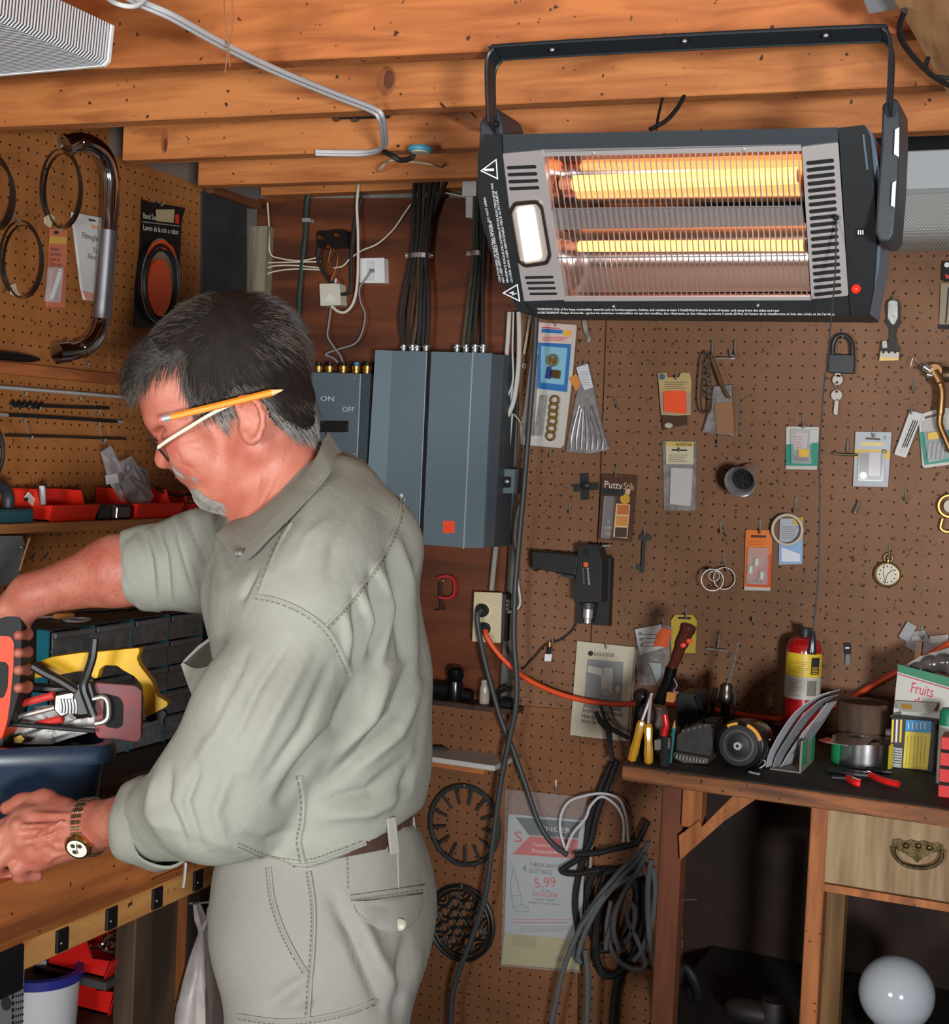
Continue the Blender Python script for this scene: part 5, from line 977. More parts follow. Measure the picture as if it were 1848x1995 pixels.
# --- cord tangle left of the bench
GCORD = plain('grey_cord',(96,98,100),0.5)
wl2 = [('grey_power_cable',[(1234,1690),(1190,1726),(1150,1770),(1128,1812),(1118,1850),(1124,1870),(1140,1872)],0.0066,GCORD,'grey cord swooping out of the tangle into a low hook bend'),
       ('grey_power_cable',[(1254,1654),(1215,1690),(1180,1730),(1150,1772),(1120,1830),(1100,1880),(1085,1940),(1066,2040)],0.0064,GCORD,'grey cord running from the bench end down past the vacuum pack'),
       ('grey_power_cable',[(1250,1700),(1205,1722),(1170,1752),(1135,1800)],0.006,GCORD,'short grey cord end crossing the middle of the tangle'),
       ('grey_power_cable',[(1268,1674),(1262,1720),(1262,1790),(1268,1850),(1280,1910),(1292,2040)],0.0064,GCORD,'grey cord hanging straight beside the red bench leg'),
       ('grey_power_cable',[(1190,1755),(1182,1810),(1196,1860),(1225,1885),(1250,1888),(1256,1872),(1240,1830),(1222,1790),(1228,1760),(1236,1775),(1232,1810),(1210,1850)],0.0055,GCORD,'grey cord forming the big lower loop of the tangle'),
       ('grey_power_cable',[(1215,1745),(1196,1790),(1182,1830),(1180,1850)],0.005,GCORD,'thin grey cord between the tangle loops'),
       ('grey_power_cable',[(1262,1640),(1246,1672),(1208,1712),(1168,1762),(1140,1815),(1126,1862),(1130,1876)],0.006,GCORD,'grey cord lying on top of the cord tangle with a bent end'),
       ('grey_power_cable',[(1258,1664),(1240,1700),(1205,1760),(1195,1810),(1205,1850)],0.0055,GCORD,'grey cord curving through the upper part of the tangle'),
       ('grey_power_cable',[(1272,1690),(1276,1740),(1268,1800),(1250,1850),(1234,1872)],0.006,GCORD,'grey cord bowed against the red bench leg'),
       ('black_power_cable',[(1192,1486),(1172,1530),(1150,1590),(1140,1660),(1128,1700),(1120,1760),(1128,1830)],0.0075,BLKR,'thick black cord dropping from the bench corner'),
       ('black_power_cable',[(1202,1482),(1188,1520),(1165,1580),(1150,1640),(1130,1670),(1100,1690),(1095,1698),(1120,1702),(1170,1694)],0.0070,BLKR,'black cord bending back into a tight loop'),
       ('black_power_cable',[(1120,1664),(1160,1662),(1200,1652),(1240,1640),(1262,1600)],0.0070,BLKR,'black cord stretched toward the bench leg'),
       ('black_power_cable',[(1145,1730),(1160,1700),(1200,1696),(1235,1720),(1240,1780),(1215,1830),(1170,1850),(1150,1800),(1145,1730)],0.0085,BLKR,'black coiled cord forming the core of the tangle'),
       ('black_power_cable',[(1180,1700),(1230,1690),(1255,1730),(1250,1810),(1220,1880),(1180,1900),(1160,1860),(1165,1760),(1180,1700)],0.009,BLKR,'thick black coil hanging behind the grey cords'),
       ('grey_power_cable',[(1140,1850),(1145,1920),(1140,2040)],0.0068,GCORD,'grey cord falling straight to the floor under the tangle'),
       ('black_power_cable',[(1216,1860),(1200,1930),(1190,2040)],0.010,BLKR,'thick black cord end falling to the floor')]
for i,(nm,p,r_,m_,lab) in enumerate(wl2): cable(nm,lab,[W(x,y,(0.075 + 0.011 * (i % 4)) if 'grey' in nm else (0.03 + 0.010 * (i % 3))) for x,y in p],r_,m_,None,6,8,'cord')
for k,p in enumerate(([(1104,1662),(1092,1625),(1092,1590),(1108,1562),(1140,1550),(1175,1546),(1204,1556),(1218,1585),(1224,1640)],[(1100,1662),(1115,1625),(1140,1595),(1150,1570),(1172,1552),(1200,1570),(1214,1600),(1214,1640)])):
    cable('white_lamp_cable',('outer','inner')[k] + ' loop of white lamp cord above the dark cord tangle',[W(x,y,0.045 + 0.01 * k) for x,y in p],0.0032,WHC,None,6,8,'cord')
cable('pale_hose','pale grey tube hanging behind the dark cords',[W(x,y,0.03) for x,y in [(1152,1620),(1150,1680),(1148,1720)]],0.004,plain('pale_tube',(150,148,140)),None,4,8)
t = wthing('black_pliers','black long-handled pliers hanging open in front of the manual','pliers',1190,1490,0.06)
def flat(px,off,th,m_,nm,par): return wp(px,off,th,m_,nm,par,0.0015)
flat([(1166,1374),(1172,1377),(1180,1402),(1190,1416),(1226,1436),(1224,1442),(1186,1424),(1176,1408)],0.075,0.006,BLKR,'jaw_handle',t); flat([(1156,1388),(1162,1386),(1170,1402),(1184,1412),(1190,1430),(1192,1456),(1196,1482),(1188,1484),(1184,1450),(1178,1424),(1164,1408)],0.082,0.006,BLKR,'jaw_handle',t); disc(1184,1414,4,0.084,BLK,'pivot',t,0.003)
# ================================================================== things on the right bench
def bt(x,y): return T(x,y,BZ)
def sx(p): return (Vector(p) - CAM).dot(FWD) / 2700
def yslab(px,Y,th,m_,name,par,r=0.0,bev=0.0,sm=35):
    P = [PY(x,y,Y) for x,y in px]
    if r: P = fillet(P,r)
    return MB().prism(P,(0,th,0)).build(name,m_,par,smooth=sm,bevel=bev)
def ytube(name,pts,Y,r,m_,par,seg=8,n=5): return MB().tube(crv([PY(p[0],p[1],p[2] if len(p) > 2 else Y) for p in pts],n),r,seg).build(name,m_,par)
def bthing(name,label,cat,x,Y,group=None):
    p_ = PY(x,1450,Y); return thing(name,label,cat,(p_.x,Y,BZ),group)
# --- extinguisher bottle
Y0 = 2.905; zt = PY(1565,1240,Y0).z; xc = PY(1563,1330,Y0).x; R0 = 34.5 * sx(PY(1563,1330,Y0)); hh = zt - BZ
t = thing('extinguisher','red fire extinguisher bottle with yellow and white labels on the bench','extinguisher',(xc,Y0,BZ)); o = Vector((xc,Y0,BZ))
MB().lathe([(R0 * 0.9,0.0),(R0,0.004),(R0,hh - 0.030),(R0 * 0.96,hh - 0.018),(R0 * 0.82,hh - 0.008),(R0 * 0.5,hh - 0.001),(R0 * 0.3,hh)],o,Z_,40).build('bottle',plain('extinguisher_red',(176,22,26),0.22,coat=0.5),t)
MB().lathe([(0.010,-0.001),(0.010,0.004),(0.012,0.005),(0.012,0.016),(0.0105,0.019)],o + Z_ * hh,Z_,20).build('cap',plain('cap_black',(44,46,48),0.5),t)
def wrap(z0,z1,m_,nm,a0=0.0,a1=2 * math.pi,rr=1.006,par=t,o_=o,R_=R0):
    full = a1 - a0 > 6.2; n_ = 40; A_ = []; B2 = []
    for k in range(n_ + 1): a = a0 + (a1 - a0) * k / n_; d_ = Vector((math.cos(a),math.sin(a),0)) * R_ * rr; A_.append(o_ + d_ + Z_ * z0); B2.append(o_ + d_ + Z_ * z1)
    return MB().strip(A_,B2).build(nm,m_,par,smooth=60)
zq = lambda y: PY(1565,y,Y0 - R0).z - BZ
YEL = plain('label_yellow',(232,196,50),0.4); wrap(zq(1320),zq(1274),YEL,'yellow_label'); wrap(zq(1364),zq(1320),plain('label_white',(196,192,182),0.5),'white_label')
vA = math.atan2(-Y0,-xc); wrap(zq(1314),zq(1281),INK,'black_block',vA + 0.42,vA + 1.0,1.010)
for i in range(4): wrap(zq(1300 + i * 3.6),zq(1301.4 + i * 3.6),YEL,'printed_line',vA + 0.50,vA + 0.95 - 0.08 * (i % 2),1.013)
for i in range(6): wrap(zq(1290 + i * 4),zq(1291 + i * 4),plain('label_print',(150,124,40)),'printed_line',vA - 0.95,vA + 0.25 - 0.1 * (i % 3),1.010)
for i in range(7): wrap(zq(1326 + i * 5),zq(1327 + i * 5),INKG,'printed_line',vA - 0.9,vA - 0.1 - 0.12 * (i % 3),1.010)
wrap(zq(1356),zq(1326),plain('label_mottle',(130,128,120),0.6,noise=0.5,scale=400),'printed_table',vA + 0.25,vA + 0.85,1.010)
# --- screwdrivers with amber handles
AMB = mat('amber_plastic',(206,150,40),0.15,alpha=0.9,spec=0.8)
for k,(xa,ya,xb,yb,Y,lab) in enumerate(((1250,1404,1229,1484,2.46,'slanting screwdriver with amber plastic handle leaning on the bench edge'),(1262,1410,1263,1489,2.445,'upright screwdriver with amber plastic handle on the bench edge'))):
    b_ = bt(xb,yb); top = PY(xa,ya,b_.y); t = thing('screwdriver',lab,'screwdriver',b_); d = top - b_
    MB().lathe([(0.004,0.0005),(0.008,0.004),(0.009,d.length * 0.3),(0.0075,d.length * 0.55),(0.0085,d.length * 0.9),(0.006,d.length)],b_ ,d,8).build('handle',AMB,t,smooth=20)
    MB().cyl(top,top + d.normalized() * 0.05 + Y_ * 0.02,0.003,8).build('blade',CHROMEB,t)
# --- paint brush with red handle, blue pencil, can, and dark ball
b_ = bt(1294,1492); t = thing('paint_brush','paint brush with red handle standing on its bristles on the bench','paint brush',b_); Yb = b_.y
MB().lathe([(0.0085,0.0),(0.0105,0.02),(0.011,0.055)],b_,Z_,14).build('bristles',plain('bristle_dark',(30,28,28),0.9),t); yslab([(1274,1442),(1304,1438),(1304,1458),(1275,1462)],Yb - 0.008,0.016,plain('ferrule',(150,146,140),0.4,metal=0.6),'ferrule',t,0.002)
ytube('handle',[(1292,1440),(1294,1425),(1297,1412),(1294,1392)],Yb,0.0058,plain('red_handle',(210,30,36),0.25),t,10); ytube('handle_tip',[(1292,1440),(1292,1424)],Yb,0.0035,WHITEP,t,10)
b_ = bt(1304,1487); t = thing('blue_pencil','teal pencil standing upright beside the paint brush','pencil',b_); e_ = PY(1314,1404,b_.y + 0.02); MB().cyl(b_,b_ + (e_ - b_) * 0.82,0.0036,6).build('barrel',plain('pencil_teal',(44,120,124),0.35),t,smooth=20); MB().cyl(b_ + (e_ - b_) * 0.82,e_,0.0034,8,0.0008).build('tip',plain('pencil_wood',(196,160,110)),t)
Y1 = 2.57; t = bthing('spotted_can','dark spotted spray can among the bench tools','can',1276,Y1); p_ = PY(1276,1440,Y1); zz = PY(1276,1372,Y1).z
MB().lathe([(0.021,0),(0.022,0.003),(0.022,zz - BZ - 0.012),(0.017,zz - BZ - 0.003),(0.008,zz - BZ)],(p_.x,Y1,BZ),Z_,24).build('can',plain('can_spotted',(62,56,52),0.5,noise=0.6,scale=70,c2=(120,96,72)),t)
Y1 = 2.52; t = bthing('dark_bulb','dark round rubber bulb behind the spotted can','bulb',1250,Y1); c = PY(1251,1356,Y1); MB().ball(c,(0.018,0.018,0.015),18,12).build('bulb',plain('rubber_brown',(42,34,30),0.3),t); MB().lathe([(0.022,0),(0.02,0.005),(0.012,c.z - BZ - 0.012)],(c.x,Y1,BZ),Z_,16).build('stand',BLKR,t)
# --- brown handled crimping tool
Y1 = 2.66; t = bthing('crimping_tool','brown handled tool with red tips leaning upright among the bench tools','hand tool',1310,Y1)
ytube('lower_arm',[(1285,1480,2.60),(1276,1400),(1286,1362),(1300,1330),(1308,1300)],Y1,0.012,GB,t,10)
MB().tube(crv([PY(x,y,Y1) for x,y in [(1306,1306),(1316,1284),(1326,1256),(1338,1228),(1342,1216)]],5),[0.010] * 5 + [0.0115] * 5 + [0.014] * 5 + [0.016] * 5 + [0.010],14).build('handle',plain('brown_gloss',(84,40,30),0.2),t)
for x,y,a in ((1330,1257,0.4),(1341,1249,-0.3)): MB().ball(PY(x,y,Y1 - 0.018),(0.0065,0.004,0.0055),10,6).build('red_tip',plain('red_tip',(250,80,60),0.4),t)
ytube('spring',[(1312,1322),(1318,1336),(1312,1346),(1322,1350)],Y1 - 0.012,0.0018,CHROME,t,6); yslab([(1299,1348),(1316,1350),(1312,1369),(1296,1367)],Y1 - 0.016,0.012,plain('cork',(190,128,66),0.8),'cork',t,0.002)
# --- packs on the wall behind the bench tools
t = wthing('tag_bag','clear bag with ticked white card and orange print above the bench tools','plastic bag',1270,1330)
patch([(1240,1226),(1290,1216),(1310,1222),(1302,1290),(1296,1336),(1242,1334),(1238,1290)],0.016,CLEARM,'bag',t,0.012); patch([(1236,1226),(1288,1216),(1292,1262),(1246,1276)],0.022,plain('slip_grey',(186,184,184)),'card',t); lines(t,1248,1232,1278,1262,4,0.0226,INK,1.0,4)
for i in range(3): q = [(1243 + i * 1.5,1232 + i * 11),(1249 + i * 1.5,1231 + i * 11),(1250 + i * 1.5,1237 + i * 11),(1244 + i * 1.5,1238 + i * 11)]; patch(q,0.0226,INKG,'tick_box',t)
patch([(1290,1222),(1309,1228),(1300,1262),(1272,1258),(1278,1236)],0.024,plain('print_orange',(214,90,40)),'orange_print',t); patch([(1262,1290),(1288,1292),(1286,1322),(1278,1328),(1270,1306)],0.024,plain('part_pale',(160,172,168),0.3),'plastic_part',t); hook(1291,1203,'peg hook holding the bag with the ticked card',16)
t = wthing('yellow_card','empty yellow hanging card behind the brown tool handle','card',1332,1275); patch([(1314,1198),(1348,1198),(1357,1208),(1354,1273),(1307,1270),(1307,1208)],0.016,plain('card_mustard',(186,160,50),0.5),'card',t,0.002); patch([(1320,1202),(1345,1202),(1345,1207),(1320,1206)],0.0166,INK,'slot',t,0.0006,0.001); hook(1336,1186,'peg hook holding the empty yellow card',14)
# --- drill chuck with twist bit
Y1 = 2.78; t = bthing('hand_drill','old hand drill standing on the bench with a twist bit pointing up','drill',1412,Y1); c0 = PY(1413,1372,Y1); c1 = PY(1415,1330,Y1); dd = (c1 - c0)
MB().lathe([(0.010,0),(0.0145,0.006),(0.0145,0.022),(0.0125,0.026),(0.0125,0.040),(0.006,dd.length)],c0,dd,20).build('chuck',mat('chuck_steel',(112,104,92),0.35,0.9),t)
P0,P1 = PY(1418,1330,Y1),PY(1437,1252,Y1); q = MB(); d = P1 - P0; u = d.orthogonal().normalized(); v = d.normalized().cross(u)
for s_ in (0,math.pi): q.tube([P0 + d * k / 40 + (u * math.cos(k * 0.75 + s_) + v * math.sin(k * 0.75 + s_)) * 0.0022 for k in range(41)],0.0016,6)
q.build('twist_bit',CHROME,t); MB().tube([c0,PY(1413,1400,Y1),Vector((c0.x,Y1,BZ + 0.001))],[0.009,0.012,0.016],12).build('body',BLK,t)
ytube('frame',[(1394,1340),(1388,1370),(1386,1400)],Y1,0.005,BLK,t); ytube('rod',[(1434,1338),(1430,1380),(1428,1406)],Y1 - 0.03,0.0024,plain('rod_grey',(90,88,84),0.4,metal=0.7),t); ytube('frame',[(1375,1392),(1400,1398),(1428,1408)],Y1 - 0.03,0.006,BLK,t)
# --- sanders: black box tool with a ribbed top
Y1 = 2.52; t = bthing('belt_sander','dusty dark belt sander with ribbed top and toothed metal base','sander',1355,Y1)
yslab([(1318,1432),(1334,1420),(1362,1410),(1384,1410),(1388,1450),(1382,1478),(1316,1474)],Y1,0.09,plain('dusty_black',(54,52,52),0.7,noise=0.3,scale=60),'body',t,0.004,0.003)
for i in range(5): MB().tube([PY(1330 + i * 11,1424 - i * 2.5,Y1 - 0.002),PY(1330 + i * 11 + 8,1414 - i * 2,Y1 + 0.07)],0.003,6).build('rib',plain('dusty_rib',(84,82,80),0.7),t)
bb_ = bt(1340,1490); yslab([(1312,1466),(1380,1478),(1378,1488),(1330,1486),(1312,1476)],bb_.y + 0.01,0.07,plain('base_steel',(120,116,110),0.4,metal=0.7),'base_plate',t,0.002)
for i in range(9): MB().cyl(PY(1318 + i * 6.5,1470 + i * 1.2,bb_.y + 0.004),PY(1317 + i * 6.5,1478 + i,bb_.y + 0.004),0.0018,6).build('tooth',CHROMEB,t)
Y1 = 2.72; t = bthing('black_charger','black square charger box behind the dusty sander','charger',1350,Y1); yslab([(1322,1350),(1356,1352),(1362,1372),(1358,1412),(1320,1416),(1316,1370)],Y1,0.08,plain('charger_black',(34,34,36),0.5),'body',t,0.004,0.003); z_ = PY(1340,1414,Y1).z; MB().box((PY(1322,1400,Y1).x,Y1 + 0.01,BZ),(PY(1355,1400,Y1).x,Y1 + 0.075,z_ + 0.004),0.003).build('base',BLK,t,smooth=30); ytube('handle',[(1356,1356),(1364,1376),(1370,1396)],Y1 - 0.004,0.005,BLK,t)
# --- round motor with yellow marks
Y1 = 2.50; c = PY(1440,1452,Y1); t = bthing('angle_grinder','round black grinder with steel hub and yellow stripes facing out','grinder',1440,Y1); s_ = sx(c); ax = Vector((-0.05,-1,0.06))
def lt(prof,m_,nm,seg=40): MB().lathe([(r_ * s_,h_) for r_,h_ in prof],c,ax,seg).build(nm,m_,t)
lt([(44,-0.09),(49,-0.05),(49.5,-0.01),(47,0.0),(40,0.002)],GB,'housing'); lt([(40,0.0),(39,0.006),(34,0.006)],plain('rim_grey',(70,70,72),0.3,metal=0.7),'rim'); lt([(31,0.003),(30.5,0.008),(27,0.008),(26,0.003)],mat('worn_steel',(120,118,112),0.3,0.9),'hub_ring'); lt([(24,0.0),(22,0.007),(10,0.008)],plain('hub_dark',(60,60,62),0.35,metal=0.8),'hub'); lt([(8,0.007),(7.5,0.014),(4,0.014)],CHROMEB,'spindle'); lt([(3,0.0145),(3,0.0150)],BLK,'spindle_hole')
u_ = X_; 
def arcp(a0,a1,r0,r1,h_):
    q = []; n_ = 10; axn = ax.normalized()
    for k in range(n_ + 1): a = a0 + (a1 - a0) * k / n_; q.append(c + (X_ * math.cos(a) + Z_ * math.sin(a)) * r1 * s_ + axn * h_)
    for k in range(n_,-1,-1): a = a0 + (a1 - a0) * k / n_; q.append(c + (X_ * math.cos(a) + Z_ * math.sin(a)) * r0 * s_ + axn * h_)
    return q
MB().prism(arcp(0.35,1.25,40,46.5,0.003),-ax.normalized() * 0.003).build('yellow_stripe',plain('tool_yellow',(226,160,50),0.4),t,smooth=0); MB().prism(arcp(1.7,2.2,40,45,0.003),-ax.normalized() * 0.003).build('yellow_stripe',plain('tool_yellow',(226,160,50),0.4),t,smooth=0)
MB().box((c.x - 0.02,Y1 - 0.0,BZ),(c.x + 0.02,Y1 + 0.07,c.z - 46 * s_),0.002).build('foot',BLK,t,smooth=30); ytube('guard_arm',[(1392,1412),(1376,1410),(1372,1400),(1378,1424),(1392,1440)],Y1 + 0.03,0.006,BLK,t)
# --- stack of folded masks in a cardboard box
Yd = bt(1545,1506).y + 0.004; t = thing('mask_box','open carton with grey folded dust masks spilling out','carton',(PY(1545,1500,Yd).x,Yd + 0.05,BZ)); CAR = plain('carton_grey',(136,128,122),0.7)
f0 = [PY(x,y,Yd) for x,y in [(1500,1436),(1506,1430),(1498,1498),(1535,1506),(1556,1504),(1556,1440)]]
yslab([(1499,1470),(1554,1470),(1556,1504),(1498,1500)],Yd + 0.10,0.003,CAR,'back_wall',t)
MB().add([PY(1556,1441,Yd),PY(1556,1505,Yd),Vector((PY(1556,1505,Yd).x,Yd + 0.13,BZ)),Vector((PY(1556,1505,Yd).x,Yd + 0.13,PY(1556,1441,Yd).z))],[(0,1,2,3)]).build('side_wall',CAR,t,smooth=0)
xs_ = PY(1558,1470,Yd).x; zs_ = PY(1556,1443,Yd).z
MB().box((xs_,Yd,BZ),(xs_ + 0.003,Yd + 0.13,zs_),0.0).build('side_wall',CAR,t,smooth=0); MB().box((xs_ + 0.0031,Yd + 0.004,BZ + 0.01),(xs_ + 0.0036,Yd + 0.05,zs_ - 0.006),0).build('green_print',plain('print_leafgreen',(40,150,96),0.5),t,smooth=0); MB().box((xs_ + 0.0031,Yd + 0.09,BZ + 0.004),(xs_ + 0.0036,Yd + 0.128,zs_),0).build('green_print',plain('print_leafgreen',(40,150,96),0.5),t,smooth=0)
MB().box((PY(1499,1498,Yd).x,Yd,BZ),(xs_,Yd + 0.13,BZ + 0.002),0).build('floor_flap',CAR,t,smooth=0)
MK = plain('mask_grey',(136,138,142),0.6)
masks = [[(1626,1346),(1600,1356),(1560,1384),(1530,1424),(1508,1466),(1502,1492)],[(1622,1356),(1604,1366),(1572,1396),(1546,1434),(1524,1470),(1516,1496)],[(1620,1368),(1602,1392),(1578,1420),(1548,1462),(1528,1496)],[(1614,1372),(1592,1410),(1566,1446),(1540,1480),(1533,1496)]]
for k,m2 in enumerate(masks):
    P = crv([PY(x,y,Yd + 0.012 + 0.012 * k) for x,y in m2],5); P = [Vector((p_.x,p_.y,max(p_.z,BZ + 0.004))) for p_ in P]
    ribbon(P,0.020 + 0.004 * (k % 2),0.0016,(Y_ * 0.96 + X_ * 0.28).normalized()).build('folded_mask',MK if k % 2 else plain('mask_pale',(172,174,178),0.6),t,smooth=60)
ytube('strap',[(1500,1440),(1490,1452),(1500,1462),(1486,1472),(1490,1488),(1474,1500)],Yd,0.0012,WHC,t); bc = bt(1462,1507); MB().obox(bc + Vector((0.006,0,0.002)),(Vector((1,-0.5,0)),Vector((0.5,1,0)),Z_),(0.012,0.003,0.0018),0.001).build('strap_clip',plain('clip_pale',(150,152,154),0.4),t,smooth=30)
# --- roll of foil tape
bc = bt(1672,1497); r_ = 62 * sx(bc); c = Vector((bc.x,bc.y + r_ * 0.9,BZ)); hz = PY(1672,1449,bc.y).z - BZ
t = thing('foil_tape_roll','roll of shiny foil tape with green end lying flat on the bench','tape roll',c); FOIL = mat('foil',(214,214,216),0.2,1.0)
MB().lathe([(r_ * 0.55,0.0005),(r_,0.0005),(r_,hz),(r_ * 0.55,hz),(r_ * 0.55,0.0005)],c,Z_,48,cap=False).build('roll',FOIL,t); MB().lathe([(r_ * 0.50,0.001),(r_ * 0.545,0.001),(r_ * 0.545,hz - 0.001),(r_ * 0.50,hz - 0.001),(r_ * 0.50,0.001)],c,Z_,40,cap=False).build('core',plain('core_grey',(120,116,112),0.7),t)
vA = math.atan2(-c.y,-c.x); wrap(0.001,hz - 0.0005,plain('liner_green',(40,160,96),0.5),'green_liner',vA - 1.5,vA - 0.8,1.006,t,c,r_); wrap(0.001,hz - 0.0005,plain('liner_yellow',(206,190,50),0.5),'yellow_edge',vA + 0.85,vA + 1.1,1.006,t,c,r_)
MB().prism([T(x,y,BZ + hz + 0.002) for x,y in [(1594,1440),(1650,1436),(1700,1440),(1690,1450),(1652,1452),(1606,1446)]],(0,0,-0.001)).build('loose_liner',FOIL,t,smooth=0); MB().prism([T(x,y,BZ + hz + 0.003) for x,y in [(1594,1441),(1612,1436),(1620,1441),(1606,1446)]],(0,0,-0.001)).build('liner_tab',plain('tab_red',(214,70,66),0.5),t,smooth=0)
# --- pliers with red handles
t = thing('red_pliers','small pliers with red dipped handles at the bench front edge','pliers',bt(1690,1525)); RH = plain('dipped_red',(226,36,36),0.3)
def bl(pts,r_,m_,nm): return MB().tube(crv([T(x,y,BZ + z_) for x,y,z_ in pts],4),r_,8).build(nm,m_,t)
bl([(1612,1500,0.006),(1650,1506,0.007),(1690,1510,0.007)],0.0055,plain('jaw_steel',(60,60,62),0.4,metal=0.7),'jaw'); bl([(1690,1508,0.007),(1700,1512,0.008),(1725,1522,0.008),(1750,1528,0.008)],0.006,RH,'handle'); bl([(1652,1516,0.006),(1666,1524,0.007),(1676,1526,0.007)],0.007,RH,'handle'); bl([(1620,1514,0.005),(1650,1516,0.006)],0.0035,MATS['jaw_steel'],'jaw'); bl([(1690,1500,0.004),(1735,1504,0.004)],0.004,MATS['jaw_steel'],'jaw')
# --- rusty block behind the tape roll
Y1 = 2.78; t = bthing('rusty_can','rusted dark tin can behind the foil tape','can',1680,Y1); c = PY(1676,1420,Y1); z1_ = PY(1676,1370,Y1).z; MB().lathe([(0.050,0),(0.052,0.004),(0.052,z1_ - BZ - 0.004),(0.049,z1_ - BZ),(0.045,z1_ - BZ - 0.004)],(c.x,Y1 + 0.03,BZ),Z_,28).build('can',mat('rust',(92,68,50),0.75,c2=(44,34,28),scale=18,stretch=(3,3,0.4),detail=8),t)
# --- boxes on the right
Y1 = bt(1790,1502).y; t = thing('blue_yellow_box','open black carton with blue and yellow panels on the bench','box',(PY(1790,1500,Y1).x,Y1 + 0.03,BZ)); KB = plain('carton_black',(34,34,34),0.5)
x0_,x1_ = PY(1732,1470,Y1).x,PY(1818,1470,Y1).x; zt_ = PY(1780,1402,Y1).z
MB().box((x0_,Y1,BZ),(x1_,Y1 + 0.07,zt_),0.0006).build('carton',KB,t,smooth=30)
def fp(px,m_,nm,d=0.0004,par=t,Y_f=None): return MB().prism([PY(x,y,(Y_f or Y1) - d) for x,y in px],(0,d * 0.9,0)).build(nm,m_,par,smooth=0)
fp([(1764,1402),(1814,1405),(1813,1428),(1763,1424)],plain('box_blue',(40,150,214),0.4),'blue_panel'); fp([(1763,1425),(1813,1428),(1806,1500),(1758,1496)],plain('box_yellow',(226,204,50),0.4),'yellow_panel')
for i in range(5): fp([(1768 + i * 8,1408),(1770 + i * 8,1408),(1770 + i * 8,1420),(1768 + i * 8,1420)],PW,'printed_line',0.0008)
for i in range(6): fp([(1767 + i * 7,1434),(1768 + i * 7,1434),(1764 + i * 7,1490),(1763 + i * 7,1490)],plain('print_olive',(140,126,40)),'printed_line',0.0008)
for i in range(3): fp([(1737 + i * 8,1402),(1741 + i * 8,1402),(1739 + i * 8,1446),(1735 + i * 8,1446)],(YEL,PW,YEL)[i],'printed_line',0.0006)
fp([(1735,1456),(1757,1458),(1755,1496),(1733,1493)],plain('barcode_pale',(170,172,170)),'barcode')
for i in range(6): fp([(1736,1460 + i * 5),(1755,1462 + i * 5),(1755,1463.5 + i * 5),(1736,1461.5 + i * 5)],INK,'bar',0.0008)
fl = [PY(1742,1366,Y1 + 0.03),PY(1826,1371,Y1 + 0.03),PY(1815,1390,Y1 + 0.005),PY(1752,1386,Y1 + 0.005)]
MB().prism(fl,(0,0.001,0.001)).build('flap',plain('flap_white',(186,184,178),0.6),t,smooth=0); MB().prism([p_ + Vector((0,-0.0006,0.0002)) for p_ in [fl[0].lerp(fl[1],0.12).lerp(fl[3].lerp(fl[2],0.12),0.25),fl[0].lerp(fl[1],0.40).lerp(fl[3].lerp(fl[2],0.40),0.25),fl[0].lerp(fl[1],0.40).lerp(fl[3].lerp(fl[2],0.40),0.7),fl[0].lerp(fl[1],0.12).lerp(fl[3].lerp(fl[2],0.12),0.7)]],(0,0.0004,0)).build('flap_print',plain('print_goldbrown',(196,150,50)),t,smooth=0)
ytube('inner_flap',[(1736,1396,Y1 + 0.02),(1770,1384,Y1 + 0.06),(1812,1396,Y1 + 0.05)],Y1,0.003,plain('flap_grey',(120,114,108),0.7),t)
Y2 = Y1 + 0.09; t = thing('small_white_carton','small white carton tucked behind the blue and yellow box','box',(PY(1722,1440,Y2).x,Y2 + 0.02,BZ)); MB().box((PY(1713,1440,Y2).x,Y2,BZ),(PY(1750,1440,Y2).x,Y2 + 0.04,PY(1722,1420,Y2).z),0.0006).build('carton',plain('flap_white',(186,184,178),0.6),t,smooth=30); MB().box((PY(1713,1440,Y2).x - 0.0004,Y2 - 0.0006,PY(1722,1424,Y2).z),(PY(1750,1440,Y2).x,Y2 + 0.04,PY(1722,1419,Y2).z),0.0).build('lid',plain('lid_tan',(130,110,92),0.7),t,smooth=0)
Y3 = 2.74; t = thing('fruit_carton','white open carton with green top edge and red fruit lettering','carton',(PY(1800,1380,Y3).x,Y3 + 0.05,BZ)); WB = plain('carton_white',(192,190,184),0.5)
pf = [(1747,1297),(1760,1301),(1900,1331),(1900,1450),(1738,1440)]; xL = PY(1742,1370,Y3).x
MB().prism([PY(x,y,Y3) for x,y in [(1748,1305),(1880,1340),(1880,1432),(1738,1405)]],(0,0.10,0)).build('carton',WB,t,smooth=0)
MB().box((xL,Y3,BZ),(xL + 0.17,Y3 + 0.10,PY(1740,1405,Y3).z + 0.001),0).build('carton_base',WB,t,smooth=0)
fp([(1748,1294),(1880,1328),(1880,1348),(1748,1309)],plain('carton_green',(30,120,84),0.5),'green_edge',0.0006,t,Y3); fp([(1748,1312),(1880,1350),(1880,1353),(1748,1314)],plain('carton_redline',(176,40,54)),'red_line',0.0008,t,Y3)
FR = plain('fruit_red',(204,40,70),0.5); MB().text('Fruits',PY(1773,1349,Y3 - 0.001),PY(1816,1359,Y3 - 0.001),-Y_,0.020).build('lettering',FR,t,smooth=0); MB().text('de',PY(1779,1371,Y3 - 0.001),PY(1800,1376,Y3 - 0.001),-Y_,0.015).build('lettering',FR,t,smooth=0)
for i in range(4): MB().ball(PY(1754 + i * 6,1368 + i % 2 * 3,Y3 - 0.0004),(0.004,0.0006,0.003),10,6).build('printed_fruit',plain('fruit_dark',(80,30,40)),t)
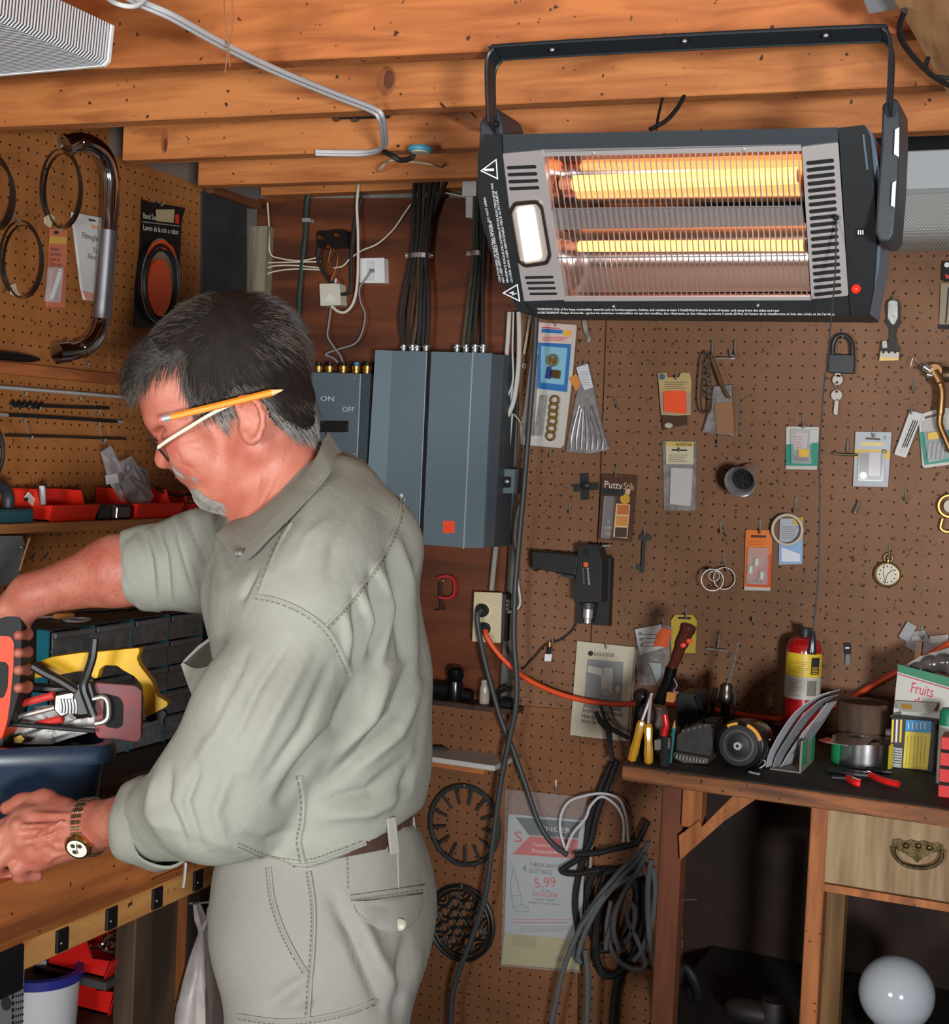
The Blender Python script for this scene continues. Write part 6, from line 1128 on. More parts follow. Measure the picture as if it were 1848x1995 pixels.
t = thing('bag_of_parts','dark clear plastic bag standing in the white fruit carton','plastic bag',PY(1810,1330,Y3 + 0.05)); q = MB()
for (x,y,r_) in ((1790,1302,0.020),(1815,1292,0.024),(1840,1290,0.026),(1860,1300,0.024)): q.ball(PY(x,y,Y3 + 0.05),(r_,0.022,r_ * 0.8),14,9)
q.build('bag',mat('smoky_bag',(96,88,88),0.12,alpha=0.85,noise=0.5,scale=50,bump=0.8,bscale=60),t); MB().prism([PY(x,y,Y3 + 0.04) for x,y in [(1762,1296),(1790,1280),(1848,1262),(1890,1260),(1890,1290),(1800,1300)]],(0,0.01,0)).build('bag_lip',CLEARM,t,smooth=30)
t = thing('red_box','red slotted plastic box at the bench beside the blue and yellow carton','box',(PY(1850,1480,2.50).x,2.53,BZ)); xr = PY(1831,1470,2.50).x; zt2 = PY(1840,1436,2.50).z; MB().box((xr,2.50,BZ),(xr + 0.07,2.56,zt2),0.001).build('case',plain('box_red',(206,34,32),0.4),t,smooth=30)
for i in range(3): z_ = BZ + (zt2 - BZ) * (0.2 + 0.27 * i); MB().box((xr + 0.001,2.4985,z_),(xr + 0.06,2.4995,z_ + 0.006),0).build('slot',SLOT,t,smooth=0)
t = thing('green_canister','small green and white canister behind the red box','canister',(PY(1846,1400,2.62).x,2.62,BZ)); c = PY(1850,1400,2.62); MB().lathe([(0.018,0),(0.018,c.z - BZ - 0.012)],(c.x,2.62,BZ),Z_,20).build('can',plain('can_white',(190,190,186),0.4),t); MB().lathe([(0.0182,c.z - BZ - 0.012),(0.0182,c.z - BZ + 0.012),(0.014,c.z - BZ + 0.018)],(c.x,2.62,BZ),Z_,20).build('lid',plain('lid_green',(30,124,90),0.4),t)
# --- dark coil and clutter under the bench
cable('hose_coil','dark rubber hose curled on the lower shelf under the bench',[Vector((PY(1310,1900,2.62).x,2.62,0.41)),PY(1330,1886,2.62),PY(1352,1910,2.62),PY(1360,1945,2.64),Vector((PY(1340,1980,2.66).x,2.66,0.412))],0.009,BLKR,None,6,8,'hose')
t = thing('dark_boot','dark dusty boot lying on the lower shelf under the bench','boot',(PY(1465,1965,2.6).x,2.6,0.40)); c = Vector((PY(1465,1965,2.6).x,2.6,0.40)); MB().ball(c + Z_ * 0.022,(0.055,0.03,0.022),16,10).build('vamp',plain('boot_dark',(40,36,34),0.6),t); MB().lathe([(0.026,0.0),(0.028,0.02),(0.024,0.05)],c + X_ * 0.04 + Z_ * 0.002,Z_,14).build('heel',MATS['boot_dark'],t)
cable('bench_nail','bent nail sticking out of the red bench leg',[PY(1325,1752,2.455),PY(1340,1753,2.43),PY(1356,1752,2.42)],0.0008,HOOKM,None,3,6,'nail')
# ================================================================== left wall
LN_ = X_
def lp2(px,off,th,m_,name,par,r=0.0,sm=35,bev=0.0):
    P = [L(x,y,off) for x,y in px]
    if r: P = fillet(P,r)
    return MB().prism(P,(-th,0,0)).build(name,m_,par,smooth=sm,bevel=bev)
def lpts(pts,off=0.0,n=5): return crv([L(p[0],p[1],p[2] if len(p) > 2 else off) for p in pts],n)
def ltube(name,pts,off,r,m_,par,seg=8,n=5): return MB().tube(lpts(pts,off,n),r,seg).build(name,m_,par)
def ltext(tx,x0,y0,x1,y1,off,m_,par,h): return MB().text(tx,L(x0,y0,off),L(x1,y1,off),X_,h / 2700 * 2.9,0.0003).build('lettering',m_,par,smooth=0)
def lthing(name,label,cat,x,y,off=0.0,group=None): return thing(name,label,cat,L(x,y,off),group)
def lhook(x,y,label,ln=18):
    h = lthing('peg_hook',label,'hook',x,y + ln); ltube('shank',[(x,y,-0.002),(x,y,0.006),(x + 1,y + ln * 0.6,0.012),(x + 3,y + ln,0.02),(x + 9,y + ln - 1,0.034),(x + 11,y + ln - 7,0.036)],0,0.0018,plain('hook_pale',(190,186,170),0.3,metal=0.7),h,7,4); return h
# chrome drain pipe
t = lthing('chrome_drain_pipe','bent chrome drain pipe hanging on the side-wall pegboard','pipe',150,700)
cp = [(128,284,0.05),(150,277,0.06),(176,281,0.07),(200,300,0.075),(213,335,0.075),(215,380,0.075),(211,450,0.075),(206,520,0.075),(201,585,0.075),(196,630,0.075),(180,664,0.075),(152,682,0.065),(110,688,0.05)]
P = lpts(cp,0,6); CHD = mat('chrome_dark',(190,194,200),0.12,1.0)
MB().tube(P,0.0185,20).build('pipe',CHD,t); MB().tube(P[36:54],0.0192,20,cap=False).build('brushed_sleeve',mat('brushed_pipe',(170,174,180),0.36,0.95),t)
MB().tube(P[0:3],0.0225,20).build('slip_nut',CHD,t); MB().tube(P[7:9],0.0205,20).build('collar',CHD,t); MB().tube(P[-4:],0.0225,20).build('slip_nut',CHD,t); MB().tube(P[-9:-7],0.0205,20).build('collar',CHD,t)
lhook(110,272,'peg hook under the upper end of the chrome drain pipe',16); lhook(163,704,'short peg hook below the chrome drain pipe',10)
# steel blade coils
BLD = mat('blade_steel',(84,84,84),0.3,0.9)
def coil(name,lab,cx,cy,rx,ry,off,n_,tag_c=None,a0=0,a1=2 * math.pi):
    t_ = lthing(name,lab,'blade coil',cx,cy + ry)
    for k in range(n_):
        P_ = [L(cx + (rx - 2 * k) * math.cos(a) + k * 5,cy + (ry - 3 * k) * math.sin(a) + k * 6,off + 0.006 * k + 0.01 * math.sin(a)) for a in np.linspace(a0,a1,37)]
        ribbon(P_,0.0035,0.0008,X_).build('band',BLD,t_)
    return t_
t = coil('saw_blade_coil','coil of band saw blades with paper tag beside the chrome pipe',118,366,38,76,0.03,2); lp2([(86,424),(98,416),(108,424),(98,444),(88,436)],0.042,0.002,plain('tape_cream',(206,184,150),0.7),'paper_tag',t)
t = coil('saw_blade_coil','coil of thin saw blades with cream tape hanging low on the side-wall pegboard',40,504,40,74,0.03,2); lp2([(18,556),(30,552),(34,566),(40,574),(38,580),(22,574)],0.042,0.002,MATS['tape_cream'],'paper_tag',t)
t = coil('saw_blade_coil','wide coil of saw blades beside the low thin coil',-18,372,40,72,0.03,3); lhook(28,412,'peg hook holding the thin saw blade coil',20)
# packs
t = lthing('red_blister_pack','narrow faded red blister pack with a white tool','blister pack',110,600); lp2([(99,445),(131,447),(127,600),(92,598)],0.03,0.003,plain('pack_fadedred',(196,112,84),0.5),'card',t,0.002); lp2([(98,460),(130,462),(129,476),(97,474)],0.0305,0.0006,plain('pack_gold',(206,166,74)),'gold_band',t); lp2([(106,450),(114,450),(114,456),(106,456)],0.0306,0.0006,INK,'slot',t)
for i,s_ in enumerate(('Fibreglass','hammer','Lame de','de fibre verre')): ltext(s_,98,488 + i * 10,116 + (i % 2) * 3,489 + i * 10,0.0305,INK,t,7)
ltube('white_tool',[(118,528),(112,548),(106,566),(100,584)],0.038,0.005,plain('tool_white',(206,206,206),0.3),t); MB().ball(L(117,526,0.038),(0.006,0.006,0.006),10,6).build('tool_head',CHROME,t); lp2([(104,520),(124,521),(118,590),(98,588)],0.048,0.015,CLEAR,'blister',t,0.004); lhook(110,436,'peg hook holding the narrow red blister pack',14)
t = lthing('fibreglass_pack','white paper pack of fibreglass cloth behind the chrome pipe','pack',175,586); lp2([(142,414),(196,424),(194,588),(166,584),(160,560),(150,480)],0.022,0.006,plain('pack_white',(206,204,200),0.6),'envelope',t); ltext('Fibreglass',160,463,197,472,0.0224,INK,t,11); ltext('Tissu',180,492,197,496,0.0224,INK,t,10); ltext('Fibre de',171,504,197,509,0.0224,INK,t,10); lp2([(177,438),(196,442),(196,448),(177,444)],0.0225,0.0006,plain('print_peach2',(222,160,120)),'orange_band',t); lp2([(160,566),(192,574),(192,586),(167,583)],0.0225,0.0006,plain('pack_pinkend',(214,150,130)),'pink_end',t); lp2([(173,426),(186,429),(186,432),(173,430)],0.0226,0.0006,INK,'slot',t)
t = lthing('band_saw_pack','black card of orange band saw blades under a clear bubble','blister pack',305,640); lp2([(277,388),(290,393),(330,400),(361,405),(354,430),(350,520),(343,600),(320,640),(262,638),(264,560),(274,480)],0.024,0.003,plain('card_black',(20,20,21),0.35),'card',t); lp2([(304,408),(340,408),(338,434),(306,431)],0.028,0.001,plain('price_paper',(176,156,116),0.7),'price_tag',t)
ltext('Band Saw Blades',279,425,326,433,0.0245,PW,t,11); ltext('Lames de la scie a ruban',279,448,347,457,0.0245,PW,t,11); lp2([(278,431),(350,440),(350,441.5),(278,433)],0.0245,0.0004,plain('line_grey',(150,150,150)),'rule',t); lp2([(342,418),(348,417),(349,435),(342,436)],0.0246,0.0005,plain('logo_red',(210,50,40)),'logo',t)
P = [L(312 + 32 * math.cos(a),548 + 72 * math.sin(a) - (12 if math.sin(a) < -0.6 else 0),0.026) for a in np.linspace(0,2 * math.pi,29)[:-1]]; MB().prism(P,(-0.001,0,0)).build('card_window',plain('card_tan',(146,124,100),0.6),t,smooth=0)
P = [L(312 + 22 * math.cos(a),560 + 56 * math.sin(a),0.036) for a in np.linspace(0,2 * math.pi,29)[:-1]]; MB().prism(P,(-0.010,0,0)).build('orange_core',plain('orange_film',(224,82,34),0.3),t,smooth=30)
for k,(rx,ry,m_) in enumerate(((33,74,BLD),(36,78,mat('clear_rim',(150,150,150),0.1,alpha=0.6)),(29,66,BLKR))): MB().tube([L(313 + rx * math.cos(a),552 + ry * math.sin(a),0.036 - 0.004 * k) for a in np.linspace(0,2 * math.pi,41)[:-1]],0.0042 - 0.0008 * (k == 1),8,closed=True).build('blade_ring',m_,t)
P = lpts([(288,482),(312,470),(338,486),(342,500),(314,486),(286,504)],0.034,3); MB().prism([L(x,y,0.036) for x,y in [(286,496),(298,474),(315,466),(336,480),(344,500),(330,490),(312,482),(298,490)]],(-0.002,0,0)).build('orange_label',plain('orange_film',(224,82,34),0.3),t,smooth=0); lhook(308,384,'peg hook holding the band saw blade card',16)
# wooden rail and dark strap on it
t = lthing('wooden_rail','long reddish wooden rail fixed across the side-wall pegboard','rail',110,745); a = L(-120,690,0.02); c = L(226,722,0.02); zr = L(0,703,0.022).z; zr0 = L(0,727,0.022).z
MB().box((LX + 0.0045,a.y,zr0),(LX + 0.022,c.y,zr),0.001).build('board',wood('rail_wood',(176,102,54),(136,74,38),1,14),t,smooth=30)
t = lthing('metal_trough','dark metal trough lying on the wooden rail','tool',30,702); MB().tube([Vector((LX + 0.014,L(x,690,0.02).y,zr + 0.012)) for x in (-60,0,40,66,80)],[0.012,0.012,0.012,0.009,0.004],10,flat=0.8).build('body',plain('trough_dark',(60,60,62),0.25,metal=0.8),t)
# rods on hooks
RODS = [('aluminium_rod','bright aluminium rod resting on hooks, uppermost of the four',[(-60,750),(100,762),(268,776)],0.0038,mat('aluminium',(206,208,210),0.4,0.4),((42,748),(148,758))),
        ('auger_bit','dark twisted auger bit resting on hooks below the aluminium rod',[(20,786),(110,792),(212,795)],0.0034,BLKR,((69,778),(184,784))),
        ('black_rod','black rod with silver ends on hooks below the auger bit',[(-30,806),(100,813),(236,822)],0.0036,BLKR,((40,800),(184,808))),
        ('long_drill_rod','thin dark grey rod on hooks, lowest of the four',[(10,848),(120,851),(243,855)],0.0028,plain('rod_dark',(66,62,58),0.4,metal=0.6),((53,828),(195,834)))]
for i,(nm,lab,pts,r_,m_,hk) in enumerate(RODS):
    t = lthing(nm,lab,'rod',pts[1][0],pts[1][1],0.026); P = lpts(pts,0.026,10); MB().tube(P,r_,10).build('shaft',m_,t)
    if i == 1:
        q = MB(); A_,B2 = L(22,786,0.026),L(84,790,0.026); d = B2 - A_; q.tube([A_ + d * k / 48 + (X_ * math.cos(k * 0.72) + Z_ * math.sin(k * 0.72)) * 0.006 for k in range(49)],0.0024,6); q.build('twist',plain('auger_dark',(44,44,44),0.35,metal=0.6),t)
    if i == 2:
        for x0,x1,y0,y1 in ((-2,14,807.5,808.5),(228,237,821.5,822)): MB().cyl(L(x0,y0,0.026),L(x1,y1,0.026),0.0042,10).build('silver_end',CHROMEB,t)
    for k,(x,y) in enumerate(hk): lhook(x,y,('inner' if k else 'outer') + ' peg hook under the ' + nm.replace('_',' '),22 if i < 3 else 28)
t = lthing('black_hoop','black hoop hanging at the side-wall pegboard above the sanding block','hoop',-10,935); MB().tube([L(-28 + 34 * math.cos(a),880 + 58 * math.sin(a),0.03) for a in np.linspace(0,2 * math.pi,33)[:-1]],0.004,8,closed=True).build('ring',BLKR,t)
# shelf with red bins
SZ = 1.288; so = 0.155
t = thing('wall_shelf','wooden shelf on the side-wall pegboard carrying red bins','shelf',(LX + 0.08,2.2,SZ - 0.02)); MB().box((LX + 0.005,1.55,SZ - 0.018),(LX + so,2.58,SZ),0.001).build('board',wood('shelf_wood',(168,110,62),(132,82,44),1,14),t,smooth=30)
for y in (1.6,): MB().box((LX + 0.005,y,SZ - 0.10),(LX + 0.10,y + 0.02,SZ - 0.0182),0.001).build('bracket',DARKW,t,smooth=30)
BINR = plain('bin_red',(226,44,26),0.35); BINR2 = plain('bin_red2',(206,30,24),0.35)
def bin_(lab,y0,y1,x0,h,z0,m_=BINR,par_group='red parts bins',front=0.55):
    "doc"
    t_ = thing('parts_bin',lab,'bin',((x0 - 0.05),(y0 + y1) / 2,z0),par_group); d_ = 0.115; w_ = 0.003; xb = x0 - d_
    prof = [(xb,z0),(x0 - 0.012,z0),(x0,z0 + h * front),(x0 - 0.035,z0 + h * front * 0.9),(x0 - 0.045,z0 + h),(xb,z0 + h)]
    for y in (y0,y1 - w_): MB().prism([Vector((x,y,z)) for x,z in prof],(0,w_,0)).build('side',m_,t_,smooth=0)
    MB().box((xb,y0,z0),(x0 - 0.012,y1,z0 + w_)).build('bottom',m_,t_,smooth=0); MB().box((xb,y0,z0),(xb + w_,y1,z0 + h)).build('back',m_,t_,smooth=0)
    MB().prism([Vector((x0 - 0.013,y0,z0)),Vector((x0 - 0.010,y0,z0)),Vector((x0 + 0.002,y0,z0 + h * front)),Vector((x0 - 0.002,y0,z0 + h * front))],(0,y1 - y0,0)).build('front_lip',m_,t_,smooth=0)
    MB().tube([Vector((x0 - 0.045,y0,z0 + h)),Vector((x0 - 0.045,y0 - 0.002,z0 + h)),Vector((xb,y0,z0 + h))],0.0022,6).build('rim',m_,t_); return t_
fxp = LX + so - 0.004
yb = [L(118,1000,so).y - 0.075,L(178,1010,so).y]; B1y0,B1y1 = T(50,1015,SZ + 0.002).y,L(180,1000,so - 0.004).y
B1 = bin_('red parts bin holding a utility blade and white tool',2.085,2.215,fxp,0.058,SZ + 0.0005)
B2_ = bin_('red parts bin stuffed with a crumpled plastic bag',2.345,2.495,fxp,0.058,SZ + 0.0005)
B3 = bin_('red parts bin half hidden behind the man chin',2.505,2.578,fxp - 0.01,0.052,SZ + 0.0005)
t = thing('utility_knife','white utility blade sticking out of the red bin','knife',(fxp - 0.05,2.07,SZ + 0.012)); MB().obox(L(62,975,0.10),(Vector((0.1,-0.7,0.45)),Vector((0.2,0.45,0.7)),X_),(0.022,0.007,0.002),0.001).build('blade_holder',plain('knife_white',(206,204,196),0.35),t,smooth=30); MB().ball(L(51,973,0.105),0.004,8,6).build('hole',BLK,t)
t = thing('white_tube_tool','white and grey tube standing in the red bin','tube',(fxp - 0.06,2.10,SZ + 0.008)); MB().tube([L(84,986,0.10),L(82,946,0.10)],0.006,10).build('tube',plain('tube_white',(200,196,200),0.35),t); MB().tube([L(88,950,0.10),L(86,944,0.10)],0.005,10).build('cap',BLKR,t)
t = thing('tape_disc','beige masking tape roll behind the red bin','tape roll',(LX + 0.03,2.17,SZ)); MB().lathe([(0.018,-0.008),(0.024,-0.008),(0.024,0.008),(0.018,0.008),(0.018,-0.008)],(LX + 0.03,2.235,SZ + 0.026),X_,24,cap=False).build('roll',plain('tape_beige',(190,160,104),0.6),t); MB().lathe([(0.016,-0.006),(0.018,-0.006),(0.018,0.006),(0.016,0.006),(0.016,-0.006)],(LX + 0.03,2.235,SZ + 0.026),X_,24,cap=False).build('core',plain('core_tan',(150,124,84),0.7),t)
# crumpled bag in the bin
def crumple(px,fn,off,amp,m_,nm,par,seed,n_=16):
    "doc"
    rg = np.random.RandomState(seed); P = [fn(x,y,off) for x,y in px]; c_ = sum(P,Vector()) / len(P); nrm = (CAM - c_).normalized(); vs = [c_ + nrm * amp]; fs = []; k_ = len(P); rings_ = 6
    for r_ in range(1,rings_ + 1):
        for p_ in P: q_ = c_.lerp(p_,r_ / rings_); vs.append(q_ + nrm * (amp * (1 - (r_ / rings_) ** 2) + rg.uniform(-1,1) * amp * 0.45 * (r_ < rings_)))
    for i in range(k_): fs.append((0,1 + i,1 + (i + 1) % k_))
    for r_ in range(rings_ - 1):
        for i in range(k_): a0 = 1 + r_ * k_; fs.append((a0 + i,a0 + (i + 1) % k_,a0 + k_ + (i + 1) % k_,a0 + k_ + i))
    q = MB().add(vs,fs); q.add([v + -nrm * amp * 1.2 for v in vs],fs); return q.build(nm,m_,par,smooth=25)
def dens(px,k=3):
    out = []
    for i in range(len(px)):
        a_,b2 = px[i],px[(i + 1) % len(px)]
        for j in range(k): out.append((a_[0] + (b2[0] - a_[0]) * j / k,a_[1] + (b2[1] - a_[1]) * j / k))
    return out
BAGM = mat('crumpled_film',(186,180,184),0.12,alpha=0.62,spec=1.0,noise=0.3,scale=50)
t = lthing('crumpled_bag','crumpled clear plastic bag with white sticker standing in the red bin','plastic bag',255,988,0.11); crumple(dens([(196,880),(216,868),(232,900),(256,888),(282,930),(300,966),(290,984),(236,978),(212,940)]),L,0.11,0.012,BAGM,'film',t,3); lp2([(206,926),(228,922),(232,940),(208,944)],0.126,0.001,WHITEP,'sticker',t); crumple(dens([(268,905),(290,918),(292,950),(276,960)]),L,0.08,0.008,BAGM,'film',t,9)
t = thing('tape_measure','black and steel tape measure between the red bins','tape measure',(fxp - 0.03,2.23,SZ)); MB().box((fxp - 0.07,2.225,SZ + 0.0005),(fxp - 0.012,2.335,SZ + 0.030),0.004).build('case',plain('measure_black',(40,38,38),0.4),t,smooth=30); MB().box((fxp - 0.013,2.27,SZ + 0.003),(fxp - 0.008,2.325,SZ + 0.026),0.002).build('side_plate',plain('measure_grey',(96,88,80),0.3,metal=0.7),t,smooth=30); MB().tube([Vector((fxp - 0.008,2.28,SZ + 0.004)),Vector((fxp - 0.007,2.28,SZ + 0.024)),Vector((fxp - 0.009,2.27,SZ + 0.028))],0.0012,6).build('belt_clip',CHROME,t)
t = thing('black_cutters','black cutters and brass fitting lying in the red bin behind the man chin','cutters',(fxp - 0.05,2.5,SZ + 0.05)); MB().tube(crv([L(304,950,0.09),L(325,960,0.09),L(355,966,0.09),L(384,958,0.09)]),0.004,8).build('handle',BLKR,t); MB().tube(crv([L(310,956,0.10),L(335,964,0.10),L(372,962,0.10)]),0.003,8).build('handle',BLKR,t); MB().ball(L(372,978,0.12),(0.008,0.008,0.006),10,6).build('brass_fitting',BRASS,t)
# sanding block with handle
c = Vector((fxp - 0.045,L(20,1000,so).y + 0.012,SZ)); t = thing('sanding_block','teal grit sanding block with black D handle on the bin shelf','sanding block',c)
MB().box((c.x - 0.045,c.y - 0.11,SZ + 0.0005),(c.x + 0.04,c.y + 0.062,SZ + 0.026),0.004).build('pad',plain('teal_grit',(34,84,96),0.9,noise=0.5,scale=400,bump=1.0,bscale=700),t,smooth=30)
MB().tube(crv([c + Vector((0,-0.10,0.026)),c + Vector((0,-0.095,0.062)),c + Vector((0,-0.06,0.070)),c + Vector((0,0.012,0.066)),c + Vector((0,0.034,0.050)),c + Vector((0,0.036,0.024))],5),0.011,12).build('handle',plain('handle_dark',(46,52,58),0.5),t)
# grey cabinet under the shelf, stick, hooks
t = lthing('tin_box','grey tin box hanging under the bin shelf','tin box',20,1130); lp2([(-60,1044),(44,1044),(48,1060),(34,1136),(-60,1150)],0.10,0.09,plain('tin_grey',(122,128,130),0.5,noise=0.2),'box',t,0.003); MB().ball(L(42,1066,0.10),0.003,8,6).build('rivet',CHROME,t)
cable('wooden_stick','thin wooden stick leaning under the bin shelf',[L(58,1048,0.10),L(48,1078,0.10),L(38,1112,0.10)],0.0022,plain('stick_wood',(190,142,86),0.6),None,3,8,'stick')
lhook(57,1076,'empty peg hook under the bin shelf beside the wooden stick',14); lhook(83,1074,'empty peg hook under the bin shelf above the forearm',14)
# ================================================================== drawer cabinet on the wall bench
CX0,CX1,CY0,CY1,CZ0,CZ1 = -1.80,-1.655,1.915,2.372,0.8555,1.112
t = thing('drawer_cabinet','teal steel parts cabinet with clear smoky drawers','drawer cabinet',((CX0 + CX1) / 2,(CY0 + CY1) / 2,CZ0)); TL = plain('teal_enamel',(18,112,132),0.4); CABD = plain('cab_dark',(52,58,60),0.5)
MB().box((CX0,CY0,CZ0),(CX1 - 0.004,CY0 + 0.003,CZ1),0).build('side',TL,t,smooth=0); MB().box((CX0,CY1 - 0.003,CZ0),(CX1,CY1,CZ1),0).build('side',TL,t,smooth=0); MB().box((CX0,CY0,CZ1 - 0.003),(CX1,CY1,CZ1),0).build('top',CABD,t,smooth=0); MB().box((CX0,CY0,CZ0),(CX0 + 0.003,CY1,CZ1),0).build('back',CABD,t,smooth=0)
NC,NR = 4,5; cw,rh = (CY1 - CY0 - 0.006) / NC,(CZ1 - CZ0 - 0.006) / NR
DRW = mat('smoky_drawer',(134,140,142),0.18,alpha=0.66,spec=0.8,noise=0.35,scale=60); DRT = plain('drawer_tab',(120,124,126),0.3); DIV = plain('drawer_divider',(150,154,156),0.4)
PARTC = [plain('part_steel',(150,150,148),0.3,metal=0.8),plain('part_dark',(60,58,56),0.4),BRASS,plain('part_white',(190,190,186),0.4)]
for i in range(NC):
    if i: MB().box((CX0 + 0.02,CY0 + 0.003 + i * cw - 0.001,CZ0),(CX1,CY0 + 0.003 + i * cw + 0.001,CZ1 - 0.003),0).build('partition',TL,t,smooth=0)
    for j in range(NR):
        y0,y1 = CY0 + 0.003 + i * cw + 0.002,CY0 + 0.003 + (i + 1) * cw - 0.002; z0 = CZ0 + 0.003 + j * rh; z1 = z0 + rh - 0.003
        d = MB().box((CX1 - 0.003,y0,z0),(CX1,y1,z1),0.0008).build('drawer',DRW,t,smooth=30)
        MB().box((CX1,y0 + 0.002,z1 - 0.010),(CX1 + 0.006,y1 - 0.002,z1 - 0.001),0.001).build('drawer_lip',DRT,d,smooth=30)
        MB().box((CX1 - 0.05,(y0 + y1) / 2 - 0.001,z0 + 0.002),(CX1 - 0.004,(y0 + y1) / 2 + 0.001,z1 - 0.004),0).build('divider',DIV,d,smooth=0)
        q = MB(); rr = np.random.RandomState(i * 9 + j)
        for _ in range(7): q.ball((CX1 - 0.012 - rr.rand() * 0.03,y0 + 0.008 + rr.rand() * (cw - 0.02),z0 + 0.006 + rr.rand() * 0.008),(0.004 + 0.004 * rr.rand(),0.005,0.004),8,5)
        q.build('drawer_contents',PARTC[(i + j * 3) % 4],d); d.children[-1]['kind'] = 'stuff'
# things on the cabinet
t = thing('small_screwdriver','wooden handled screwdriver lying on the drawer cabinet','screwdriver',T(110,1203,CZ1)); a,c = T(74,1203,CZ1 + 0.006),T(145,1199,CZ1 + 0.006); d = c - a
MB().tube([a,a + d * 0.42],0.0022,8).build('blade',CHROMEB,t); MB().lathe([(0.004,0),(0.006,0.006),(0.0055,d.length * 0.5),(0.004,d.length * 0.56)],a + d * 0.42,d,12).build('handle',plain('handle_ochre',(190,128,66),0.4),t)
t = thing('brown_block','brown leather-like block on the drawer cabinet','block',T(140,1196,CZ1) + Vector((-0.05,0.04,0))); c = T(140,1194,CZ1) + Vector((-0.04,0.03,0)); MB().box((c.x - 0.02,c.y - 0.055,CZ1 + 0.0003),(c.x + 0.02,c.y + 0.055,CZ1 + 0.020),0.002).build('block',plain('leather_brown',(136,78,50),0.6),t,smooth=30)
t = thing('wire_coil','small coil of silver wire on the drawer cabinet','wire coil',T(150,1210,CZ1)); c = T(150,1209,CZ1 + 0.004)
for k in range(3): MB().tube([c + Vector((math.cos(a) * (0.018 + 0.002 * k),math.sin(a) * (0.024 + 0.002 * k),0.001 * k)) for a in np.linspace(0,2 * math.pi,25)[:-1]],0.0014,6,closed=True).build('wire',CHROMEB,t)
t = thing('blade_scraps','dusty pile of blades on the drawer cabinet under the raised forearm','blades',T(250,1188,CZ1))
for k in range(5): c = T(205 + k * 26,1191 - k * 2,CZ1 + 0.002 + 0.002 * (k % 2)); MB().obox(c + Vector((-0.03,0,0)),(Vector((0.5 - 0.2 * k,1,0)),Vector((-1,0.5 - 0.2 * k,0)),Z_),(0.03,0.008,0.001),0).build('blade',plain('blade_dusty',(96,98,100),0.5,metal=0.5),t,smooth=0)
# ================================================================== tote of tools
d1 = Vector((0.70,0.714,0)).normalized(); d2 = Vector((-0.714,0.70,0)).normalized(); cor = Vector((-1.196,1.512,0.9065))
NAVY = plain('tote_navy',(26,44,66),0.38); tote = thing('tool_tote','dark blue plastic tote full of tools on the work table','tote',cor - d1 * 0.14 + d2 * 0.1)
def rr_loop(z,ins,n_=5,Lx=0.30,Ly=0.20,r_=0.03):
    o_ = cor - d1 * Lx / 2 + d2 * Ly / 2; o_ = Vector((o_.x,o_.y,z)); hx,hy = Lx / 2 - ins,Ly / 2 - ins; P = []
    for (sx_,sy2,a0) in ((1,-1,-math.pi / 2),(1,1,0),(-1,1,math.pi / 2),(-1,-1,math.pi)):
        for k in range(n_ + 1): a = a0 + math.pi / 2 * k / n_; P.append(o_ + d1 * (sx_ * (hx - r_) + math.cos(a) * r_) + d2 * (sy2 * (hy - r_) + math.sin(a) * r_))
    return P
def shell(loops,m_,nm,par,cap_first=False,cap_last=False,sm=40):
    vs = [p for l in loops for p in l]; n_ = len(loops[0]); fs = []
    for i in range(len(loops) - 1):
        for k in range(n_): fs.append((i * n_ + k,i * n_ + (k + 1) % n_,(i + 1) * n_ + (k + 1) % n_,(i + 1) * n_ + k))
    if cap_first: fs.append(list(range(n_)))
    if cap_last: fs.append([(len(loops) - 1) * n_ + k for k in range(n_)])
    return MB().add(vs,fs).build(nm,m_,par,smooth=sm)
shell([rr_loop(0.9065,0.016),rr_loop(1.020,0.004),rr_loop(1.020,0.008),rr_loop(0.912,0.020)],NAVY,'tub',tote,True,True)
shell([rr_loop(1.012,0.000),rr_loop(1.012,-0.008),rr_loop(1.028,-0.009),rr_loop(1.036,-0.004),rr_loop(1.036,0.006),rr_loop(1.020,0.008)],plain('tote_rim',(30,46,66),0.3),'rim',tote)
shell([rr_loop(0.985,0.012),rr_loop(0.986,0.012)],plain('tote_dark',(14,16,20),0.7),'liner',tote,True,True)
def dthing(name,label,cat,x,y,dep): return thing(name,label,cat,D(x,y,dep))
def dslab(px,dep,th,m_,nm,par,r=0.0,bev=0.0,tilt=0.0):
    cx_ = sum(p_[0] for p_ in px) / len(px); P = [D(x,y,dep + tilt * (x - cx_)) for x,y in px]
    if r: P = fillet(P,r)
    return MB().prism(P,FWD * th).build(nm,m_,par,smooth=35,bevel=bev)
def dtube(nm,pts,dep,r_,m_,par,seg=8,n=5): return MB().tube(crv([D(p_[0],p_[1],p_[2] if len(p_) > 2 else dep) for p_ in pts],n),r_,seg).build(nm,m_,par)
t = dthing('hacksaw','yellow handled hacksaw lying in the blue tote','hacksaw',240,1340,1.96); SAWY = plain('saw_yellow',(222,172,20),0.45,spec=0.3)
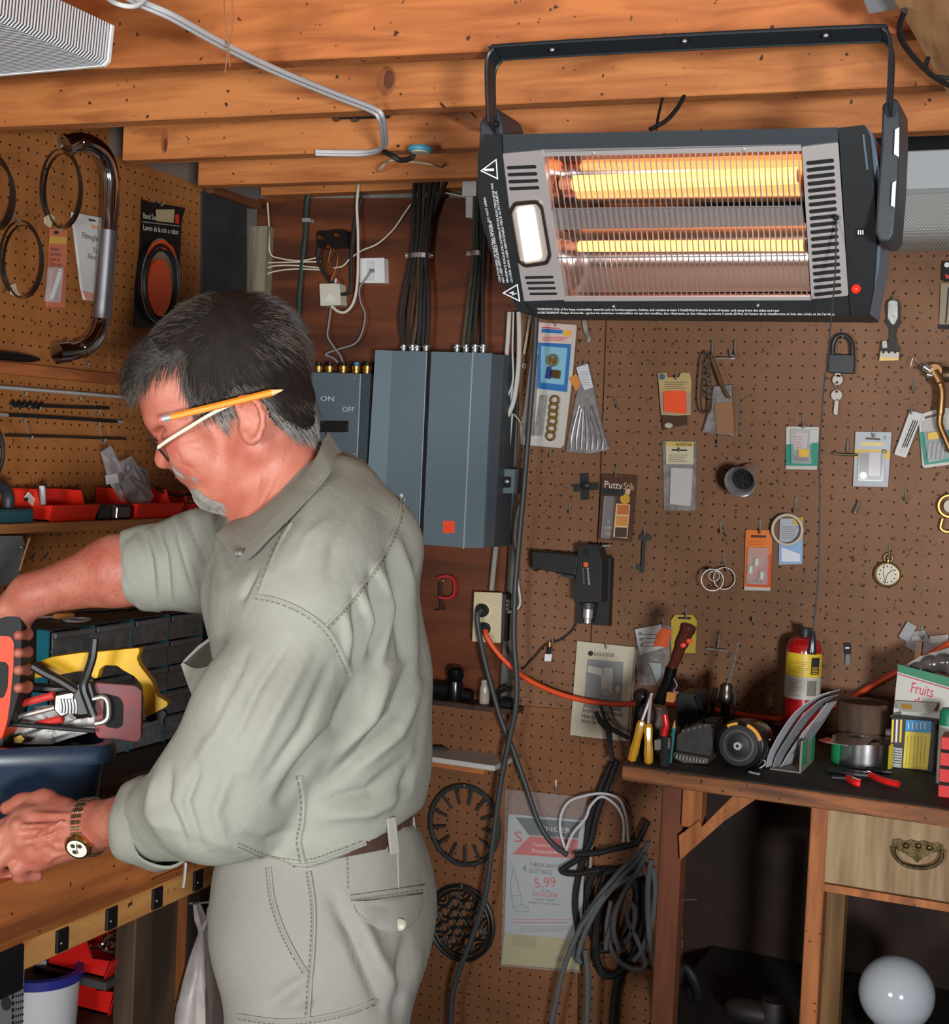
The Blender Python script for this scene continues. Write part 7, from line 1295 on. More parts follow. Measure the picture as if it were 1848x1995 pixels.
dslab([(40,1312),(66,1292),(100,1280),(155,1272),(200,1269),(271,1262),(272,1270),(266,1282),(272,1297),(296,1328),(306,1356),(327,1368),(326,1376),(288,1396),(282,1390),(280,1365),(276,1335),(262,1318),(240,1306),(228,1297),(204,1296),(194,1304),(189,1323),(178,1320),(174,1308),(150,1308),(110,1316),(60,1322)],1.965,0.022,SAWY,'frame',t,0.003,0.003); dtube('blade_tube',[(20,1336),(80,1340),(150,1346),(200,1352)],1.97,0.007,plain('tube_dark',(70,68,70),0.3,metal=0.8),t); dslab([(282,1398),(318,1384),(324,1392),(316,1402),(318,1416),(308,1402),(290,1408)],1.97,0.015,BLK,'blade_clamp',t,0.002)
t = dthing('sanding_plate','grey and red metal plate with a D handle hung on the tote edge','plate',230,1440,1.93); dslab([(184,1330),(264,1336),(276,1346),(275,1438),(268,1446),(190,1438),(184,1425)],1.925,0.008,plain('plate_redgrey',(104,74,80),0.6,noise=0.4,scale=30,c2=(150,60,60)),'plate',t,0.004,0.002); dslab([(206,1352),(232,1358),(240,1372),(238,1414),(228,1420),(206,1416),(200,1404),(202,1362)],1.9235,0.002,SLOT,'opening',t,0.006); dtube('handle',[(180,1362),(200,1358),(210,1368),(211,1395),(202,1406),(186,1410)],1.915,0.0038,HC,t)
t = dthing('spring_clamp','black spring clamp tool with paint spots sticking out of the tote','clamp',150,1390,1.92); BP = plain('black_painted',(30,30,32),0.4,noise=0.9,scale=55,c2=(18,18,18))
dtube('arm',[(64,1297),(90,1312),(118,1326),(150,1346)],1.915,0.0065,BP,t); dtube('arm',[(184,1244),(180,1280),(170,1312),(162,1338),(172,1370),(182,1396)],1.91,0.0062,BP,t); dslab([(150,1330),(176,1326),(186,1360),(176,1392),(150,1396),(140,1360)],1.912,0.02,BP,'head',t,0.004,0.002); dslab([(106,1354),(148,1346),(154,1384),(118,1398),(104,1384)],1.916,0.02,mat('worn_steel',(120,118,112),0.3,0.9),'spring_case',t,0.003,0.002)
for k in range(6): dtube('spring_turn',[(116 + k * 6,1362),(119 + k * 6,1376),(118 + k * 6,1390)],1.912,0.0018,CHROME,t,6,3)
dtube('bar',[(12,1402),(60,1390),(108,1378)],1.93,0.004,HC,t); dtube('bar',[(14,1410),(90,1416),(184,1424)],1.915,0.0035,BLKR,t)
t = dthing('crumpled_papers','crumpled printed papers stuffed in the blue tote','papers',70,1440,1.94); crumple(dens([(6,1440),(30,1400),(70,1376),(118,1372),(150,1400),(186,1396),(184,1424),(130,1440),(100,1450),(20,1450)]),lambda x,y,o_: D(x,y,o_),1.955,0.014,plain('paper_white',(206,206,204),0.7),'paper',t,21)
for k in range(7): dtube('printed_line',[(30 + 8 * k,1436 - k * 3),(60 + 9 * k,1428 - k * 3)],1.93,0.0006,INK,t,4,2)
dslab([(26,1438),(40,1432),(48,1440),(40,1448),(28,1447)],1.928,0.001,plain('paper_yellow',(226,190,50)),'yellow_print',t)
for k,(p_,q_) in enumerate((((30,1374),(106,1354)),((72,1412),(122,1400)))):
    t = dthing('red_marker',('upper' if k == 0 else 'lower') + ' red plastic stick among the papers in the tote','stick',*p_,1.935); MB().tube([D(*p_,1.935),D(*q_,1.925)],0.0055,8).build('stick',plain('stick_red',(206,56,48),0.4),t)
t = dthing('orange_stick','orange handled file poking from the tote papers','file',24,1372,1.94); MB().tube([D(-10,1376,1.94),D(44,1362,1.935)],0.006,8).build('handle',plain('stick_orange',(232,140,40),0.4),t)
# ================================================================== power drill in the far hand
t = dthing('power_drill','orange and black power drill held upright in the right hand of the man','drill',10,1460,1.93); OR = plain('drill_orange',(232,66,18),0.45,spec=0.3); DK = plain('drill_dark',(26,27,30),0.55,spec=0.25)
dslab([(-70,1236),(8,1236),(22,1240),(28,1252),(27,1300),(22,1360),(14,1408),(4,1440),(-70,1450)],1.895,0.06,OR,'body',t,0.004,0.004); dslab([(-70,1194),(20,1193),(36,1200),(42,1214),(41,1300),(36,1352),(24,1392),(14,1420),(20,1360),(26,1300),(27,1252),(20,1240),(-70,1236)],1.892,0.066,DK,'rear_shell',t,0.003,0.004)
dslab([(-60,1288),(10,1290),(16,1298),(14,1340),(6,1360),(-60,1362)],1.8935,0.004,DK,'grip_panel',t,0.003); dslab([(-60,1448),(8,1436),(2,1470),(-8,1520),(-60,1530)],1.90,0.045,plain('drill_nose',(54,50,46),0.4),'nose',t,0.003,0.003)
# ================================================================== under the table
def ubin(lab,x,y,xx,w_,h_,z_,m_,seed):
    c_ = PX(x,y,xx); t_ = bin_(lab,c_.y - w_ / 2,c_.y + w_ / 2,xx + 0.05,h_,z_,m_,'bins under the work table',0.6); q = MB(); rr = np.random.RandomState(seed)
    s2 = thing('loose_screws','loose screws in the ' + lab.replace('red bin of screws on the ','bin on the '),'screws',(xx,c_.y,z_ + 0.01)); 
    for _ in range(60): p_ = Vector((xx - 0.05 + rr.rand() * 0.08,c_.y + (rr.rand() - 0.5) * w_ * 0.8,z_ + 0.012 + rr.rand() * h_ * 0.4)); a_ = rr.rand() * 6.28; q.cyl(p_,p_ + Vector((math.cos(a_) * 0.01,math.sin(a_) * 0.01,0.004 * rr.rand())),0.0018,5)
    o_ = q.build('screw_heap',plain('screw_steel',(140,136,130),0.35,metal=0.8),s2); o_['kind'] = 'stuff'; return t_
ubin('red bin of screws on the upper shelf of the work table',210,1845,TX - 0.12,0.11,0.045,0.6855,BINR2,4)
ubin('red bin of screws on the lower shelf of the work table',215,1975,TX - 0.14,0.11,0.06,0.615,BINR2,8)
t = thing('shelf_riser','dark wooden crate carrying the lower red bin','crate',(TX - 0.18,1.72,0.5)); c_ = PX(215,1975,TX - 0.14); MB().box((TX - 0.30,c_.y - 0.10,0.5003),(TX - 0.075,min(c_.y + 0.07,xa - 0.004),0.614),0.001).build('crate',DARKW,t,smooth=30)
bk = PX(70,1990,TX - 0.07); bc_ = Vector((TX - 0.15,bk.y,0.0))
zr_ = T(80,1925,0.66).z
t = thing('bucket','white bucket with blue rim under the work table','bucket',(TX - 0.16,1.40,0.5003)); o = Vector((TX - 0.16,PX(75,1960,TX - 0.16).y,0.5003)); R1 = 0.056; zb2 = PX(75,1945,TX - 0.09).z - 0.5003
MB().lathe([(R1 * 0.85,0.0),(R1,zb2 - 0.004),(R1 - 0.004,zb2 - 0.004),(R1 * 0.84,0.004),(0.001,0.004)],o,Z_,36,cap=False).build('pail',plain('pail_white',(206,208,210),0.4),t); MB().lathe([(R1,zb2 - 0.012),(R1 + 0.005,zb2 - 0.010),(R1 + 0.005,zb2 + 0.003),(R1 - 0.003,zb2 + 0.004),(R1 - 0.006,zb2 - 0.008)],o,Z_,36,cap=False).build('rim',plain('pail_blue',(44,46,130),0.35),t)
t = thing('perforated_sheet','grey perforated metal sheet hanging below the table corner','metal sheet',PX(20,1990,TX + 0.004)); pm = plain('sheet_grey',(150,150,152),0.45,metal=0.3); MB().prism([PX(x,y,TX - 0.01) for x,y in [(-60,1905),(48,1875),(43,2040),(-60,2060)]],(-0.002,0,0)).build('sheet',pm,t,smooth=0)
for r_i in range(9):
    for k in range(5):
        p_ = PX(27 + k * 4.4 - (k == 0) * 2,1890 + r_i * 13 - k * 1.2,TX - 0.0097); s2 = 0.0024 if k == 0 else 0.0013; MB().prism([p_ + Y_ * math.cos(a) * s2 + Z_ * math.sin(a) * s2 * 1.3 for a in np.linspace(0,2 * math.pi,9)[:-1]],(0.0002,0,0)).build('hole',SLOT,t,smooth=0)
for (x,y,w_,h_) in ((6,1905,10,16),(8,1932,9,12),(12,1955,10,14)):
    P = [PX(x + w_ * math.cos(a),y + h_ * math.sin(a),TX - 0.0097) for a in np.linspace(0,2 * math.pi,15)[:-1]]; MB().prism(P,(0.0002,0,0)).build('printed_shape',plain('print_sheetdark',(60,60,62),0.5),t,smooth=0)
# hanging carrier bag on a bolt
bo = PX(385,1758,TX - 0.045); t = thing('carrier_bag','thin white plastic carrier bag knotted on a bolt of the table leg','plastic bag',PX(390,1990,TX - 0.05)); BGM = mat('carrier_film',(206,198,194),0.35,alpha=0.86,noise=0.2,scale=30,bump=0.4,bscale=40)
ctr = [(383,1760,0.006),(390,1790,0.010),(394,1815,0.008),(390,1850,0.018),(386,1900,0.030),(384,1960,0.040),(382,2050,0.046)]
def pleat(cs,n_=36,seed=2):
    rr = np.random.RandomState(seed); ph = rr.rand(8) * 6.28; vs = []; fs = []
    P_ = crv([PX(x,y,TX - 0.045) for x,y,_ in cs],4); R_ = np.interp(np.linspace(0,len(cs) - 1,len(P_)),range(len(cs)),[c_[2] for c_ in cs])
    for i,p_ in enumerate(P_):
        for k in range(n_): a = 2 * math.pi * k / n_; r2 = R_[i] * (1 + 0.22 * math.sin(5 * a + ph[0] + i * 0.1) + 0.14 * math.sin(9 * a + ph[1] - i * 0.15)); vs.append(p_ + Y_ * math.cos(a) * r2 + X_ * math.sin(a) * r2 * 0.55)
    for i in range(len(P_) - 1):
        for k in range(n_): fs.append((i * n_ + k,i * n_ + (k + 1) % n_,(i + 1) * n_ + (k + 1) % n_,(i + 1) * n_ + k))
    return MB().add(vs,fs)
pleat(ctr).build('bag',BGM,t,smooth=70)
MB().tube(crv([PX(x,y,TX - 0.04) for x,y in [(394,1812),(404,1790),(408,1768),(411,1764)]],4),[0.004] * 8 + [0.003] * 5,8).build('knot_tail',BGM,t)
cable('bag_bolt','thin steel bolt in the table leg carrying the white carrier bag',[PX(368,1760,TX - 0.06),PX(390,1759,TX - 0.045),PX(414,1757,TX - 0.03)],0.0016,HOOKM,None,3,8,'bolt')
cable('hanging_pin','thin steel pin hanging under the rolled shirt cuff',[D(362,1680,1.74),D(360,1705,1.74),D(357,1729,1.74)],0.0024,HC,None,3,8,'pin')
# ================================================================== the man: implicit surfaces, meshed with surface nets
D0 = 1.66; KPX = D0 / F
def cp3(x,y,z=0.0): d = D0 + z; return np.array([(x - CX) / F * d,(y - CY) / F * d,d],dtype=np.float32)
NR_,ND_,NF_ = np.array(RIGHT),np.array(DOWN),np.array(FWD)
def c2w(V): return np.array(CAM) + V[:,:1] * NR_ + V[:,1:2] * ND_ + V[:,2:3] * NF_
class Field:
    def __init__(s,lo,hi,h):
        s.lo = np.array(lo,np.float32); s.h = h; s.n = np.ceil((np.array(hi) - s.lo) / h).astype(int) + 1; s.f = np.full(s.n,0.2,np.float32)
    def sub(s,lo,hi):
        a = np.maximum(0,np.floor((lo - s.lo) / s.h).astype(int)); b_ = np.minimum(s.n,np.ceil((hi - s.lo) / s.h).astype(int) + 1)
        if (b_ <= a).any(): return None,None
        sl = tuple(slice(a[i],b_[i]) for i in range(3)); g = [s.lo[i] + s.h * np.arange(a[i],b_[i],dtype=np.float32) for i in range(3)]
        return sl,np.meshgrid(*g,indexing='ij',sparse=True)
    def comb(s,sl,d,k,op):
        f = s.f[sl]
        if op == 'add':
            if k > 0: hh_ = np.clip(0.5 + 0.5 * (f - d) / k,0,1); s.f[sl] = f * (1 - hh_) + d * hh_ - k * hh_ * (1 - hh_)
            else: s.f[sl] = np.minimum(f,d)
        else:
            d = -d
            if k > 0: hh_ = np.clip(0.5 - 0.5 * (f - d) / k,0,1); s.f[sl] = f * (1 - hh_) + d * hh_ + k * hh_ * (1 - hh_)
            else: s.f[sl] = np.maximum(f,d)
    def cone(s,a,b_,ra,rb,k=0.01,op='add',flat=None):
        a,b_ = np.asarray(a,np.float32),np.asarray(b_,np.float32); R_ = max(ra,rb) + 0.06
        sl,g = s.sub(np.minimum(a,b_) - R_,np.maximum(a,b_) + R_)
        if sl is None: return
        ab = b_ - a; L2 = float(ab @ ab) + 1e-9; px,py,pz = g[0] - a[0],g[1] - a[1],g[2] - a[2]
        t_ = np.clip((px * ab[0] + py * ab[1] + pz * ab[2]) / L2,0,1)
        d = np.sqrt((px - t_ * ab[0]) ** 2 + (py - t_ * ab[1]) ** 2 + (pz - t_ * ab[2]) ** 2) - (ra + (rb - ra) * t_); s.comb(sl,d,k,op)
    def ell(s,c_,ax,r_,k=0.01,op='add'):
        c_ = np.asarray(c_,np.float32); R_ = max(r_) + 0.06; sl,g = s.sub(c_ - R_,c_ + R_)
        if sl is None: return
        p_ = [g[i] - c_[i] for i in range(3)]; q = [sum(p_[i] * float(a_[i]) for i in range(3)) for a_ in ax]
        k0 = np.sqrt(sum((q[i] / r_[i]) ** 2 for i in range(3))); k1 = np.sqrt(sum((q[i] / r_[i] ** 2) ** 2 for i in range(3))); s.comb(sl,k0 * (k0 - 1) / np.maximum(k1,1e-6),k,op)
    def plane(s,c_,n_,k=0.0):
        "doc"
        g = [s.lo[i] + s.h * np.arange(s.n[i],dtype=np.float32) for i in range(3)]; g = np.meshgrid(*g,indexing='ij',sparse=True); d = sum((g[i] - float(c_[i])) * float(n_[i]) for i in range(3)); s.comb((slice(None),) * 3,-d,k,'sub')
    def mesh(s):
        f = s.f; I = f < 0; sh = tuple(v - 1 for v in s.n)
        def c8(A,i,j,k): return A[i:i + sh[0],j:j + sh[1],k:k + sh[2]]
        al = np.ones(sh,bool); an = np.zeros(sh,bool)
        for i in (0,1):
            for j in (0,1):
                for k in (0,1): q = c8(I,i,j,k); al &= q; an |= q
        act = an & ~al; ii = np.argwhere(act); idx = np.full(sh,-1,np.int64); idx[act] = np.arange(len(ii))
        cor = np.array([(i,j,k) for i in (0,1) for j in (0,1) for k in (0,1)]); vals = np.stack([f[ii[:,0] + c_[0],ii[:,1] + c_[1],ii[:,2] + c_[2]] for c_ in cor],1)
        S_ = np.zeros((len(ii),3)); N_ = np.zeros(len(ii))
        for a in range(8):
            for b_ in range(a + 1,8):
                if np.abs(cor[a] - cor[b_]).sum() != 1: continue
                va,vb = vals[:,a],vals[:,b_]; cr = (va < 0) != (vb < 0); t_ = np.where(cr,va / np.where(cr,va - vb,1),0); S_[cr] += (cor[a] + t_[:,None] * (cor[b_] - cor[a]))[cr]; N_[cr] += 1
        V = s.lo + s.h * (ii + S_ / N_[:,None]); Q = []
        for ax in range(3):
            o1,o2 = [(1,2),(2,0),(0,1)][ax]; sl0 = [slice(None)] * 3; sl1 = [slice(None)] * 3; sl0[ax] = slice(0,-1); sl1[ax] = slice(1,None)
            A_,B2 = I[tuple(sl0)],I[tuple(sl1)]; e = np.argwhere(A_ != B2); e = e[(e[:,o1] > 0) & (e[:,o2] > 0) & (e[:,o1] < sh[o1]) & (e[:,o2] < sh[o2])]
            inn = A_[e[:,0],e[:,1],e[:,2]]
            def cell(d1_,d2_): c_ = e.copy(); c_[:,o1] -= d1_; c_[:,o2] -= d2_; return idx[c_[:,0],c_[:,1],c_[:,2]]
            q = np.stack([cell(1,1),cell(0,1),cell(0,0),cell(1,0)],1); q[~inn] = q[~inn][:,::-1]; Q.append(q)
        Q = np.concatenate(Q); Q = Q[(Q >= 0).all(1)]; return V,Q
def vnormals(V,Q):
    n_ = np.cross(V[Q[:,2]] - V[Q[:,0]],V[Q[:,3]] - V[Q[:,1]]); N_ = np.zeros_like(V)
    for k in range(4): np.add.at(N_,Q[:,k],n_)
    return N_ / np.maximum(np.linalg.norm(N_,axis=1,keepdims=True),1e-9)
def smooth(V,Q,it=2,lam=0.5):
    for _ in range(it):
        S_ = np.zeros_like(V); c_ = np.zeros(len(V))
        for k in range(4):
            a,b_ = Q[:,k],Q[:,(k + 1) % 4]; np.add.at(S_,a,V[b_]); np.add.at(c_,a,1); np.add.at(S_,b_,V[a]); np.add.at(c_,b_,1)
        V = V + lam * (S_ / np.maximum(c_,1)[:,None] - V)
    return V
def proj(V): return CX + F * V[:,0] / V[:,2],CY + F * V[:,1] / V[:,2]
def seg_dist(px,py,pts):
    "doc"
    best = np.full(len(px),1e9); par = np.zeros(len(px)); n_ = len(pts) - 1
    for i in range(n_):
        ax_,ay_ = pts[i]; bx2,by2 = pts[i + 1]; dx,dy = bx2 - ax_,by2 - ay_; t_ = np.clip(((px - ax_) * dx + (py - ay_) * dy) / (dx * dx + dy * dy),0,1); d = np.hypot(px - ax_ - t_ * dx,py - ay_ - t_ * dy); m_ = d < best; best[m_] = d[m_]; par[m_] = (i + t_[m_]) / n_
    return best,par
def folds(V,Q,lst):
    N_ = vnormals(V,Q)
    if (N_[:,2] * -1).mean() < -1: N_ = -N_
    px,py = proj(V); face = np.clip(-(N_ * V).sum(1) / np.linalg.norm(V,axis=1) * 2.2,0,1); disp = np.zeros(len(V))
    for amp,w_,pts in lst: d,t_ = seg_dist(px,py,pts); disp += amp * 0.0013 * np.exp(-(d / (w_ * 0.9)) ** 2) * np.sin(np.pi * np.clip(t_ * 0.9 + 0.05,0,1)) ** 0.6
    return V + N_ * (disp * face)[:,None]
def put(V,Q,name,m_,parent,sm=180):
    Wv = c2w(V); org = np.array(ORG[parent.name]); me = bpy.data.meshes.new(name); me.from_pydata((Wv - org).tolist(),[],Q.tolist()); me.update(); me.materials.append(m_)
    o_ = bpy.data.objects.new(name,me); COL.objects.link(o_); o_.parent = parent; ORG[o_.name] = Vector(org)
    me.polygons.foreach_set('use_smooth',[True] * len(me.polygons)); bm = bmesh.new(); bm.from_mesh(me); bmesh.ops.recalc_face_normals(bm,faces=bm.faces); bm.to_mesh(me); bm.free(); return o_
def inpoly(px,py,poly):
    px,py = np.asarray(px,float),np.asarray(py,float); r_ = np.zeros(len(px),bool); j = len(poly) - 1
    for i in range(len(poly)):
        xi,yi = poly[i]; xj,yj = poly[j]; c_ = ((yi > py) != (yj > py)) & (px < (xj - xi) * (py - yi) / (yj - yi + 1e-12) + xi); r_ ^= c_; j = i
    return r_
man = thing('person','man in rolled-sleeve khaki shirt and trousers bending over the tote with a drill','person',(D(620,1640,D0).x,D(620,1640,D0).y,0.0))
def skinmat():
    M = mat('skin',(184,116,96),0.48,noise=0.16,scale=26,detail=5,bump=0.25,bscale=420,spec=0.45,sss=0.06,c2=(166,88,72)); return M
SKIN = skinmat()
# ------------------------------------------------------------------ body
R = KPX
hb = Field(cp3(-110,560,0.0) + np.array([-0.02,-0.02,-0.30]),cp3(700,1740,0.0) + np.array([0.02,0.06,0.36]),0.0028)
fb = np.array([-0.883,0.469,0.0]); cw_ = np.array([-0.469,-0.883,0.0]); lat = np.array([0,0,1.0])
hb.ell(cp3(436,716),(fb,cw_,lat),(158 * R,128 * R,0.0745),0.01)
hb.ell(cp3(352,770),(fb,cw_,lat),(78 * R,95 * R,0.062),0.02)             # forehead
hb.ell(cp3(392,868),(np.array([0.48,0.877,0]),np.array([-0.877,0.48,0]),lat),(112 * R,70 * R,0.058),0.025)   # face
hb.ell(cp3(500,800),(fb,cw_,lat),(105 * R,90 * R,0.064),0.02)
for z in (-1,1):
    hb.cone(cp3(500,868,z * 0.048),cp3(424,950,z * 0.016),34 * R,30 * R,0.025)   # jaw
    hb.ell(cp3(372,880,z * 0.040),(fb,cw_,lat),(40 * R,46 * R,0.020),0.02)       # cheek
hb.cone(cp3(412,950,-0.010),cp3(412,950,0.010),31 * R,31 * R,0.014)             # chin
hb.cone(cp3(303,818,-0.030),cp3(303,818,0.030),17 * R,17 * R,0.014)             # brow
hb.cone(cp3(312,838),cp3(320,888),10 * R,15.5 * R,0.008); hb.ell(cp3(320,896),(fb,cw_,lat),(19 * R,18 * R,0.012),0.006)   # nose
for z in (-1,1): hb.ell(cp3(338,902,z * 0.0125),(fb,cw_,lat),(15 * R,12 * R,0.0075),0.005)
hb.cone(cp3(362,920,-0.016),cp3(362,920,0.016),17 * R,17 * R,0.010); hb.cone(cp3(374,931,-0.014),cp3(374,931,0.014),10 * R,10 * R,0.004); hb.cone(cp3(380,943,-0.013),cp3(380,943,0.013),10 * R,10 * R,0.005)
hb.cone(cp3(384,937,-0.03),cp3(372,936,0.0),2.2 * R,2.2 * R,0.003,'sub')        # mouth line
for z in (-1,1):
    hb.ell(cp3(318,846,z * 0.034),(fb,cw_,lat),(18 * R,15 * R,0.017),0.008,'sub'); hb.ell(cp3(334,848,z * 0.031),(fb,cw_,lat),(17 * R,15 * R,0.014),0.003)
    hb.cone(cp3(326,852,z * 0.044),cp3(319,852,z * 0.026),1.6 * R,1.6 * R,0.002,'sub')
# ear (near and far)
for z in (-1,1):
    e0 = [(467,806),(462,788),(470,776),(487,774),(503,786),(512,806),(512,830),(503,852),(492,862),(482,858)]
    hb.ell(cp3(490,818,z * 0.076),(np.array([0.2,0.98,0]),np.array([0.98,-0.2,0.0]),lat),(40 * R,24 * R,0.0085),0.006)
    for i in range(len(e0) - 1): zz = 0.080 + 0.008 * math.sin(math.pi * i / 9); hb.cone(cp3(*e0[i],z * zz),cp3(*e0[i + 1],z * (0.080 + 0.008 * math.sin(math.pi * (i + 1) / 9))),6.5 * R,6.5 * R,0.003)
    hb.ell(cp3(483,826,z * 0.088),(np.array([0.1,0.99,0]),np.array([0.99,-0.1,0]),lat),(21 * R,11 * R,0.007),0.003,'sub'); hb.ell(cp3(487,800,z * 0.090),(np.array([0.2,0.98,0]),np.array([0.98,-0.2,0]),lat),(16 * R,10 * R,0.006),0.003,'sub')
    hb.cone(cp3(472,822,z * 0.078),cp3(470,838,z * 0.078),6 * R,6 * R,0.003); hb.cone(cp3(478,846,z * 0.079),cp3(486,858,z * 0.080),10 * R,8 * R,0.004)
# neck and hidden torso
hb.cone(cp3(528,860),cp3(580,1010),80 * R,92 * R,0.03); hb.cone(cp3(470,935),cp3(512,1010),40 * R,58 * R,0.03)
for z in (-1,1): hb.cone(cp3(545,850,z * 0.045),cp3(520,1000,z * 0.02),12 * R,16 * R,0.012)
hb.cone(cp3(585,1010),cp3(620,1500),110 * R,110 * R,0.03)
hb.cone(cp3(590,1080),cp3(590,1170,-0.16),70 * R,60 * R,0.03); hb.cone(cp3(590,1170,-0.16),cp3(425,1565,-0.155),52 * R,48 * R,0.02)      # near upper arm
hb.cone(cp3(425,1565,-0.155),cp3(330,1585,-0.08),52 * R,58 * R,0.02); hb.cone(cp3(330,1585,-0.08),cp3(188,1607,0.030),60 * R,43 * R,0.02)
hb.cone(cp3(590,1080),cp3(540,1090,0.17),70 * R,60 * R,0.03); hb.cone(cp3(540,1090,0.17),cp3(330,1108,0.245),56 * R,60 * R,0.02)      # far arm
hb.cone(cp3(330,1108,0.245),cp3(230,1112,0.25),70 * R,76 * R,0.02); hb.cone(cp3(230,1112,0.25),cp3(60,1160,0.25),76 * R,44 * R,0.02)
# near hand: palm, four curled fingers, thumb
def chain(P_,r0,r1,k=0.005):
    for i in range(len(P_) - 1): hb.cone(cp3(*P_[i]),cp3(*P_[i + 1]),(r0 + (r1 - r0) * i / (len(P_) - 1)) * R,(r0 + (r1 - r0) * (i + 1) / (len(P_) - 1)) * R,k)
wr = (170,1612,0.040); hb.cone(cp3(188,1607,0.030),cp3(*wr),43 * R,40 * R,0.015)
for mc,r_ in (((58,1590,0.062),27),((36,1612,0.050),27),((40,1642,0.046),25),((66,1668,0.048),22)): hb.cone(cp3(*wr),cp3(*mc),36 * R,r_ * R,0.018)
hb.cone(cp3(140,1640,0.045),cp3(80,1672,0.05),30 * R,24 * R,0.015)
chain([(58,1590,0.062),(-5,1620,0.062),(-48,1652,0.072),(-70,1682,0.08)],22,15); chain([(36,1612,0.050),(-28,1648,0.046),(-62,1684,0.056),(-70,1706,0.066)],22,15)
chain([(40,1642,0.046),(-6,1676,0.040),(-10,1700,0.050),(20,1708,0.062)],21,14); chain([(66,1668,0.048),(36,1690,0.044),(40,1706,0.052),(72,1706,0.064)],18.5,13)
chain([(128,1580,0.060),(86,1562,0.078),(44,1566,0.086),(14,1574,0.088)],27,15,0.012)
for (x,y,z) in ((58,1588,0.046),(36,1608,0.033),(42,1640,0.030),(68,1666,0.034)): hb.ell(cp3(x,y,z),(np.array([1,0,0]),np.array([0,1,0]),lat),(15 * R,13 * R,0.008),0.008)   # knuckles
for p_,q_ in (((150,1590,0.012),(66,1588,0.036)),((150,1606,0.008),(46,1610,0.024)),((148,1624,0.010),(52,1640,0.022)),((146,1640,0.014),(78,1662,0.028))): hb.cone(cp3(*p_),cp3(*q_),5 * R,6 * R,0.006)   # tendons
for P_ in ([(140,1648,0.012),(112,1650,0.016),(96,1640,0.016),(70,1652,0.022)],[(120,1600,0.008),(98,1618,0.012),(74,1626,0.016)],[(130,1660,0.02),(104,1668,0.022),(92,1680,0.028)]):
    for i in range(len(P_) - 1): hb.cone(cp3(*P_[i]),cp3(*P_[i + 1]),4 * R,4 * R,0.004)
# far hand round the drill grip
hb.cone(cp3(60,1160,0.25),cp3(28,1190,0.262),44 * R,40 * R,0.02); hb.cone(cp3(28,1190,0.262),cp3(24,1330,0.325),34 * R,26 * R,0.02)
for i in range(4):
    y = 1228 + i * 34; hb.cone(cp3(30,y,0.318),cp3(50,y + 4,0.30),17 * R,16 * R,0.006); hb.cone(cp3(50,y + 4,0.30),cp3(52,y + 8,0.265),16 * R,14 * R,0.004); hb.cone(cp3(52,y + 8,0.265),cp3(36,y + 10,0.232),14 * R,12 * R,0.004)
hb.cone(cp3(20,1185,0.25),cp3(-40,1200,0.225),20 * R,17 * R,0.012); hb.cone(cp3(-40,1200,0.225),cp3(-70,1235,0.22),17 * R,13 * R,0.006)
V,Q = hb.mesh(); V = smooth(V,Q,2,0.35)
V = folds(V,Q,[(-0.9,2.2,[(318,862),(345,880),(352,900)]),(-0.8,2.0,[(352,862),(372,858),(388,852)]),(-0.8,2.0,[(352,868),(376,870),(392,872)]),(-0.7,2.0,[(350,874),(374,884),(384,896)]),(-1.4,3,[(350,902),(372,912),(388,932)]),(-1.0,2.5,[(512,880),(508,925),(500,960)]),(-1.2,3,[(545,905),(530,945),(508,985)]),(-0.8,2.5,[(560,880),(548,930),(530,975)])])
body = put(V,Q,'body',SKIN,man); HV,HQ = V,Q
# ------------------------------------------------------------------ hair, moustache, goatee
HAIRP = [(244,742),(248,700),(300,610),(380,555),(470,545),(560,590),(610,660),(628,760),(622,835),(600,858),(566,850),(540,835),(522,815),(516,790),(500,772),(470,768),(456,782),(452,806),(440,832),(426,828),(414,800),(388,802),(362,778),(352,740),(350,704),(330,712),(302,728),(284,746),(262,752)]
px_,py_ = proj(V); N_ = vnormals(V,Q); hc = cp3(440,740); outw = ((N_ * (V - hc)).sum(1) > 0); N_ = N_ if outw.mean() > 0.5 else -N_
hm = inpoly(px_,py_,HAIRP) & (V[:,2] > D0 - 0.12) & (V[:,2] < D0 + 0.12) & (np.abs(V[:,2] - D0) < 0.0775)
fm = hm[Q].all(1); hq = Q[fm]; used = np.unique(hq); rem = np.full(len(V),-1); rem[used] = np.arange(len(used))
edge_d = np.full(len(V),99.0); dd,_ = seg_dist(px_[used],py_[used],HAIRP + HAIRP[:1]); lift = np.clip(dd / 26,0,1) * 0.0075 + 0.0006
cap_q = rem[hq]; HAIRM = mat('hair_dark',(32,26,22),0.7,noise=0.3,scale=60,spec=0.15)
put(V[used] + N_[used] * lift[:,None],cap_q,'hair_cap',HAIRM,man)
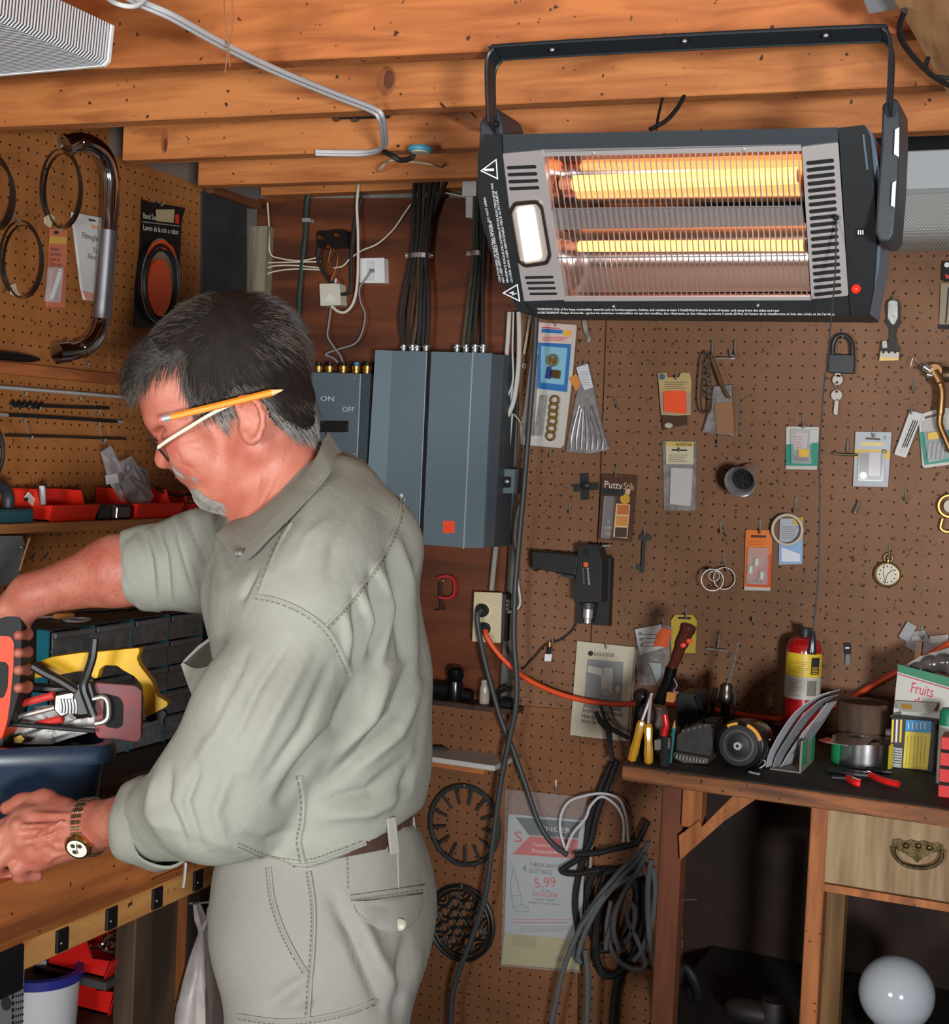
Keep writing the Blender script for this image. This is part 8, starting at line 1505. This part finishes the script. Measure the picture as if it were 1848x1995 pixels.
def strands(verts,norms,dirs,length,width,name,m_,curl=0.25,lift_=0.25,seed=1,segs=4):
    rr = np.random.RandomState(seed); n_ = len(verts); vs = []; fs = []
    L_ = length * (0.6 + 0.7 * rr.rand(n_)); J = rr.randn(n_,3) * curl; T_ = dirs + J * np.array([1,1,0.6]); T_ -= norms * (T_ * norms).sum(1,keepdims=True) * 0.97; T_ /= np.maximum(np.linalg.norm(T_,axis=1,keepdims=True),1e-6)
    Wd = np.cross(T_,verts / np.linalg.norm(verts,axis=1,keepdims=True)); Wd /= np.maximum(np.linalg.norm(Wd,axis=1,keepdims=True),1e-6); out = []
    for s_ in range(segs + 1):
        t_ = s_ / segs; c_ = verts + T_ * (L_ * t_)[:,None] + norms * (L_ * (lift_ * t_ * (1 - 0.75 * t_) + 0.02))[:,None]; w_ = width * (1 - 0.85 * t_); out += [c_ - Wd * w_,c_ + Wd * w_]
    A_ = np.stack(out,1).reshape(-1,3); k_ = 2 * (segs + 1); base = np.arange(n_) * k_; Fq = np.concatenate([np.stack([base + 2 * s_,base + 2 * s_ + 1,base + 2 * s_ + 3,base + 2 * s_ + 2],1) for s_ in range(segs)]); o_ = put(A_,Fq,name,m_,man); o_['kind'] = 'stuff'; return o_
rr = np.random.RandomState(11); tri_c = V[hq].mean(1); tn = N_[hq].mean(1); tx,ty = proj(tri_c)
def dirfield(x,y):
    dx,dy = x - 452,y - 628; l_ = np.hypot(dx,dy) + 1e-6; d = np.zeros((len(x),3)); d[:,0] = dx / l_; d[:,1] = dy / l_; below = np.clip((y - (655 + (376 - x) * 0.32)) / 30,0,1)
    d[:,0] += 0.75 * below; d[:,1] += 0.25 * below; fr_ = np.clip((360 - x) / 60,0,1) * (1 - below); d[:,1] += 0.5 * fr_; d[:,0] += np.sign(dx + 1e-6) * 0.7 * (1 - below); return d
grey = inpoly(tx,ty,[(380,780),(456,780),(456,840),(420,840)]) | inpoly(tx,ty,[(505,770),(640,770),(640,870),(500,870)]) | inpoly(tx,ty,[(380,800),(420,770),(460,790),(440,840)])
DKH = mat('hair_strand_dark',(38,30,25),0.5,noise=0.4,scale=90,spec=0.25); LTH = mat('hair_strand_grey',(122,116,110),0.6,noise=0.3,scale=90,spec=0.2); MDH = mat('hair_strand_brown',(80,60,46),0.5,spec=0.2)
for msk,cnt,m_,ln,sd,nm in ((~grey,9000,DKH,0.030,3,'hair'),(~grey,1800,MDH,0.032,4,'brown_hair'),(~grey & (tx > 330),260,LTH,0.022,5,'grey_hair'),(grey,2200,LTH,0.017,6,'grey_sideburn'),(grey,1100,DKH,0.017,7,'dark_sideburn')):
    ids = np.nonzero(msk)[0]; ids = ids[rr.randint(0,len(ids),cnt)]; jit = (rr.rand(cnt,3) - 0.5) * 0.003
    strands(tri_c[ids] + jit + tn[ids] * 0.004,tn[ids],dirfield(tx[ids],ty[ids]),ln,0.00045,nm,m_,0.13,0.03,sd)
ids = np.nonzero(inpoly(tx,ty,[(238,770),(246,700),(300,640),(340,700),(290,760)]))[0]
if len(ids):
    ids = ids[rr.randint(0,len(ids),1500)]; strands(tri_c[ids] + tn[ids] * 0.004,tn[ids],np.tile([-0.9,0.12,0.0],(len(ids),1)),0.026,0.0005,'forelock',DKH,0.25,0.75,8)
GRB = mat('beard_grey',(132,127,120),0.7,noise=0.3,scale=120); fc_ = V[Q].mean(1); fx_,fy_ = proj(fc_); fn = N_[Q].mean(1)
for poly,cnt,dr_2,ln,nm in (([(336,906),(352,905),(370,914),(386,928),(378,933),(360,923),(344,920)],650,(0.5,0.85,0),0.011,'moustache'),([(372,952),(386,953),(397,964),(412,974),(434,980),(432,996),(396,996),(378,974)],850,(0.45,0.9,0),0.012,'goatee')):
    ids = np.nonzero(inpoly(fx_,fy_,poly) & (np.abs(fc_[:,2] - D0) < 0.05))[0]
    if len(ids):
        bq = Q[ids]; us = np.unique(bq); rm = np.full(len(V),-1); rm[us] = np.arange(len(us)); d_e,_ = seg_dist(px_[us],py_[us],poly + poly[:1]); put(V[us] + N_[us] * (np.clip(d_e / 6,0,1) * 0.0022 + 0.0004)[:,None],rm[bq],nm + '_base',GRB,man)
        ids = ids[rr.randint(0,len(ids),cnt)]; strands(fc_[ids] + (rr.rand(cnt,3) - 0.5) * 0.002,fn[ids],np.tile(dr_2,(cnt,1)),ln,0.0003,nm,GRB,0.3,0.35,12)
ids = np.nonzero(inpoly(fx_,fy_,[(40,1110),(250,1040),(258,1160),(60,1190)]) & (fc_[:,2] > D0 + 0.1) | inpoly(fx_,fy_,[(190,1560),(250,1545),(250,1660),(190,1660)]) & (fc_[:,2] < D0 + 0.08))[0]
ids = ids[rr.randint(0,len(ids),600)]; strands(fc_[ids],fn[ids],np.tile((-0.5,0.7,0),(600,1)),0.010,0.00010,'arm_hair',MDH,0.5,0.35,14)
LIP = mat('lip_red',(176,92,84),0.4)
MB().ball(Vector(c2w(np.array([cp3(366,930)]))[0]),(11.5 * KPX,0.019,6.5 * KPX),16,10,(RIGHT * 0.6 + DOWN * 0.8,FWD,RIGHT * 0.8 - DOWN * 0.6)).build('upper_lip',LIP,man); MB().ball(Vector(c2w(np.array([cp3(372,943)]))[0]),(10 * KPX,0.017,7.5 * KPX),16,10,(RIGHT * 0.6 + DOWN * 0.8,FWD,RIGHT * 0.8 - DOWN * 0.6)).build('lower_lip',LIP,man)
# ------------------------------------------------------------------ shirt
CLOTH = mat('khaki_shirt',(148,149,139),0.85,noise=0.05,scale=9,spec=0.15,bump=0.5,bscale=1400); CLOTH2 = mat('khaki_trousers',(142,140,133),0.85,noise=0.05,scale=9,spec=0.15,bump=0.5,bscale=1400)
def crumple_bump(M,sc,dist):
    nt = M.node_tree; N = nt.nodes; b1 = [n for n in N if n.type == 'BUMP'][0]; t_ = N.new('ShaderNodeTexCoord'); nz = N.new('ShaderNodeTexNoise'); nz.inputs['Scale'].default_value = sc; nz.inputs['Detail'].default_value = 3; nz.inputs['Distortion'].default_value = 0.3
    nt.links.new(t_.outputs['Object'],nz.inputs['Vector']); b2 = N.new('ShaderNodeBump'); b2.inputs['Strength'].default_value = 0.35; b2.inputs['Distance'].default_value = dist; nt.links.new(nz.outputs['Fac'],b2.inputs['Height']); nt.links.new(b1.outputs[0],b2.inputs['Normal']); nt.links.new(b2.outputs[0],N['Principled BSDF'].inputs['Normal'])
crumple_bump(CLOTH,16,0.012); crumple_bump(CLOTH2,14,0.010)
sh = Field(cp3(200,830,0.0) + np.array([-0.06,-0.02,-0.36]),cp3(880,1730,0.0) + np.array([0.04,0.04,0.40]),0.0042)
I3 = (np.array([1.0,0,0]),np.array([0,1.0,0]),lat)
sh.ell(cp3(612,1140),(np.array([0.92,0.38,0]),np.array([-0.38,0.92,0]),lat),(190 * R,235 * R,0.205),0.03); sh.ell(cp3(640,1330),I3,(203 * R,250 * R,0.190),0.04); sh.ell(cp3(640,1500),I3,(198 * R,175 * R,0.182),0.04); sh.ell(cp3(560,1480),I3,(150 * R,200 * R,0.165),0.04); sh.ell(cp3(618,1620),I3,(200 * R,90 * R,0.190),0.03)
sh.cone(cp3(655,950,-0.02),cp3(655,950,0.03),46 * R,46 * R,0.04); sh.cone(cp3(655,975,-0.03),cp3(635,1130,-0.13),56 * R,80 * R,0.04); sh.cone(cp3(650,960,0.05),cp3(590,1080,0.15),70 * R,92 * R,0.04); sh.cone(cp3(520,1040),cp3(500,1150),76 * R,95 * R,0.04)
sh.cone(cp3(740,1060,-0.04),cp3(740,1060,0.06),72 * R,72 * R,0.04)
sh.cone(cp3(600,1200,-0.165),cp3(515,1390,-0.185),92 * R,112 * R,0.03); sh.cone(cp3(515,1390,-0.185),cp3(425,1555,-0.165),112 * R,108 * R,0.03); sh.cone(cp3(425,1555,-0.165),cp3(312,1600,-0.070),108 * R,74 * R,0.03)
sh.cone(cp3(545,1085,0.17),cp3(400,1092,0.225),104 * R,110 * R,0.03); sh.cone(cp3(400,1092,0.225),cp3(270,1112,0.25),110 * R,92 * R,0.02)
# hem cut
def pl2(a,b_,z=0.0):
    n_ = np.cross(cp3(*a),cp3(*b_)).astype(float); n_ /= np.linalg.norm(n_); return np.zeros(3),n_ if n_[1] > 0 else -n_
A_,n_ = pl2((600,1692),(720,1648)); sh.plane(A_,n_,0.004); A_,n_ = pl2((720,1648),(835,1566)); sh.plane(A_,n_,0.004); A_,n_ = pl2((600,1694),(430,1640)); sh.plane(A_,n_,0.004)
# sleeves survive the hem cut: redo them, then cut the cuffs open
sh.cone(cp3(515,1390,-0.185),cp3(425,1555,-0.165),112 * R,108 * R,0.02); sh.cone(cp3(425,1555,-0.165),cp3(312,1600,-0.070),108 * R,74 * R,0.02)
def cut(c_,dirv):  # remove beyond a cuff within reach
    c_ = np.asarray(c_,np.float32); dv = np.asarray(dirv,np.float32); dv /= np.linalg.norm(dv); sl,g = sh.sub(c_ - 0.12,c_ + 0.12)
    if sl is None: return
    d = sum((g[i] - c_[i]) * dv[i] for i in range(3)); rad = np.sqrt(sum((g[i] - c_[i]) ** 2 for i in range(3))); sh.f[sl] = np.where(rad < 0.118,np.maximum(sh.f[sl],d),sh.f[sl])
near_dir = cp3(188,1607,0.03) - cp3(330,1585,-0.08); cc = cp3(285,1604,-0.048); cut(cc,near_dir)
far_dir = cp3(60,1160,0.25) - cp3(330,1108,0.245); cf = cp3(262,1112,0.25); cut(cf,far_dir)
nd = near_dir / np.linalg.norm(near_dir); fd = far_dir / np.linalg.norm(far_dir)
sh.cone(cc + nd * 0.03,cc - nd * 0.04,68 * R,56 * R,0.002,'sub'); sh.cone(cf + fd * 0.03,cf - fd * 0.04,84 * R,72 * R,0.002,'sub')
# neck opening
sh.cone(cp3(520,850),cp3(560,985),92 * R,84 * R,0.004,'sub')
n_ = np.array([-0.62,-0.64,-0.42]); n_ /= np.linalg.norm(n_); sh.plane(cp3(566,934,-0.06),n_,0.006)
V,Q = sh.mesh(); V = smooth(V,Q,1,0.3)
FOLD = [(9,13,[(735,1105),(752,1180),(738,1290)]),(-8,9,[(722,1120),(736,1190),(722,1270)]),(9,13,[(770,1050),(796,1150),(806,1290)]),(-8,9,[(756,1075),(776,1160),(782,1280)]),(7,11,[(702,1150),(716,1210),(700,1280)]),(-7,9,[(690,1165),(700,1230),(690,1300)]),(6,10,[(672,1195),(676,1240),(672,1290)]),(-8,11,[(812,1090),(826,1200),(828,1340)]),
        (-11,15,[(690,1330),(660,1420),(590,1500),(545,1560)]),(9,16,[(760,1300),(720,1400),(650,1470)]),(-9,13,[(800,1290),(770,1390),(700,1470),(640,1520)]),(8,15,[(700,1490),(770,1430),(820,1330)]),(-7,12,[(640,1560),(720,1540),(790,1480)]),(7,14,[(630,1590),(720,1580),(800,1540)]),(-7,10,[(830,1380),(810,1480),(770,1570)]),(7,11,[(838,1300),(825,1420),(800,1520)]),
        (-6,12,[(560,1250),(500,1340),(455,1440)]),(6,16,[(600,1270),(540,1380),(480,1500)]),(-5,12,[(640,1300),(590,1420),(520,1520)]),(5,14,[(450,1330),(420,1430),(380,1500)]),(-5,10,[(480,1270),(440,1360),(415,1430)]),(-6,10,[(330,1500),(320,1560),(360,1640)]),(6,10,[(300,1510),(290,1580),(330,1660)]),(-6,9,[(390,1490),(360,1560),(390,1650)]),(5,12,[(450,1500),(420,1580),(440,1640)]),(-4,10,[(560,1620),(520,1640),(470,1630)]),
        (-7,8,[(300,1020),(318,1080),(330,1180)]),(7,9,[(340,1000),(360,1070),(390,1170)]),(-7,8,[(365,1000),(385,1060),(420,1140)]),(6,10,[(410,1000),(425,1060),(440,1120)]),(-6,8,[(275,1030),(290,1090),(300,1180)]),(-5,8,[(450,990),(440,1030),(460,1060)]),
        (-5,7,[(500,1110),(478,1150),(470,1170)]),(4,12,[(640,1010),(600,1050),(580,1090)]),(-3,14,[(700,980),(650,1060),(640,1120)])]
V = folds(V,Q,FOLD)
shirt = put(V,Q,'shirt',CLOTH,man); SHV,SHQ = V,Q
bvh = BVHTree.FromPolygons([Vector(p_) for p_ in c2w(V)],[tuple(q) for q in Q])
def cast(x,y,off=0.0015,bv=None,d0=1.6):
    r_ = ray(x,y).normalized(); h_ = (bv or bvh).ray_cast(CAM,r_)
    if h_[0] is None: return CAM + ray(x,y) * d0
    n_ = h_[1]; n_ = n_ if n_.dot(r_) < 0 else -n_; return h_[0] + n_ * off
def dense_px(pts,step=7):
    out = []
    for i in range(len(pts) - 1):
        (a,b_),(c_,d) = pts[i],pts[i + 1]; n2 = max(1,int(math.hypot(c_ - a,d - b_) / step))
        for k in range(n2): out.append((a + (c_ - a) * k / n2,b_ + (d - b_) * k / n2))
    return out + [pts[-1]]
SEAM = mat('seam_thread',(112,112,98),0.9); SEAM2 = mat('seam_shadow',(120,118,106),0.9)
def seam(pts,par,bv=None,w_=1.0,two=7.0):
    P_ = dense_px([(c_.x,c_.y) for c_ in crv([Vector((x,y,0)) for x,y in pts],4)]); 
    MB().tube([cast(x,y,0.0004,bv) for x,y in P_],0.0021 * w_,6).build('seam',CLOTH if par is shirt else CLOTH2,par)
    q_ = []
    for i in range(len(P_)):
        a,b_ = P_[max(i - 1,0)],P_[min(i + 1,len(P_) - 1)]; l_ = math.hypot(b_[0] - a[0],b_[1] - a[1]) + 1e-6; q_.append((P_[i][0] - (b_[1] - a[1]) / l_ * two,P_[i][1] + (b_[0] - a[0]) / l_ * two))
    m2 = MB()
    for i in range(0,len(q_) - 1): a,b_ = cast(*q_[i],0.0006,bv),cast(*q_[i + 1],0.0006,bv); m2.tube([a,a.lerp(b_,0.6)],0.0009,4)
    m2.build('stitching',SEAM,par)
seam([(632,1222),(668,1184),(712,1130),(750,1070),(774,1012),(782,965)],shirt); seam([(498,1160),(540,1168),(590,1190),(632,1222),(660,1262),(682,1314)],shirt); seam([(568,1020),(545,1060),(524,1110),(506,1158)],shirt); seam([(584,1510),(592,1560),(590,1605),(584,1640),(594,1688)],shirt); seam([(460,1650),(520,1674),(596,1684),(660,1664),(712,1644)],shirt,None,0.8,-8)
# collar: stand fold and points
ci = [(634,842,0.02),(624,872,-0.040),(600,914,-0.066),(562,952,-0.078),(524,982,-0.074),(490,1003,-0.052),(464,1012,-0.020)]
co = [(664,886),(650,916),(620,958),(578,1006),(534,1050),(476,1098),(424,1046)]
def wpt(c_): return Vector(c2w(np.array([cp3(*c_)]))[0])
A1 = crv([wpt(c_) for c_ in ci],5); B1_ = crv([cast(x,y,0.004) for x,y in co],5); q = MB(); n_ = len(A1); M1 = [a.lerp(b_,0.12) + (CAM - a).normalized() * 0.006 - Vector((0,0,-0.004)) for a,b_ in zip(A1,B1_)]
q.strip(A1,M1); q.strip(M1,B1_); q.strip([b_ - (CAM - b_).normalized() * 0.004 for b_ in B1_],[a - (CAM - a).normalized() * 0.012 for a in A1]); q.strip(B1_,[b_ - (CAM - b_).normalized() * 0.004 for b_ in B1_]); q.build('collar',CLOTH,shirt,smooth=60,weld=True)
st = [a.lerp(b_,0.90) + (CAM - a).normalized() * 0.0008 for a,b_ in zip(A1,B1_)]; m2 = MB()
for i in range(2,len(st) - 6): 
    for k in range(3): a,b_ = st[i].lerp(st[i + 1],k / 3),st[i].lerp(st[i + 1],(k + 0.6) / 3); m2.tube([a,b_],0.0007,4)
m2.build('stitching',SEAM,shirt)
MB().lathe([(0.0052,0),(0.0056,0.002),(0.004,0.003)],cast(474,1084,0.006),CAM - cast(474,1084,0.006),14).build('button',mat('button_dark',(70,66,60),0.4),shirt)
# chest pocket sagging open at the far front
pk = [(414,1238),(386,1258),(362,1282),(352,1294),(364,1330),(378,1366),(386,1390),(420,1392),(428,1300)]
MB().prism([D(x,y,1.60) for x,y in pk],FWD * 0.012).build('chest_pocket',CLOTH,shirt,smooth=40); MB().prism([D(x,y,1.5985) for x,y in [(412,1246),(386,1266),(358,1292),(384,1304),(412,1298)]],FWD * 0.001).build('pocket_opening',mat('pocket_dark',(60,58,50),0.9),shirt,smooth=0)
MB().tube(crv([D(x,y,1.597) for x,y in [(354,1293),(372,1302),(390,1305),(414,1299)]],4),0.0022,6).build('pocket_hem',CLOTH,shirt)
# rolled cuffs
def cuff(c_,d_,r_,wid,name,tilt=(0,0,0)):
    c_ = Vector(c2w(np.array([c_]))[0]); d_ = (RIGHT * float(d_[0]) + DOWN * float(d_[1]) + FWD * float(d_[2])).normalized(); u = d_.orthogonal().normalized(); v = d_.cross(u); q = MB(); n2 = 40; rows = []
    for (h_,rr_) in ((-wid,r_ * 1.02),(-wid,r_ * 1.09),(-wid * 0.4,r_ * 1.11),(0.0,r_ * 1.05),(0.004,r_ * 0.99),(0.002,r_ * 0.93),(-wid * 0.5,r_ * 0.90)):
        rows.append([c_ + d_ * (h_ + 0.003 * math.sin(3 * a + 1)) + (u * math.cos(a) + v * math.sin(a)) * rr_ * (1 + 0.03 * math.sin(4 * a + h_ * 90) + 0.02 * math.sin(7 * a)) for a in np.linspace(0,2 * math.pi,n2 + 1)[:-1]])
    vs = [p_ for r2 in rows for p_ in r2]; fs = []
    for i in range(len(rows) - 1):
        for k in range(n2): fs.append((i * n2 + k,i * n2 + (k + 1) % n2,(i + 1) * n2 + (k + 1) % n2,(i + 1) * n2 + k))
    q.add(vs,fs); return q.build(name,CLOTH,shirt,smooth=70)
cuff(cc,near_dir,80 * R,0.045,'rolled_cuff'); cuff(cf,far_dir,88 * R,0.055,'rolled_cuff')
# ------------------------------------------------------------------ trousers and belt
tr = Field(cp3(380,1560,0.0) + np.array([-0.05,0.0,-0.26]),np.array([0.05,1.42,1.96]),0.0062)
tr.ell(cp3(632,1740),I3,(200 * R,190 * R,0.172),0.03); tr.ell(cp3(690,1790),I3,(150 * R,190 * R,0.165),0.04); tr.ell(cp3(560,1780),I3,(132 * R,160 * R,0.160),0.04); tr.cone(cp3(622,1640,-0.05),cp3(622,1640,0.05),178 * R,178 * R,0.04)
for z in (-1,1):
    tr.cone(cp3(620,1860,z * 0.085),cp3(615,2050,z * 0.095),190 * R * 0.86,150 * R,0.05); tr.cone(cp3(615,2050,z * 0.095),cp3(600,2560,z * 0.10),150 * R,96 * R,0.04); tr.cone(cp3(600,2560,z * 0.10),cp3(620,3130,z * 0.10),96 * R,84 * R,0.02)
A_,n_ = pl2((448,1672),(806,1602)); tr.plane(A_,-n_,0.003)
V,Q = tr.mesh(); V = smooth(V,Q,2,0.4)
V = folds(V,Q,[(-8,14,[(650,1750),(690,1830),(740,1960)]),(8,18,[(690,1770),(730,1860),(790,1960)]),(-6,12,[(520,1960),(560,1930),(610,1900)]),(6,14,[(560,1960),(600,1940)]),(-6,12,[(790,1830),(775,1920),(770,1990)]),(5,14,[(820,1850),(800,1940)])])
trous = put(V,Q,'trousers',CLOTH2,man); bvt = BVHTree.FromPolygons([Vector(p_) for p_ in c2w(V)],[tuple(q) for q in Q])
seam([(603,1698),(612,1760),(612,1830),(606,1910),(600,1992)],trous,bvt); seam([(526,1690),(533,1750),(552,1810),(578,1862),(598,1894)],trous,bvt,1.0,8); seam([(682,1748),(750,1738),(826,1727)],trous,bvt,1.2,7); seam([(466,1978),(540,1988),(610,1984),(680,1968),(732,1948)],trous,bvt,1.2,8); seam([(774,1660),(776,1732)],trous,bvt,0.6,99)
def flap(px,off,name,m_,par,bv):
    P_ = dense_px(px + px[:1],9)[:-1]; c_ = (sum(p_[0] for p_ in P_) / len(P_),sum(p_[1] for p_ in P_) / len(P_)); vs = [cast(*c_,off + 0.001,bv)]; n2 = len(P_); fs = []
    for r_ in (0.5,0.85,1.0): vs += [cast(c_[0] + (x - c_[0]) * r_,c_[1] + (y - c_[1]) * r_,off if r_ < 1 else 0.0004,bv) for x,y in P_]
    fs += [(0,1 + i,1 + (i + 1) % n2) for i in range(n2)]
    for r_ in range(2): fs += [(1 + r_ * n2 + i,1 + r_ * n2 + (i + 1) % n2,1 + (r_ + 1) * n2 + (i + 1) % n2,1 + (r_ + 1) * n2 + i) for i in range(n2)]
    return MB().add(vs,fs).build(name,m_,par,smooth=60)
flap([(684,1756),(750,1748),(824,1738),(824,1766),(812,1792),(790,1810),(768,1819),(738,1812),(706,1792),(690,1772)],0.004,'pocket_flap',CLOTH2,trous,bvt); seam([(690,1762),(698,1780),(722,1798),(748,1810),(770,1813),(794,1802),(812,1784),(820,1762)],trous,bvt,0.1,0.5)
MB().lathe([(0.006,0),(0.0064,0.002),(0.004,0.003)],cast(774,1802,0.004,bvt),CAM - cast(774,1802,0.004,bvt),14).build('button',mat('button_olive',(150,146,128),0.4),trous)
# waistband, belt and loops
def waist(y_off,hgt,rad,m_,nm,par,a0=0,a1=2 * math.pi):
    A_,B2 = [],[]; n2 = 64
    for k in range(n2 + 1):
        a = a0 + (a1 - a0) * k / n2; x = 626 + 180 * math.cos(a) * rad; z = 0.165 * math.sin(a) * rad; yb_ = 1637 - (x - 626) * 0.196 + y_off; A_.append(wpt((x,yb_,z))); B2.append(wpt((x,yb_ + hgt,z)))
    q = MB().strip(A_,B2); q.strip([p_ * 1 for p_ in B2],[p_ + (wpt((626,1640,0)) - p_) * 0.02 for p_ in A_]); return q.build(nm,m_,par,smooth=60)
waist(-10,52,1.03,mat('belt_leather',(72,50,44),0.45,noise=0.2,scale=80),'belt',man)
for x,z in ((764,-0.127),(801,-0.045)):
    a,b_ = wpt((x - 3,1592,z)),wpt((x + 5,1664,z - 0.004)); up_ = (a - b_).normalized(); sd_ = (RIGHT * 0.86 + FWD * 0.5).normalized(); sd_ = (sd_ - up_ * sd_.dot(up_)).normalized(); MB().obox((a + b_) / 2,(up_,sd_,up_.cross(sd_)),((a - b_).length / 2,0.0058,0.0024),0.0012).build('belt_loop',CLOTH2,trous,smooth=30)
# shoes, outside the frame but carrying the figure
for z in (-0.10,0.10):
    an = Vector(c2w(np.array([cp3(620,3120,z)]))[0]); fwd = Vector((-RIGHT.x,-RIGHT.y,0)).normalized(); side = Vector((fwd.y,-fwd.x,0)); sb = MB()
    sb.ball(Vector((an.x,an.y,0.05)) + fwd * 0.06,(0.145,0.05,0.05),20,12,(fwd,side,Z_)); sb.obox(Vector((an.x,an.y,0.012)) + fwd * 0.06,(fwd,side,Z_),(0.145,0.048,0.0118),0.006); sb.build('shoe',mat('shoe_brown',(66,50,40),0.5),man)
# ------------------------------------------------------------------ glasses, pencil, watch
g_ = thing('eyeglasses','thin rimmed eyeglasses with pale temple worn by the man','glasses',wpt((313,900,0)))
GRM = mat('glasses_rim',(52,48,46),0.3,0.6); fdir = Vector((-RIGHT.x,-RIGHT.y,0)).normalized()
def lens(c_,m3):
    o_ = wpt(c_); up = (wpt((c_[0] - 20,c_[1] - 24,c_[2])) - wpt((c_[0] + 22,c_[1] + 24,c_[2]))).normalized(); sd = FWD.copy(); P_ = []
    for a in np.linspace(0,2 * math.pi,29)[:-1]: ca,sa = math.cos(a),math.sin(a); P_.append(o_ + sd * (0.023 * math.copysign(abs(ca) ** 0.7,ca)) + up * (0.0185 * math.copysign(abs(sa) ** 0.7,sa)) + RIGHT * (0.004 * abs(ca)) )
    MB().tube(P_,0.0014,6,closed=True).build('rim',GRM,g_); MB().add(P_,[list(range(len(P_)))]).build('lens',mat('lens_glass',(200,206,206),0.05,alpha=0.22,spec=0.9),g_,smooth=0)
lens((312,877,-0.033),0); lens((299,846,0.030),1)
MB().tube(crv([wpt((302,868,-0.010)),wpt((298,858,0.0)),wpt((298,852,0.010))],4),0.0012,6).build('bridge',GRM,g_); MB().tube(crv([wpt((306,873,-0.060)),wpt((330,856,-0.072)),wpt((372,830,-0.080)),wpt((412,806,-0.083)),wpt((462,782,-0.084))],5),0.0022,8).build('temple',mat('temple_ivory',(214,206,188),0.3),g_); MB().tube([wpt((303,866,-0.056)),wpt((307,874,-0.062))],0.0024,8).build('hinge',GRM,g_)
MB().tube(crv([wpt((296,842,0.052)),wpt((340,830,0.074)),wpt((430,800,0.082))],5),0.002,8).build('temple',mat('temple_ivory',(214,206,188),0.3),g_)
g_ = thing('pencil','orange wooden pencil tucked behind the man ear','pencil',wpt((430,800,-0.09))); a,b_ = wpt((311,818,-0.088)),wpt((554,759,-0.094)); d = b_ - a
MB().cyl(a + d * 0.09,a + d * 0.90,0.0040,6).build('barrel',mat('pencil_orange',(238,140,28),0.35),g_,smooth=20); MB().cyl(a + d * 0.90,a + d * 0.985,0.0038,8,0.0008).build('sharpened_wood',mat('pencil_cedar',(226,182,130),0.6),g_); MB().cyl(a + d * 0.982,b_,0.0009,6,0.0003).build('lead',BLK,g_); MB().cyl(a + d * 0.022,a + d * 0.09,0.0041,12).build('ferrule',CHROMEB,g_); MB().cyl(a,a + d * 0.024,0.0038,12).build('eraser',mat('eraser_pink',(206,100,96),0.7),g_)
g_ = thing('wristwatch','two-tone steel wristwatch with white dial on the man wrist','watch',wpt((168,1660,0.03))); wc = cp3(176,1611,0.035); wcw = Vector(c2w(np.array([wc]))[0]); wd_ = (wpt((188,1607,0.030)) - wpt((60,1620,0.05))).normalized()
u = wd_.cross(-DOWN).normalized(); v = wd_.cross(u).normalized(); wr_ = 56 * R; ST = mat('watch_steel',(180,178,172),0.25,1.0); GD = mat('watch_gold',(190,150,90),0.25,1.0); tocam = (CAM - wcw).normalized()
def wpos(a,r_=1.0): return wcw + (tocam - wd_ * tocam.dot(wd_)).normalized() * math.cos(a) * wr_ * r_ + wd_.cross((tocam - wd_ * tocam.dot(wd_)).normalized()).normalized() * math.sin(a) * wr_ * r_
for k in range(30):
    a = 2 * math.pi * k / 30
    for j_,off in enumerate((-0.0062,-0.0031,0.0,0.0031,0.0062)):
        p_ = wpos(a) + wd_ * off; n2 = (p_ - wcw - wd_ * off).normalized(); MB().obox(p_,(wd_,n2,wd_.cross(n2)),(0.0014,0.0014,0.0026),0.0006).build('band_link',GD if j_ in (1,3) else ST,g_,smooth=30)
sgn = 1 if pix(wpos(0.5))[1] > pix(wpos(-0.5))[1] else -1; fa = 0.62 * sgn; fc0 = wpos(fa,1.0); fnm = (fc0 - wcw).normalized()
MB().lathe([(0.0145,-0.002),(0.0165,0.001),(0.0165,0.005),(0.0145,0.0075),(0.0125,0.0075)],fc0,fnm,32,cap=False).build('case',GD,g_); MB().lathe([(0.0128,0.0068),(0.0128,0.0072)],fc0,fnm,32).build('dial',mat('dial_white',(226,224,214),0.25),g_)
e1 = wd_; e2 = fnm.cross(e1).normalized()
for (a,r_) in ((0.6,0.006),(2.2,0.006),(3.9,0.006)): MB().lathe([(0.0030,0.0074),(0.0030,0.0077)],fc0 + (e1 * math.cos(a) + e2 * math.sin(a)) * r_,fnm,14).build('subdial',mat('subdial_dark',(70,56,40),0.4),g_)
for a,l_ in ((1.2,0.009),(4.6,0.007)): MB().tube([fc0 + fnm * 0.0079,fc0 + fnm * 0.0079 + (e1 * math.cos(a) + e2 * math.sin(a)) * l_],0.0004,4).build('hand',BLK,g_)
MB().cyl(fc0 + e1 * 0.016 + fnm * 0.003,fc0 + e1 * 0.0195 + fnm * 0.003,0.0018,10).build('crown',GD,g_)
